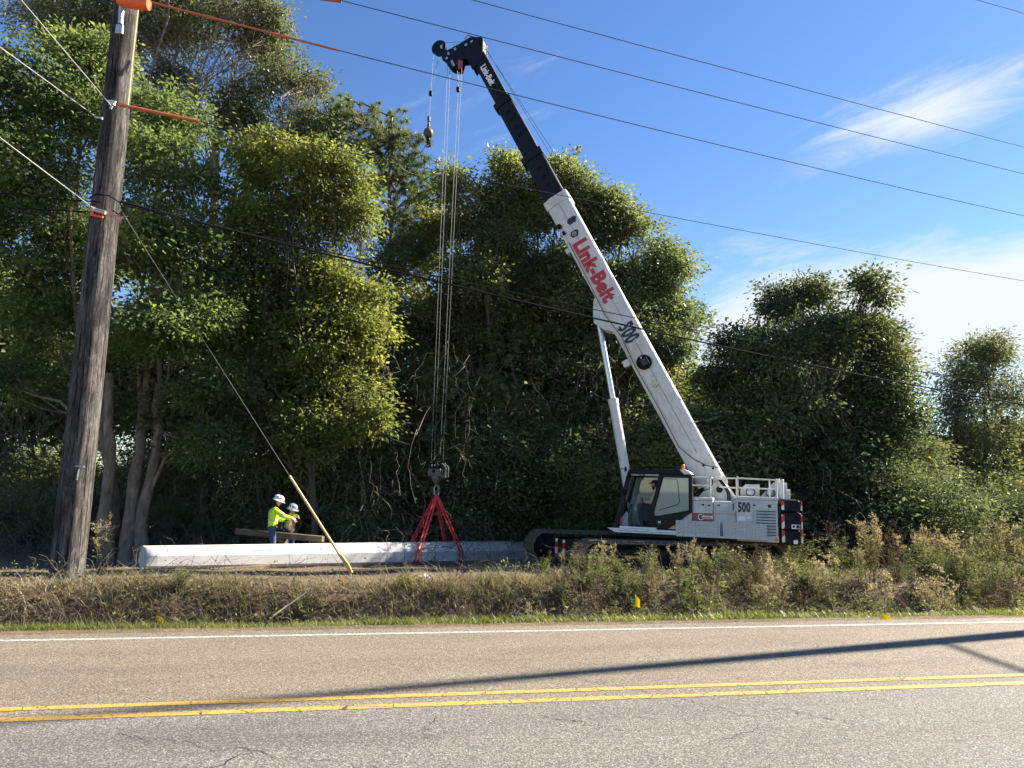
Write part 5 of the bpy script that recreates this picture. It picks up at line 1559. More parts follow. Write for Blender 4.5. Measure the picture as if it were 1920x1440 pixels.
def hanging_gear():
    # main hook block
    w = crane_world((8.1, 0, 2.5))
    hb = tag(empty("hook_block", w, (0, 0, R(160 - 14))), "worn grey steel hook block hanging just above the red slings", "hook block")
    # local x lies across the sheaves
    m = MB()
    for y in (-0.13, 0.10): m.prism([(-0.24, -0.12), (0.24, -0.12), (0.28, 0.0), (0.24, 0.12), (-0.24, 0.12), (-0.28, 0.0)], y, y + 0.03)
    m.build("cheek_plate", M['block'], hb, 0.01)
    m = MB()
    for y in (-0.16, 0.13): m.prism([(-0.22, 0.12), (0.22, 0.12), (0.15, 0.30), (-0.15, 0.30)], y, y + 0.03)
    m.build("upper_cheek", M['charcoal'], hb, 0.01)
    for x in (-0.06, 0.06): MB().bx(x - 0.02, x + 0.02, 0.163, 0.168, 0.2, 0.25).build("cheek_label", M['white'], hb)
    for y in (-0.06, 0.05): MB().lathe([(0.04, -0.045), (0.25, -0.04), (0.22, 0.0), (0.25, 0.04), (0.04, 0.045)], (0, y, 0.06), (0, 1, 0), 24).build("sheave", M['charcoal'], hb)
    MB().cyl((0, -0.19, 0.04), (0, 0.19, 0.04), 0.05, n=14).build("sheave_pin", M['charcoal'], hb)
    m = MB()
    for (a, b) in (((-0.24, 0.05, 0.28), (-0.40, 0.05, 0.16)), ((-0.40, 0.05, 0.16), (-0.40, 0.05, -0.14)), ((-0.40, 0.05, -0.14), (-0.26, 0.05, -0.16)), ((-0.26, 0.05, -0.16), (-0.26, 0.05, 0.1))):
        m.tube([a, b], 0.028, 6)
        m.tube([(a[0], -0.08, a[2]), (b[0], -0.08, b[2])], 0.028, 6)
    m.bx(-0.30, -0.24, -0.1, 0.1, -0.14, -0.06); m.build("rope_guard", M['block'], hb)
    MB().lathe([(0.16, 0.0), (0.17, -0.06), (0.13, -0.14), (0.07, -0.2), (0.05, -0.26)], (0, 0, -0.12), n=18).build("swivel", M['block'], hb)
    m = MB(); hook_shape(m, (0.0, 0, -0.50), 0.11, 0.035, 95, -175, (-1, 0, 0)); m.tube([(0, 0, -0.36), (0.01, 0, -0.42)], 0.035, 10); m.build("hook", M['block'], hb)
    # shackle that takes the sling eyes
    sh = tag(MB().build("shackle", None) if False else empty("shackle", crane_world((8.08, 0, 1.90))), "bright steel shackle joining the hook to the red slings", "shackle")
    m = MB(); m.tube([Vector((0.07 * math.cos(a), 0, 0.1 + 0.1 * math.sin(a))) if a > 0 else Vector((0.07 * math.cos(a), 0, 0.1)) for a in np.linspace(0.0, math.pi, 11)] + [Vector((-0.07, 0, -0.08))], 0.018, 8); m.tube([(0.07, 0, 0.1), (0.07, 0, -0.08)], 0.018, 8)
    m.build("bow", M['galv'], sh); MB().cyl((-0.1, 0, -0.08), (0.1, 0, -0.08), 0.018, n=10).build("pin", M['galv'], sh)
    # overhaul ball
    w = crane_world((8.94, 0, 14.05))
    ob = tag(empty("overhaul_ball", w), "rusty brown ball and hook hanging from the crane's nose sheave", "hook ball")
    MB().ball((0, 0, 0), (0.17, 0.17, 0.18), 24, 14).build("ball", M['rust'], ob)
    m = MB(); m.lathe([(0.025, 0.16), (0.05, 0.2), (0.05, 0.3), (0.03, 0.34), (0.03, 0.4), (0.055, 0.42), (0.055, 0.58), (0.03, 0.62)], n=14); m.build("rope_socket", M['rust'], ob)
    m = MB(); m.lathe([(0.05, -0.17), (0.07, -0.2), (0.07, -0.26), (0.04, -0.3), (0.035, -0.34)], n=14); hook_shape(m, (0, 0, -0.43), 0.085, 0.027, 110, -165, (1, 0, 0)); m.build("hook", M['black'], ob)
    return hb


hanging_gear()

# ------------------------------------------------------------------ concrete pole on the ground, slings
CP_A = Vector((-8.56, 17.02, 0.0)); CP_D = Vector((0.742, 0.672, 0)).normalized(); CP_LEN = 17.0
CP_R0, CP_TAPER = 0.285, 0.0088
CP_S = Vector((CP_D.y, -CP_D.x, 0))          # towards the road


def cp_axis(t):
    """pole axis at distance t from the small end; it lies on the ground"""
    r = CP_R0 + CP_TAPER * t
    p = CP_A + CP_D * t
    return Vector((p.x, p.y, -0.02 - 0.0445 * t + r)), r


def concrete_pole():
    root = tag(empty("concrete_pole", (CP_A.x, CP_A.y, 0)), "long white octagonal concrete pole lying on the ground", "pole")
    m = MB(); vs = []
    ts = [0.0, 0.02] + list(np.linspace(0.5, CP_LEN, 20))
    for i, t in enumerate(ts):
        c, r = cp_axis(t)
        if i == 0: r *= 0.97
        for k in range(8):
            a = R(22.5 + 45 * k - 6)
            vs.append(c + CP_S * (r / math.cos(R(22.5)) * math.cos(a)) + Vector((0, 0, r / math.cos(R(22.5)) * math.sin(a))))
    vs = [v - root.location for v in vs]
    n = len(ts)
    fs = [(i * 8 + k, i * 8 + (k + 1) % 8, (i + 1) * 8 + (k + 1) % 8, (i + 1) * 8 + k) for i in range(n - 1) for k in range(8)]
    fs += [tuple(reversed(range(8))), tuple(range((n - 1) * 8, n * 8))]
    m.add(vs, fs)
    sh = m.build("shaft", M['concrete'], root, 0.006, 20)
    rr = random.Random(5)
    for i in range(22):                       # inserts and bolt holes
        t = rr.uniform(0.4, 9); c, r = cp_axis(t)
        a = R(rr.choice([39, 39, -6]) + rr.uniform(-8, 8))
        d = CP_S * math.cos(a) + Vector((0, 0, math.sin(a)))
        p = c + d * (r * 1.0) - root.location
        MB().cyl(p - d * 0.02, p + d * 0.004, rr.uniform(0.012, 0.024), n=8).build("insert", M['charcoal'], sh)
    # blocking under it
    for t, lab in ((2.2, "timber block under the small end of the concrete pole"), (6.6, "timber block under the concrete pole near the yellow guy guard")):
        c, r = cp_axis(t)
        o = MB().box((0, 0, 0), (1.5, 0.22, 0.12)).build("timber_block", M['timber'], None, 0.01)
        o.location = (c.x + CP_S.x * 0.35, c.y + CP_S.y * 0.35, float(gz(c.x, c.y)) + 0.03); o.rotation_euler.z = math.atan2(CP_D.y, CP_D.x) + R(8)
        tag(o, lab, "timber")


concrete_pole()


def ribbon(pts, w, wdir, thick=0.008):
    """flat strap along pts; wdir gives the width direction at each point"""
    m = MB(); vs = []
    n = len(pts)
    for i, p in enumerate(pts):
        t = (pts[min(i + 1, n - 1)] - pts[max(i - 1, 0)]).normalized()
        s = Vector(wdir[i]); s = (s - t * s.dot(t)).normalized(); q = t.cross(s).normalized() * thick * 0.5
        vs += [p + s * w * 0.5 + q, p - s * w * 0.5 + q, p - s * w * 0.5 - q, p + s * w * 0.5 - q]
    fs = [(i * 4 + k, i * 4 + (k + 1) % 4, i * 4 + 4 + (k + 1) % 4, i * 4 + 4 + k) for i in range(n - 1) for k in range(4)]
    fs += [(0, 3, 2, 1), tuple(range((n - 1) * 4, n * 4))]
    m.add(vs, fs)
    return m


def slings():
    hook = crane_world((8.08, 0, 1.80))
    # distance along the pole below the hook
    t0 = (Vector((hook.x, hook.y, 0)) - CP_A).dot(CP_D)
    for dt, tw, lab in ((-0.72, 0.0, "red lifting sling running from the hook down to the left"), (0.78, 0.0, "red lifting sling running from the hook down to the right")):
        root = tag(empty("lifting_sling", hook), lab, "sling", "red lifting slings")
        t = t0 + dt
        for side in (1, -1):
            c, r = cp_axis(t + (-0.12 if side > 0 and dt < 0 else 0.0))
            R_ = r / math.cos(R(22.5)) + 0.012
            pts = [Vector(hook) + CP_S * 0.02 * side + Vector((0, 0, 0.02))]
            tang = c + CP_S * side * R_ * math.cos(R(18)) + Vector((0, 0, R_ * math.sin(R(18))))
            for k in range(1, 9):
                f = k / 9.0
                pts.append(pts[0].lerp(tang, f) + Vector((0, 0, -0.03 * math.sin(math.pi * f))))
            for a in np.linspace(18, -88, 9):
                pts.append(c + CP_S * side * R_ * math.cos(R(a)) + Vector((0, 0, R_ * math.sin(R(a)))) + CP_D * (-0.16 if dt < 0 else 0.0) * (18 - a) / 106)
            n = len(pts)
            vd = Vector((0.35, -0.9, 0.1))
            wd = [CP_D * (0.25 + 0.75 * min(1, i / 8)) + Vector((0.3, 0.2, 0)) * (1 - min(1, i / 8)) for i in range(n)]
            for off in (-0.5, 0.5):
                spread = [off * 0.075 * min(1.0, 0.35 + i / 5) for i in range(n)]
                P2 = [p + CP_D * (sp * (1.5 if side > 0 else 1.2)) - hook for p, sp in zip(pts, spread)]
                ribbon(P2, 0.052, wd, 0.014).build("sling_leg", M['sling'], root)


slings()


def crew_timber():
    a, b = at(443, 996, 20.75), at(606, 1011, 20.3)
    d = Vector(b - a); c = Vector((a + b) / 2)
    o = MB().box((0, 0, 0), (d.length, 0.17, 0.16)).build("timber_beam", M['timber'], None, 0.012)
    o.location = c; o.rotation_euler = d.to_track_quat('X', 'Z').to_euler()
    tag(o, "long brown squared timber held level behind the crew", "timber")
    # cribbing that carries it, behind the concrete pole
    base = float(gz(c.x + 0.02, c.y)); z = base
    top = c.z - 0.1 + 0.03
    k = 0
    while z < top - 0.05:
        h = min(0.15, top - z)
        for s in (-0.11, 0.11):
            q = MB().box((0, 0, 0), (0.34, 0.11, h - 0.003)).build("timber_block", M['timber'], None, 0.008)
            tag(q, "short timber block cribbed under the squared timber", "timber", "cribbing blocks")
            th = math.atan2(d.y, d.x) + (R(90) if k % 2 else 0)
            off = Vector((-math.sin(th), math.cos(th), 0)) * s
            q.location = (c.x + 0.02 + off.x, c.y + off.y, z + h / 2); q.rotation_euler.z = th
        z += h; k += 1


crew_timber()

# ------------------------------------------------------------------ wooden utility pole and its lines
UP = Vector((-9.06, 15.0, 0.0)); UP.z = float(gz(UP.x, UP.y)) - 0.25


def up_r(z):
    return 0.325 - 0.005 * z


def utility_pole():
    root = tag(empty("utility_pole", (UP.x, UP.y, 0)), "thick weathered wooden utility pole at the left foreground", "pole")
    n, m_ = 72, 110
    rr = random.Random(9)
    ph = [rr.uniform(0, 6.28) for _ in range(12)]
    vs = []; fs = []
    zs = np.linspace(UP.z, 17.5, m_)
    for z in zs:
        for k in range(n):
            a = 2 * math.pi * k / n
            r = up_r(z) * (1 + 0.012 * math.sin(3 * a + ph[0] + z * 0.3) + 0.010 * math.sin(7 * a + ph[1] + z * 0.15) + 0.012 * math.sin(13 * a + ph[2] + 0.25 * math.sin(z * 1.3)) + 0.008 * math.sin(21 * a + ph[3] + 0.4 * z) - 0.035 * max(0, math.sin(9 * a + ph[4] + 1.1 * math.sin(z * 0.5 + ph[5]))) ** 14 - 0.02 * max(0, math.sin(17 * a + ph[6] + 0.8 * math.sin(z * 0.9 + ph[7]))) ** 18)
            vs.append((r * math.cos(a), r * math.sin(a), z))
    fs = [(i * n + k, i * n + (k + 1) % n, (i + 1) * n + (k + 1) % n, (i + 1) * n + k) for i in range(m_ - 1) for k in range(n)]
    fs.append(tuple(range((m_ - 1) * n, m_ * n)))
    me = bpy.data.meshes.new("shaft"); me.from_pydata(vs, [], fs); me.update(); smooth(me, 60)
    link_mesh("shaft", me, M['bark_pole'], root)

    def on(px, py, Y=14.65): return Vector(at(px, py, Y)) - root.location
    MB().tube([on(229, 2), on(226, 45)], 0.055, 8).build("post_insulator_bracket", M['galv'], root)
    MB().box(on(224, 55), (0.16, 0.06, 0.22)).build("bracket_foot", M['galv'], root, 0.01)
    MB().tube([on(258, 18, 14.8), on(250, 90, 14.75), on(243, 160, 14.7), on(237, 215, 14.7)], 0.022, 6).build("ground_wire_moulding", M['yellow_plastic'], root)
    c = on(210, 193)
    m = MB(); m.lathe([(0.03, -0.06), (0.07, -0.05), (0.07, 0.0), (0.09, 0.01), (0.09, 0.04), (0.03, 0.06)], c, (0, -0.3, 1), 14); m.build("spool_insulator", M['galv'], root)
    MB().tube([on(207, 204), on(213, 192)], 0.03, 8).build("eye_bolt", M['galv'], root)
    MB().tube([on(178, 219), on(192, 222)], 0.03, 8).build("dead_end_clamp", M['galv'], root)
    m = MB(); m.tube([on(176, 388), on(171, 403), on(193, 407)], 0.025, 6); m.tube([on(171, 403), on(176, 388)], 0.03, 6); m.build("orange_bracket", M['orange'], root)
    MB().tube([on(172, 392), on(198, 399)], 0.045, 8).build("guy_attachment", M['galv'], root)
    m = MB(); m.tube([on(200, 403), on(229, 406)], 0.012, 6); m.tube([on(226, 406), on(226, 420)], 0.012, 6); m.build("through_bolt", M['orange'], root)
    m = MB(); m.tube([on(142, 874), on(158, 875)], 0.018, 6); m.tube([on(148, 880), on(144, 900)], 0.012, 6); m.build("pole_hook", M['galv'], root)
    loop = [on(168, 372), on(180, 364), on(205, 367), on(225, 380), on(232, 395), on(222, 402), on(212, 395)]
    MB().tube(loop, 0.014, 6).build("cable_loop", M['cable'], root)
    # upper cross brace out of frame
    MB().bx(-0.06, 0.06, -1.4, 1.4, 16.2, 16.34).build("crossarm", M['timber'], root, 0.01)


utility_pole()


def line_pts(A, B, sag, ext=1.0, n=26):
    A = Vector(A); B = Vector(B)
    return [A.lerp(B, t * ext) + Vector((0, 0, -4 * sag * t * (1 - t))) for t in np.linspace(0, 1, n)]


def wire(name, label, A, B, r, mat, sag=0.0, ext=1.45, cat="wire", group=None):
    root_loc = Vector(A)
    pts = line_pts(A, B, sag, ext)
    o = MB().tube([p - root_loc for p in pts], r, 6).build(name, mat)
    o.location = root_loc
    tag(o, label, cat, group)
    return o, pts


A1 = at(275, 2, 14.7)
w2, p2 = wire("power_line", "bare wire leaving the orange hose at the upper left and crossing behind the boom", A1, at(1920, 394, 24), 0.011, M['conductor'], 0.25)
wire("power_line", "upper bare wire that touches the crane's boom head", at(285, -92, 14.7), at(1920, 321, 24.5), 0.011, M['conductor'], 0.12)
wire("power_line", "highest long bare wire crossing the blue sky right of the boom head", at(285, -165, 14.7), at(1920, 271, 25), 0.011, M['conductor'], 0.12)
wire("power_line", "short piece of wire cutting the top right corner", at(1000, -235, 18), at(1935, 29, 25), 0.011, M['conductor'], 0.0)
w4, p4 = wire("power_line", "thin wire from the short orange hose, behind the ropes and boom", at(222, 196, 14.65), at(1920, 514, 25), 0.009, M['conductor'], 0.3)
wire("communication_cable", "thick black cable crossing in front of the boom at the lift cylinder's top", at(225, 378, 14.65), at(1920, 731, 25), 0.024, M['cable'], 0.62)
wire("communication_cable", "thinner black cable just above the thick one", at(232, 384, 14.65), at(1920, 704, 25.5), 0.012, M['cable'], 0.55)
wire("communication_cable", "upper black cable running left from the loop on the wooden pole", at(190, 379, 14.65), at(-300, 318, 16), 0.012, M['cable'], 0.1, 1.0)
wire("communication_cable", "lower black cable running left from the wooden pole", at(188, 398, 14.65), at(-300, 352, 16.5), 0.014, M['cable'], 0.1, 1.0)
wire("span_wire", "thin grey wire running level left from the spool insulator", at(210, 192, 14.65), at(-300, 110, 16), 0.008, M['conductor'], 0.0, 1.0)
wire("span_wire", "thin dark wire running left from the small clamp on the pole", at(182, 220, 14.65), at(-300, 178, 16.5), 0.007, M['cable'], 0.0, 1.0)
wire("guy_strand", "pale guy strand slanting up left from the orange bracket", at(176, 391, 14.6), at(-260, 62, 10.5), 0.009, M['guy'], 0.0, 1.0, "guy wire")
wire("guy_strand", "pale guy strand slanting up left from the small clamp", at(176, 216, 14.6), at(-240, -86, 10.5), 0.009, M['guy'], 0.0, 1.0, "guy wire")
wire("guy_strand", "topmost pale guy strand slanting up left to the frame's corner", at(210, 200, 14.6), at(-160, -235, 10.5), 0.009, M['guy'], 0.0, 1.0, "guy wire")


def hose(name, label, pts, r, mat, sleeves=()):
    root = tag(empty(name, pts[0]), label, "cover")
    rel = [p - Vector(pts[0]) for p in pts]
    MB().tube(rel, r, 10).build("hose", mat, root)
    n = len(rel) - 1
    for a, b in sleeves:
        q = [rel[0].lerp(rel[-1], a), rel[0].lerp(rel[-1], b)]
        k = int(a * n); 
        q = [rel[0].lerp(rel[-1], a) + (rel[min(n, max(0, round(a * n)))] - rel[0].lerp(rel[-1], round(a * n) / n)), rel[0].lerp(rel[-1], b) + (rel[min(n, round(b * n))] - rel[0].lerp(rel[-1], round(b * n) / n))]
        MB().tube(q, r * 1.55, 10).build("coupler", M['orange_pale'], root)


def sub_line(pts, px_end, n=9):
    """piece of a line from its start to a given photo column"""
    best = None
    for i in range(len(pts) * 8):
        t = i / (len(pts) * 8); k = t * (len(pts) - 1); j = min(int(k), len(pts) - 2)
        p = pts[j].lerp(pts[j + 1], k - j); d = np.array(p) - CAM_POS
        if 960 + FPX * (d @ CAM_R) / (d @ CAM_F) > px_end: best = t; break
    out = []
    for i in range(n):
        k = best * i / (n - 1) * (len(pts) - 1); j = min(int(k), len(pts) - 2)
        out.append(pts[j].lerp(pts[j + 1], k - j))
    return out


hose("line_hose", "long orange insulating hose on the wire at the top left", sub_line(p2, 636), 0.026, M['orange_pale'], ((0.27, 0.34), (0.63, 0.72)))
hose("line_hose", "short orange insulating hose beside the wooden pole", sub_line(p4, 363), 0.04, M['orange_pale'])
o = MB().tube([Vector(at(600, -2, 16.4)), Vector(at(640, 3, 16.5))], 0.035, 8).build("line_hose", M['orange_pale']); tag(o, "orange hose end peeking in at the top edge", "cover")
ob = tag(empty("insulating_blanket", at(245, 4, 14.6)), "bright orange insulating cover wrapped over the pole's bracket at the top", "cover")
m = MB(); m.tube([(-0.28, 0, 0.02), (-0.1, 0, 0.0), (0.12, 0, -0.03), (0.42, 0, -0.06)], [0.09, 0.12, 0.13, 0.12], 12); m.build("cover_shell", M['orange'], ob)
m = MB(); m.tube([(-0.30, -0.02, 0.13), (0.05, -0.02, 0.14), (0.3, -0.02, 0.1)], 0.06, 10); m.build("cover_ridge", M['orange'], ob)


def guy():
    anchor = at(657, 1072, 16.3); top = at(226, 393, 14.75)
    root = tag(empty("guy_wire", anchor), "guy wire from the wooden pole to the ground with a yellow plastic guard", "guy wire")
    A = Vector((0, 0, 0)); T = Vector(top - anchor)
    MB().tube([A, T], 0.0065, 6).build("strand", M['guy_dark'], root)
    f = 0.27
    MB().tube([T * 0.0, T * 0.004, T * f], [0.02, 0.028, 0.028], 12).build("yellow_guard", M['yellow_plastic'], root)
    m = MB(); m.tube([Vector((0.03, 0, -0.02)), T * 0.02 + Vector((0.06, -0.02, 0.0)), T * 0.05 + Vector((0.03, 0, 0))], [0.035, 0.03, 0.02], 8); m.build("guard_clip", M['yellow_vinyl'], root)
    gzz = float(gz(anchor[0], anchor[1])) - anchor[2]
    MB().tube([Vector((0.0, 0, 0)), Vector((0.04, 0, gzz - 0.2))], 0.02, 6).build("anchor_rod", M['galv'], root)


guy()


def street_lamp_pole():
    """stands on the verge just right of the frame; its shadow crosses the road"""
    x, y = 16.5, 14.7
    root = tag(empty("street_lamp", (x, y, float(gz(x, y)))), "wooden lamp pole on the verge to the right, its shadow across the road", "lamp post")
    MB().tube([(0, 0, -0.3), (0, 0, 8.0), (0, 0, 15.5)], [0.24, 0.19, 0.06], 16).build("shaft", M['bark_pole'], root)
    MB().tube([(0, 0, 7.5), (0.15, -0.9, 7.62), (0.3, -1.9, 7.7)], 0.05, 8).build("lamp_arm", M['galv'], root)
    MB().lathe([(0.03, -0.35), (0.12, -0.2), (0.14, 0.15), (0.05, 0.3)], (0.33, -2.15, 7.7), (0, 1, 0), 14).build("lamp_head", M['galv'], root)


street_lamp_pole()

# ------------------------------------------------------------------ people
def cap(m, p0, r0, p1, r1, n=14):
    p0, p1 = Vector(p0), Vector(p1); d = (p1 - p0).normalized()
    m.tube([p0 - d * r0 * 0.97, p0 - d * r0 * 0.75, p0 - d * r0 * 0.35, p0, p1, p1 + d * r1 * 0.35, p1 + d * r1 * 0.75, p1 + d * r1 * 0.97], [r0 * 0.22, r0 * 0.66, r0 * 0.93, r0, r1, r1 * 0.93, r1 * 0.66, r1 * 0.22], n)


def melt(m, name, mat, parent, voxel=0.009, it=3):
    """fuse overlapping shapes into one continuous smooth surface"""
    me = bpy.data.meshes.new(name); me.from_pydata(m.v, [], m.f); me.update()
    tmp = bpy.data.objects.new("melt_tmp", me); COL.objects.link(tmp)
    r = tmp.modifiers.new("r", 'REMESH'); r.mode = 'VOXEL'; r.voxel_size = voxel
    s = tmp.modifiers.new("s", 'SMOOTH'); s.iterations = it; s.factor = 0.5
    bpy.context.view_layer.update()
    out = bpy.data.meshes.new_from_object(tmp.evaluated_get(bpy.context.evaluated_depsgraph_get()))
    bpy.data.objects.remove(tmp); out.name = name; out.materials.clear()
    out.polygons.foreach_set("use_smooth", np.ones(len(out.polygons), dtype=bool))
    return link_mesh(name, out, mat, parent)


def hand(m, w, d, pn, curl=0.5, point=False, side=1):
    """palm and five fingers from wrist w along d; pn = palm normal; side=+1 puts the thumb on pn x d"""
    w = Vector(w); d = Vector(d).normalized(); pn = Vector(pn); pn = (pn - d * pn.dot(d)).normalized(); s = pn.cross(d).normalized() * side
    c = w + d * 0.055
    for k in (-1, 0, 1): cap(m, w + s * 0.012 * k, 0.022, w + d * 0.09 + s * 0.026 * k, 0.017, 10)
    ln = (0.072, 0.08, 0.074, 0.058)
    for i in range(4):
        b = w + d * 0.092 + s * (0.033 - 0.022 * i)
        cu = 0.05 if (point and i == 0) else curl
        dd = d; p = b
        for j, f in enumerate((0.45, 0.32, 0.23)):
            ang = cu * (0.8 + 0.3 * j)
            dd = (dd * math.cos(ang) + pn * math.sin(ang)).normalized()
            q = p + dd * ln[i] * f
            cap(m, p, 0.0095 - 0.001 * j, q, 0.0085 - 0.001 * j, 8); p = q
    p = w + d * 0.03 + s * 0.03
    dd = (d * 0.6 + s * 0.75 + pn * 0.2).normalized()
    for j, l in enumerate((0.04, 0.03, 0.024)):
        q = p + dd * l; cap(m, p, 0.012 - 0.001 * j, q, 0.010 - 0.001 * j, 8); p = q
        dd = (dd + d * 0.35 + pn * 0.25 * curl).normalized()


def head_shapes(m, c, f, up):
    """skull, jaw, nose, lips, brow, ears; f = facing, up = crown direction"""
    c = Vector(c); f = Vector(f).normalized(); up = Vector(up); up = (up - f * up.dot(f)).normalized(); s = up.cross(f)
    def P(a, b, h): return c + f * a + s * b + up * h
    def E(p, ra, rb, rh):
        k = MB().ball((0, 0, 0), 1.0, 18, 12)
        vs = [p + f * (v[0] * ra) + s * (v[1] * rb) + up * (v[2] * rh) for v in k.v]
        m.add(vs, k.f)
    E(P(-0.012, 0, 0.02), 0.098, 0.078, 0.098); E(P(0.028, 0, -0.045), 0.066, 0.06, 0.075); E(P(0.05, 0, -0.095), 0.036, 0.034, 0.025)
    E(P(0.078, 0, 0.028), 0.018, 0.05, 0.013)
    cap(m, P(0.085, 0, 0.015), 0.010, P(0.108, 0, -0.022), 0.015, 8)
    E(P(0.088, 0, -0.062), 0.012, 0.026, 0.007); E(P(0.086, 0, -0.076), 0.012, 0.022, 0.007)
    for k in (-1, 1):
        E(P(-0.005, 0.08 * k, -0.012), 0.018, 0.010, 0.032); E(P(0.066, 0.042 * k, -0.02), 0.018, 0.018, 0.02)
    return P


def person(name, label, loc, rotz, J, top_mat, leg_mat, hat=None, scale=1.0, sleeve_mat=None, hands=None, vest=False, boots='boot', beard=False, gloves=(None, None), head_f=(1, 0, 0), head_up=(0, 0, 1)):
    root = tag(empty(name, loc, (0, 0, rotz)), label, "person")
    root.scale = (scale,) * 3
    b = MB()
    hc = Vector(J['head'])
    P = head_shapes(b, hc, head_f, head_up)
    cap(b, J['neck'], 0.056, hc + Vector((-0.01, 0, -0.06)), 0.052)
    cap(b, J['pelvis'], 0.13, J['chest'], 0.13); cap(b, J['chest'], 0.12, J['neck'], 0.07)
    for s, k in (('R', -1), ('L', 1)):
        cap(b, J['chest'], 0.09, J['sh' + s], 0.065); cap(b, J['sh' + s], 0.055, J['el' + s], 0.042); cap(b, J['el' + s], 0.042, J['wr' + s], 0.028)
        cap(b, J['pelvis'], 0.1, J['hip' + s], 0.09); cap(b, J['hip' + s], 0.085, J['kn' + s], 0.058); cap(b, J['kn' + s], 0.055, J['an' + s], 0.038)
        cap(b, J['an' + s], 0.04, Vector(J['an' + s]) + Vector((0.15, 0, -0.045)), 0.035)
    glove_m = {}
    for i, s in enumerate(('R', 'L')):
        spec = hands[i]
        tgt = b
        if gloves[i]: tgt = MB()
        hand(tgt, J['wr' + s], spec[0], spec[1], spec[2], spec[3], spec[4])
        if gloves[i]: glove_m[s] = (tgt, gloves[i])
    melt(b, "body", M['skin'], root, 0.0098)
    for s, (gm, mt) in glove_m.items(): melt(gm, "glove", M[mt], root, 0.0065, 2)
    e = MB()
    for k in (-1, 1): e.ball(P(0.076, 0.032 * k, 0.004), 0.011, 10, 8)
    e.build("eye", M['white'], root); e = MB()
    for k in (-1, 1): e.ball(P(0.083, 0.032 * k, 0.004), 0.006, 8, 6)
    e.build("pupil", M['ink'], root)
    hm = MB()
    kk = MB().ball((0, 0, 0), 1.0, 18, 12)
    hm.add([P(-0.03 + v[0] * 0.09, v[1] * 0.083, 0.015 + v[2] * 0.098) for v in kk.v], kk.f)
    cap(hm, P(-0.07, 0, -0.04), 0.045, P(-0.05, 0, 0.0), 0.06)
    if beard:
        cap(hm, P(0.05, 0.03, -0.09), 0.032, P(0.05, -0.03, -0.09), 0.032); cap(hm, P(0.06, 0, -0.1), 0.03, P(0.055, 0, -0.145), 0.018)
        for k in (-1, 1): cap(hm, P(0.0, 0.066 * k, -0.03), 0.018, P(0.045, 0.045 * k, -0.09), 0.024)
    melt(hm, "hair", M['hair'], root, 0.009)
    # clothes
    j = MB()
    ch, pe = Vector(J['chest']), Vector(J['pelvis'])
    waist = pe.lerp(ch, 0.25)
    for k in (-1, 1):
        cap(j, waist + Vector((-0.005, 0.055 * k, 0)), 0.125, ch + Vector((-0.01, 0.065 * k, 0.02)), 0.135)
        cap(j, pe + Vector((0, 0.06 * k, 0.03)), 0.118, waist + Vector((0, 0.055 * k, 0)), 0.12)
    cap(j, ch + Vector((0, 0, 0.05)), 0.12, Vector(J['neck']) + Vector((0, 0, -0.02)), 0.082)
    a = MB() if sleeve_mat else j
    for s in 'RL':
        cap(j, ch + Vector((0, 0, 0.08)), 0.1, J['sh' + s], 0.085)
        cap(a, J['sh' + s], 0.082, J['el' + s], 0.066); cap(a, J['el' + s], 0.067, Vector(J['el' + s]).lerp(Vector(J['wr' + s]), 0.92), 0.047)
    if sleeve_mat: melt(a, "sleeves", M[sleeve_mat], root, 0.011)
    jk = melt(j, "vest" if vest else "jacket", M[top_mat], root, 0.011)
    l = MB()
    for s in 'RL':
        cap(l, J['pelvis'], 0.115, J['hip' + s], 0.112); cap(l, J['hip' + s], 0.105, J['kn' + s], 0.078); cap(l, J['kn' + s], 0.077, Vector(J['an' + s]) + Vector((0, 0, 0.02)), 0.066)
    melt(l, "trousers", M[leg_mat], root, 0.016)
    bt = MB()
    for s in 'RL':
        an = Vector(J['an' + s]); f = Vector((1, 0.12 * (1 if s == 'L' else -1), 0)).normalized()
        cap(bt, an + Vector((0, 0, 0.06)), 0.058, an + Vector((-0.02, 0, -0.03)), 0.05); cap(bt, an + Vector((-0.02, 0, -0.035)), 0.047, an + f * 0.17 + Vector((0, 0, -0.045)), 0.04)
    melt(bt, "boots", M[boots], root, 0.011)
    if hat:
        f = Vector(head_f).normalized(); u = Vector(head_up); u = (u - f * u.dot(f)).normalized(); s = u.cross(f)
        k = MB().lathe([(0.0, 0.135), (0.05, 0.132), (0.09, 0.115), (0.118, 0.075), (0.126, 0.03), (0.128, 0.0), (0.165, -0.022), (0.168, -0.03), (0.16, -0.028), (0.12, -0.008)], n=32)
        vs = [P(v[0] * 1.12 + 0.008, v[1] * 0.96, 0.045 + v[2] + 0.03 * v[0]) for v in k.v]
        h = MB().add(vs, k.f).build("hard_hat", M[hat], root, ang=50)
        rd = MB(); 
        for t in np.linspace(-0.9, 0.9, 13): pass
        rd.tube([P(0.14 * math.sin(t), 0, 0.052 + 0.135 * math.cos(t) ** 0.7) for t in np.linspace(-1.2, 1.2, 11)], 0.012, 6); rd.build("hat_ridge", M[hat], root)
        for (ang, hh, rr_, mm) in ((-70, 0.09, 0.024, 'ink'), (-112, 0.088, 0.026, 'ink'), (-40, 0.1, 0.03, 'reflective'), (75, 0.09, 0.024, 'ink')):
            x, y = math.cos(R(ang)), math.sin(R(ang))
            p = P(0.13 * x + 0.008, 0.113 * y, 0.045 + hh - 0.02); nd = (f * x + s * y + u * 0.35).normalized()
            MB().lathe([(rr_, -0.012), (rr_, 0.006)], p, tuple(nd), 12).build("hat_sticker", M[mm], root)
    return root, jk


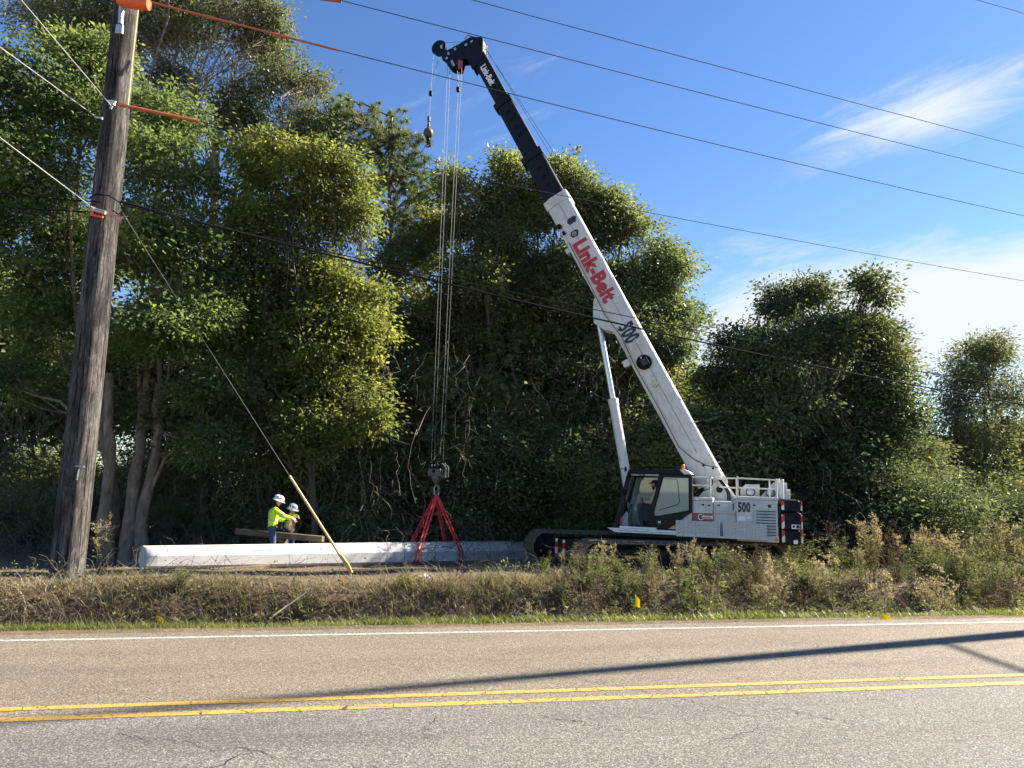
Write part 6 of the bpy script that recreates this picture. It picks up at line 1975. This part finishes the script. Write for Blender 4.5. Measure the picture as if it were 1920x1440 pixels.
def band(jk, name, pred, mat, root, off=0.006):
    """strip of tape lying on a garment where pred(x,y,z) holds"""
    me = jk.data
    co = np.empty(len(me.vertices) * 3, dtype=np.float32); me.vertices.foreach_get("co", co); co = co.reshape(-1, 3)
    no = np.empty(len(me.vertices) * 3, dtype=np.float32); me.vertices.foreach_get("normal", no); no = no.reshape(-1, 3)
    keep = []
    for p in me.polygons:
        if pred(*p.center): keep.append(tuple(p.vertices))
    if not keep: return
    used = sorted({i for f in keep for i in f}); mp = {v: i for i, v in enumerate(used)}
    m = bpy.data.meshes.new(name)
    m.from_pydata([tuple(co[v] + no[v] * off) for v in used], [], [tuple(mp[v] for v in f) for f in keep])
    m.update(); link_mesh(name, m, mat, root)


def crew():
    x, y = at(510, 1000, 19.95)[0], 19.95
    J = dict(head=(0.10, -0.01, 1.66), neck=(0.045, 0, 1.51), chest=(0.015, 0, 1.32), pelvis=(0, 0, 0.98), shR=(0.03, -0.2, 1.43), elR=(0.26, -0.27, 1.27), wrR=(0.50, -0.22, 1.20),
             shL=(0.03, 0.2, 1.43), elL=(0.12, 0.29, 1.16), wrL=(0.32, 0.16, 1.14), hipR=(0, -0.1, 0.93), hipL=(0, 0.1, 0.93), knR=(0.03, -0.12, 0.51), knL=(0.06, 0.12, 0.51), anR=(-0.02, -0.13, 0.09), anL=(0.03, 0.14, 0.09))
    p1, jk = person("person", "worker in white hard hat and bright yellow jacket, one arm pointing right", (x, y, float(gz(x, y))), R(22), J, 'hivis', 'jeans', 'hardhat', 1.0,
                    hands=(((0.85, 0.12, -0.45), (0.1, 0.3, -1), 0.75, True, 1), ((0.9, -0.3, 0), (0, 0, -1), 0.6, False, -1)), gloves=('glove', 'black_cloth'), head_f=(0.92, -0.12, -0.33), head_up=(0.33, 0, 1))
    band(jk, "reflective_stripe", lambda a, b, c: 1.135 < c < 1.185 and a < 0.24 and abs(b) < 0.22, M['reflective'], p1)
    band(jk, "reflective_stripe", lambda a, b, c: abs(abs(b) - 0.105) < 0.026 and c > 1.18 and a < 0.1 and c < 1.5, M['reflective'], p1)
    def arm_band(a, b, c):
        A = Vector(J['elR']); B = Vector(J['shR']); q = Vector((a, b, c)); t = (q - A).dot((B - A).normalized())
        return 0.03 < t < 0.085 and (q - A - (B - A).normalized() * t).length < 0.1
    band(jk, "reflective_stripe", arm_band, M['reflective'], p1)
    def cuff(a, b, c):
        A = Vector(J['wrR']); B = Vector(J['elR']); q = Vector((a, b, c)); t = (q - A).dot((B - A).normalized())
        return -0.05 < t < 0.06 and (q - A).length < 0.12
    band(jk, "sleeve_cuff", cuff, M['reflective'], p1)
    m = MB(); cap(m, (0.17, -0.16, 1.03), 0.07, (0.19, -0.1, 0.94), 0.06); cap(m, (0.2, -0.15, 1.08), 0.05, (0.17, -0.14, 1.0), 0.06); melt(m, "tool_pouch", M['black_cloth'], p1, 0.012)
    m = MB(); cap(m, (-0.0, 0, 1.0), 0.0, (0, 0, 1.0), 0.0) if False else None
    m = MB(); cap(m, (0.035, 0, 1.47), 0.095, (0.05, 0, 1.55), 0.082); melt(m, "hood_collar", M['black_cloth'], p1, 0.011)

    x2, y2 = at(541, 1000, 21.1)[0], 21.1
    J = dict(head=(0.10, 0.0, 1.60), neck=(0.05, 0, 1.46), chest=(0.02, 0, 1.29), pelvis=(0, 0, 0.97), shR=(0.02, -0.19, 1.40), elR=(0.05, -0.28, 1.12), wrR=(0.24, -0.22, 0.98),
             shL=(0.03, 0.19, 1.40), elL=(0.14, 0.26, 1.12), wrL=(0.24, 0.14, 1.34), hipR=(0, -0.1, 0.92), hipL=(0, 0.1, 0.92), knR=(0.03, -0.12, 0.5), knL=(0.05, 0.12, 0.5), anR=(-0.02, -0.13, 0.09), anL=(0.02, 0.14, 0.09))
    p2_, vs = person("person", "worker in white hard hat and yellow vest over black sleeves, hand at the chin", (x2, y2, float(gz(x2, y2))), R(-28), J, 'vest', 'jeans', 'hardhat', 1.0, sleeve_mat='black_cloth',
                     hands=(((0.5, 0.1, -0.8), (0.6, 0.6, 0), 0.6, False, 1), ((-0.15, -0.35, 0.9), (-0.7, -0.3, 0), 0.8, False, -1)), gloves=('black_cloth', 'glove_tan'), vest=True, head_f=(0.93, 0.2, -0.30), head_up=(0.3, 0, 1))
    band(vs, "reflective_stripe", lambda a, b, c: abs(abs(b) - 0.10) < 0.018 and c < 1.4, M['reflective'], p2_)
    band(vs, "orange_stripe", lambda a, b, c: 0.018 <= abs(abs(b) - 0.10) < 0.03 and c < 1.4, M['orange'], p2_)
    band(vs, "orange_stripe", lambda a, b, c: 0.95 < c < 0.985, M['orange'], p2_)


crew()


def operator():
    w = crane_world((1.12, 0.86, 1.12))
    J = dict(head=(0.0, 0, 1.21), neck=(-0.07, 0, 1.06), chest=(-0.10, 0, 0.87), pelvis=(-0.12, 0, 0.58), shR=(-0.09, -0.19, 0.98), elR=(0.08, -0.26, 0.74), wrR=(0.32, -0.16, 0.74), shL=(-0.09, 0.19, 0.98), elL=(0.06, 0.25, 0.72), wrL=(0.30, 0.17, 0.73),
             hipR=(-0.08, -0.1, 0.57), hipL=(-0.08, 0.1, 0.57), knR=(0.40, -0.13, 0.60), knL=(0.40, 0.13, 0.60), anR=(0.36, -0.13, 0.12), anL=(0.34, 0.13, 0.12))
    p, v = person("person", "bearded crane operator in a hi-vis vest and jeans seated in the cab", w, R(160), J, 'hivis', 'jeans', None, 0.97, sleeve_mat='beige_cloth',
                  hands=(((0.95, 0.2, -0.1), (0, 0.3, -1), 0.8, False, 1), ((0.95, -0.2, -0.1), (0, -0.3, -1), 0.8, False, -1)), vest=True, beard=True, head_f=(0.98, 0, -0.15), head_up=(0.15, 0, 1))
    m = MB(); kk = MB().ball((0, 0, 0), 1.0, 18, 12)
    m.add([(-0.01 + q[0] * 0.108, q[1] * 0.09, 1.25 + max(q[2], -0.1) * 0.09) for q in kk.v], kk.f); cap(m, (0.08, 0.04, 1.25), 0.02, (0.15, 0.0, 1.235), 0.014); cap(m, (0.08, -0.04, 1.25), 0.02, (0.15, 0.0, 1.235), 0.014)
    melt(m, "cap", M['black_cloth'], p, 0.009)


operator()

# ------------------------------------------------------------------ verge grass, ditch brush, weeds
def blades(name, label, cat, a, b, h, w, lean, mat, curve=0.35, kind="stuff", segs=3):
    """grass: curved tapering strips rooted on the ground; a, b along and across the road"""
    x, y = xy(a, b); n = len(a)
    z = gz(x, y)
    base = np.stack([x, y, z - 0.02], axis=1)
    th = RNG.uniform(0, 2 * np.pi, n)
    dirv = np.stack([np.cos(th), np.sin(th), np.zeros(n)], axis=1)
    side = np.stack([-np.sin(th), np.cos(th), np.zeros(n)], axis=1)
    tt = np.linspace(0, 1, segs + 1)
    V = []
    for t in tt:
        c = base + np.array([0, 0, 1.0]) * (h * (t - curve * 0.5 * lean * t * t))[:, None] + dirv * (h * lean * (0.35 * t + 0.65 * t * t))[:, None]
        wd = (w * (1 - t) ** 0.8 + 0.0008)[:, None] * 0.5
        V += [c - side * wd, c + side * wd]
    V = np.stack(V, axis=1).reshape(-1, 3)
    k = 2 * (segs + 1)
    i0 = np.arange(n)[:, None] * k
    F = np.concatenate([i0 + np.array([2 * s, 2 * s + 1, 2 * s + 3, 2 * s + 2])[None] for s in range(segs)], axis=0)
    o = np_mesh(name, V, F, mat)
    tag(o, label, cat, kind=kind)
    return o


def patchy(a, b, s, thr):
    return wob(a * s, b * s * 1.7) + 0.4 * wob(a * s * 3.1 + 4, b * s * 2.3) > thr


def verge():
    n = 34000
    a = RNG.uniform(-14, 22, n); b = np.clip(11.84 + RNG.normal(0, 0.2, n), 11.3, 12.25)
    thin = (b < 11.62) & ~patchy(a, b, 1.3, 0.25)
    keep = ~thin & (patchy(a, b, 0.6, -0.75) | (RNG.random(n) < 0.35)); a, b = a[keep], b[keep]
    h = RNG.uniform(0.03, 0.10, len(a)) * (0.7 + 0.45 * (wob(a, b, 0.9) + 1) * (RNG.random(len(a)) + 0.4)) * np.clip((b - 11.0) / 0.6, 0.4, 1.2)
    blades("verge_grass", "strip of short bright green grass along the road edge", "grass", a, b, h, np.full(len(a), 0.013), RNG.uniform(0.2, 0.9, len(a)), M['grass_green'], segs=2)
    n = 11000
    a = RNG.uniform(-14, 22, n); b = RNG.normal(11.35, 0.16, n); b = np.clip(b, 11.0, 11.9)
    blades("verge_litter", "dry clippings and dead grass between the asphalt and the green strip", "dead grass", a, b, RNG.uniform(0.02, 0.06, n), np.full(n, 0.010), RNG.uniform(0.8, 2.2, n), M['grass_dead'], segs=2)
    # rank growth on both ditch banks
    n = 36000
    a = RNG.uniform(-16, 26, n); b = np.concatenate([RNG.uniform(14.25, 16.4, n - 6000), RNG.uniform(12.3, 14.25, 6000)])
    thin = (a > 4.0) & (RNG.random(n) < 0.6) & (b < 15.5); a, b = a[~thin], b[~thin]; n = len(a)
    h = RNG.uniform(0.12, 0.46, n) * (1 + 0.35 * wob(a, b, 0.7)) * np.where(b < 12.6, 0.75, 1.0)
    h *= np.where(a < 3.5, 1.0, 1.15)
    h = np.where(b > 14.9, h * 0.6, h); low = (b > 15.3) & (a > -8) & (a < 4.0); h = np.where(low, h * 0.4, h)
    tall = RNG.random(n) < 0.04; h = np.where(tall, h * 1.8, h)
    blades("dead_grass", "tangled straw-coloured dead grass on the ditch banks", "dead grass", a, b, np.abs(h), RNG.uniform(0.009, 0.019, n), RNG.uniform(0.5, 2.2, n), M['grass_dead'], segs=2)
    n = 22000
    a = RNG.uniform(-16, 26, n); b = RNG.uniform(12.1, 15.4, n)
    keep = patchy(a, b, 0.8, -0.15) & ((b > 14.2) | (RNG.random(n) < 0.5)); a, b = a[keep], b[keep]
    blades("ditch_grass", "drying olive grass in the ditch", "grass", a, b, RNG.uniform(0.15, 0.5, len(a)), RNG.uniform(0.009, 0.018, len(a)), RNG.uniform(0.4, 1.8, len(a)), M['grass_olive'], segs=3)
    # sparse straw on the trampled ground behind
    n = 17000
    a = RNG.uniform(-18, 28, n); b = 15.5 + RNG.random(n) ** 1.5 * 9.5
    blades("straw_litter", "trampled straw and leaf litter around the crane and poles", "dead grass", a, b, RNG.uniform(0.03, 0.13, n), RNG.uniform(0.008, 0.016, n), RNG.uniform(1.0, 3.0, n), M['grass_dead'], segs=2)
    # bare dead stems leaning out of the ditch
    n = 1500
    a = np.where(RNG.random(n) < 0.6, RNG.uniform(-14, 4, n), RNG.uniform(4, 24, n)); b = RNG.uniform(12.2, 15.2, n)
    x, y = xy(a, b); A = np.stack([x, y, gz(x, y)], axis=1)
    B = A + np.stack([RNG.normal(0, 0.5, n), RNG.normal(0, 0.25, n), RNG.uniform(0.2, 0.8, n)], axis=1)
    P = bend_paths(A, B, 7, 0.4, 0.18)
    V, F = np_tubes(P, RNG.uniform(0.0025, 0.007, n)[:, None] * np.linspace(1.2, 0.5, 7)[None], 3)
    m = 700
    j = RNG.integers(0, n, m); S = P[j, RNG.integers(3, 6, m)]
    T = S + RNG.normal(size=(m, 3)) * np.array([0.14, 0.14, 0.06]) + np.array([0, 0, 0.1])
    g2 = np_tubes(bend_paths(S, T, 4, 0.3), np.linspace(0.003, 0.0015, 4)[None].repeat(m, 0), 3)
    V, F = merge((V, F), g2)
    o = np_mesh("dead_stems", V, F, M['twig']); tag(o, "bare grey-brown dead stems standing in the ditch brush", "dead stems", kind="stuff")
    # low broad leaves
    n = 16000
    a = RNG.uniform(-16, 26, n); b = RNG.uniform(12.2, 15.6, n)
    keep = patchy(a + 3, b, 0.9, 0.05); a, b = a[keep], b[keep]; n = len(a)
    x, y = xy(a, b); pos = np.stack([x, y, gz(x, y) + RNG.uniform(0.02, 0.4, n)], axis=1)
    V, F = leaf_geo(pos, rand_dirs(n) + np.array([0, 0, 0.2]), unit(RNG.normal(size=(n, 3)) + np.array([0, 0, 1.2])), RNG.uniform(0.04, 0.09, n), RNG.uniform(0.02, 0.045, n))
    o = np_mesh("ditch_undergrowth", V, F, M['weed_leaf']); tag(o, "low dusty green leaves in the ditch undergrowth", "undergrowth", kind="stuff")


verge()


# tall weeds: a handful of plant shapes, each plant a thing
def weed_proto(kind):
    """returns list of (part name, (V, F), material)"""
    parts = []
    ns = {'plume': 5, 'leafy': 4, 'stalk': 6, 'bushy': 9}[kind]
    H = 1.0
    base = np.zeros((ns, 3)); base[:, :2] = RNG.normal(size=(ns, 2)) * 0.05
    tip = base + np.stack([RNG.normal(0, 0.16, ns), RNG.normal(0, 0.16, ns), RNG.uniform(0.72, 1.05, ns) * H], axis=1)
    if kind == 'bushy': tip[:, :2] *= 2.1; tip[:, 2] *= 0.8
    K = 9
    P = bend_paths(base, tip, K, 0.18, 0.0)
    V, F = np_tubes(P, np.linspace(0.007, 0.003, K)[None].repeat(ns, 0), 4)
    parts.append(("stem", (V, F), M['stalk']))
    # leaves up the stems
    per = {'plume': 60, 'leafy': 150, 'stalk': 26, 'bushy': 120}[kind]
    si = np.repeat(np.arange(ns), per); t = RNG.uniform(0.08, 0.9 if kind != 'plume' else 0.72, len(si)); k = t * (K - 1); j = np.minimum(k.astype(int), K - 2); f = (k - j)[:, None]
    pos = P[si, j] * (1 - f) + P[si, j + 1] * f
    d = rand_dirs(len(si)); d[:, 2] = np.abs(d[:, 2]) * 0.6 - 0.1
    pos = pos + d * RNG.uniform(0.0, 0.07 if kind != 'stalk' else 0.03, len(si))[:, None]
    L = RNG.uniform(0.04, 0.10, len(si)) * (1 - 0.4 * t)
    if kind == 'leafy': L *= 0.85
    V, F = leaf_geo(pos, d, unit(RNG.normal(size=d.shape) * 0.6 + np.array([0, 0, 1])), L, L * (0.34 if kind in ('plume', 'stalk') else 0.45))
    parts.append(("leaves", (V, F), M['weed_green'] if kind == 'leafy' else (M['stalk'] if kind == 'stalk' else M['weed_leaf'])))
    # side twigs + seed heads
    if kind in ('plume', 'stalk'):
        nb = 9 if kind == 'plume' else 7
        si = np.repeat(np.arange(ns), nb); jj = RNG.integers(K - 4, K, len(si)); S = P[si, jj]
        T = S + np.stack([RNG.normal(0, 0.07, len(si)), RNG.normal(0, 0.07, len(si)), RNG.uniform(0.02, 0.14, len(si))], axis=1)
        V, F = np_tubes(bend_paths(S, T, 4, 0.2), np.linspace(0.003, 0.0015, 4)[None].repeat(len(si), 0), 3)
        q = 26 if kind == 'plume' else 9
        s2 = np.repeat(S, q, axis=0); t2 = np.repeat(T, q, axis=0); u = RNG.random(len(s2))[:, None]
        pos = s2 + (t2 - s2) * u * 1.15 + RNG.normal(size=s2.shape) * 0.014
        d = rand_dirs(len(pos)); ln = RNG.uniform(0.014, 0.035, len(pos))
        g = leaf_geo(pos, d, rand_dirs(len(pos)), ln, ln * 0.5)
        parts.append(("seed_head", merge((V, F), g), M['seed'] if kind == 'plume' else M['stalk']))
    return parts


WEEDS = {}
for kd, cnt in (('plume', 4), ('leafy', 3), ('stalk', 4), ('bushy', 3)):
    WEEDS[kd] = []
    for _ in range(cnt):
        lst = []
        for nm, (V, F), mt in weed_proto(kd):
            me_o = np_mesh(nm, V, F, mt); me = me_o.data; bpy.data.objects.remove(me_o); lst.append((nm, me))
        WEEDS[kd].append(lst)
WLAB = {'plume': ("weed with fluffy beige plumes", "seeding weeds in the ditch", "seeding_weed"), 'leafy': ("upright yellow-green leafy weed", "leafy weeds in the ditch", "leafy_weed"),
        'stalk': ("dry brown weed stalk", "dry stalks in the ditch", "dry_weed"), 'bushy': ("bushy grey-green weed", "bushy weeds in the ditch", "bushy_weed")}


def weed(kd, x, y, h, label=None, sx=1.0):
    lab, grp, nm = WLAB[kd]
    px = column(x, y)
    size = "tall " if h > 0.95 else ("short " if h < 0.6 else "")
    root = tag(empty(nm, (x, y, float(gz(x, y)) - 0.02)), label or size + lab + ", " + zone(px, FRONT_ZONES), "weed", None if label else grp)
    for pn, me in random.choice(WEEDS[kd]):
        po = link_mesh(pn, me, None, root)
        if pn != "stem": po["kind"] = "stuff"
    root.scale = (h * sx, h * sx, h); root.rotation_euler.z = random.uniform(0, 6.28)


def weeds():
    # dense stand to the right of the slings, in front of the crane
    for i in range(250):
        a = 3.6 + 17.9 * random.random() ** 1.15; b = random.choice((12.9, 13.2, 13.8, 14.4, 15.0, 15.6)) + random.uniform(-0.3, 0.3)
        kd = random.choices(('plume', 'leafy', 'stalk', 'bushy'), (0.16, 0.22, 0.20, 0.42) if b > 13.7 else (0.03, 0.27, 0.15, 0.55))[0]
        x, y = xy(a, b)
        h = {'plume': random.uniform(0.75, 1.15), 'leafy': random.uniform(0.7, 1.0), 'stalk': random.uniform(0.7, 1.15), 'bushy': random.uniform(0.7, 1.0)}[kd]
        if b < 13.8: h *= 1.15
        if a < 12.5 and b > 13.8 and random.random() < 0.6: h *= 0.72
        weed(kd, x, y, h, sx=random.uniform(0.9, 1.35))
    for i in range(62):                     # thinner growth on the left bank
        a = random.uniform(-12, 3.6); b = random.uniform(12.5, 15.0)
        kd = random.choices(('plume', 'leafy', 'stalk', 'bushy'), (0.10, 0.10, 0.35, 0.45))[0]
        x, y = xy(a, b)
        weed(kd, x, y, random.uniform(0.4, 0.8) * (1.15 if b < 13.8 else 0.8), sx=1.2)
    for i in range(34):                     # beyond the lip at the right
        a = random.uniform(11, 24); b = random.uniform(15.8, 20.0)
        x, y = xy(a, b); weed(random.choice(('plume', 'stalk', 'bushy', 'stalk')), x, y, random.uniform(0.9, 1.5), sx=1.1)
    for px, py_top, Y, kd, lab in ((1305, 1010, 14.6, 'leafy', "tallest yellow-green leafy weed, in front of the crane's near track"), (195, 968, 16.0, 'plume', "pale dried weed with a bushy plume beside the wooden pole's foot"),
                                   (1740, 1075, 14.6, 'plume', "single pale plume weed right of the counterweight near the road"), (1445, 1045, 15.2, 'plume', "broad beige plume weed below the rear of the near track"),
                                   (1145, 1020, 15.8, 'plume', "beige plume weed in front of the near track's front end"), (1065, 1050, 15.8, 'bushy', "bright bushy weed left of the near track")):
        p = at(px, py_top, Y); g = float(gz(p[0], Y)); weed(kd, p[0], Y, max(0.5, p[2] - g), lab, sx=1.1)


weeds()


# ------------------------------------------------------------------ survey flags, litter
def ground_at(px, py):
    Y = 8.0
    while Y < 30:
        p = at(px, py, Y)
        if p[2] <= float(gz(p[0], p[1])): return p
        Y += 0.02
    return at(px, py, 12.0)


def marker_flag(px, py, z, w, h, lean, label, fold=0.3):
    p = ground_at(px, py)
    root = tag(empty("marker_flag", p), label, "flag", "yellow marker flags")
    lx = lean * z
    MB().tube([(0, 0, -0.05), (lx, 0, z + h * 0.5)], 0.003, 5).build("wire_stake", M['galv'], root)
    m = MB(); vs = []
    for i in range(7):
        t = i / 6
        for k in (0, 1):
            vs.append((lx + w * t - 0.02 * k * lean, 0.04 * math.sin(t * 4) * fold, z - h * 0.5 + h * k * (1 - 0.35 * t) - 0.28 * w * t))
    m.add(vs, [(2 * i, 2 * i + 2, 2 * i + 3, 2 * i + 1) for i in range(6)])
    me = bpy.data.meshes.new("flag"); me.from_pydata(m.v, [], m.f); o = link_mesh("flag", me, M['flag'], root)
    s = o.modifiers.new("thickness", 'SOLIDIFY'); s.thickness = 0.002
    return root


marker_flag(289, 1172, 0.12, 0.13, 0.11, 0.3, "leaning square yellow marker flag in the grass at the left")
marker_flag(1193, 1164, 0.33, 0.075, 0.2, -0.05, "tall narrow yellow marker flag among the weeds before the crane")
marker_flag(1652, 1165, 0.1, 0.15, 0.1, 0.1, "low yellow marker flag in the grass at the right")


def litter():
    p = at(795, 1084, 15.2); g = float(gz(p[0], 15.2))
    m = MB(); kk = MB().ball((0, 0, 0), 1.0, 10, 7); rr = random.Random(4)
    m.add([(v[0] * 0.13 * rr.uniform(0.5, 1.3), v[1] * 0.1 * rr.uniform(0.5, 1.3), 0.05 + v[2] * 0.06 * rr.uniform(0.4, 1.5)) for v in kk.v], kk.f)
    o = m.build("plastic_litter", M['litter'], ang=5); o.location = (p[0], 15.2, max(g, p[2] - 0.05)); tag(o, "crumpled white plastic litter on the bank below the slings", "litter")


litter()
for px, py0, px1, py1, Y in ((505, 1160, 575, 1110, 12.6),):
    a = Vector(at(px, py0, Y)); b = Vector(at(px1, py1, Y + 0.7)); k = (b - a)
    o = MB().tube([Vector((0, 0, 0)), k * 0.35 + Vector((0.02, 0, 0.02)), k * 0.7, k], [0.018, 0.016, 0.012, 0.006], 7).build("fallen_branch", M['twig']); o.location = a
    tag(o, "pale dead branch sticking out of the ditch left of centre", "branch")
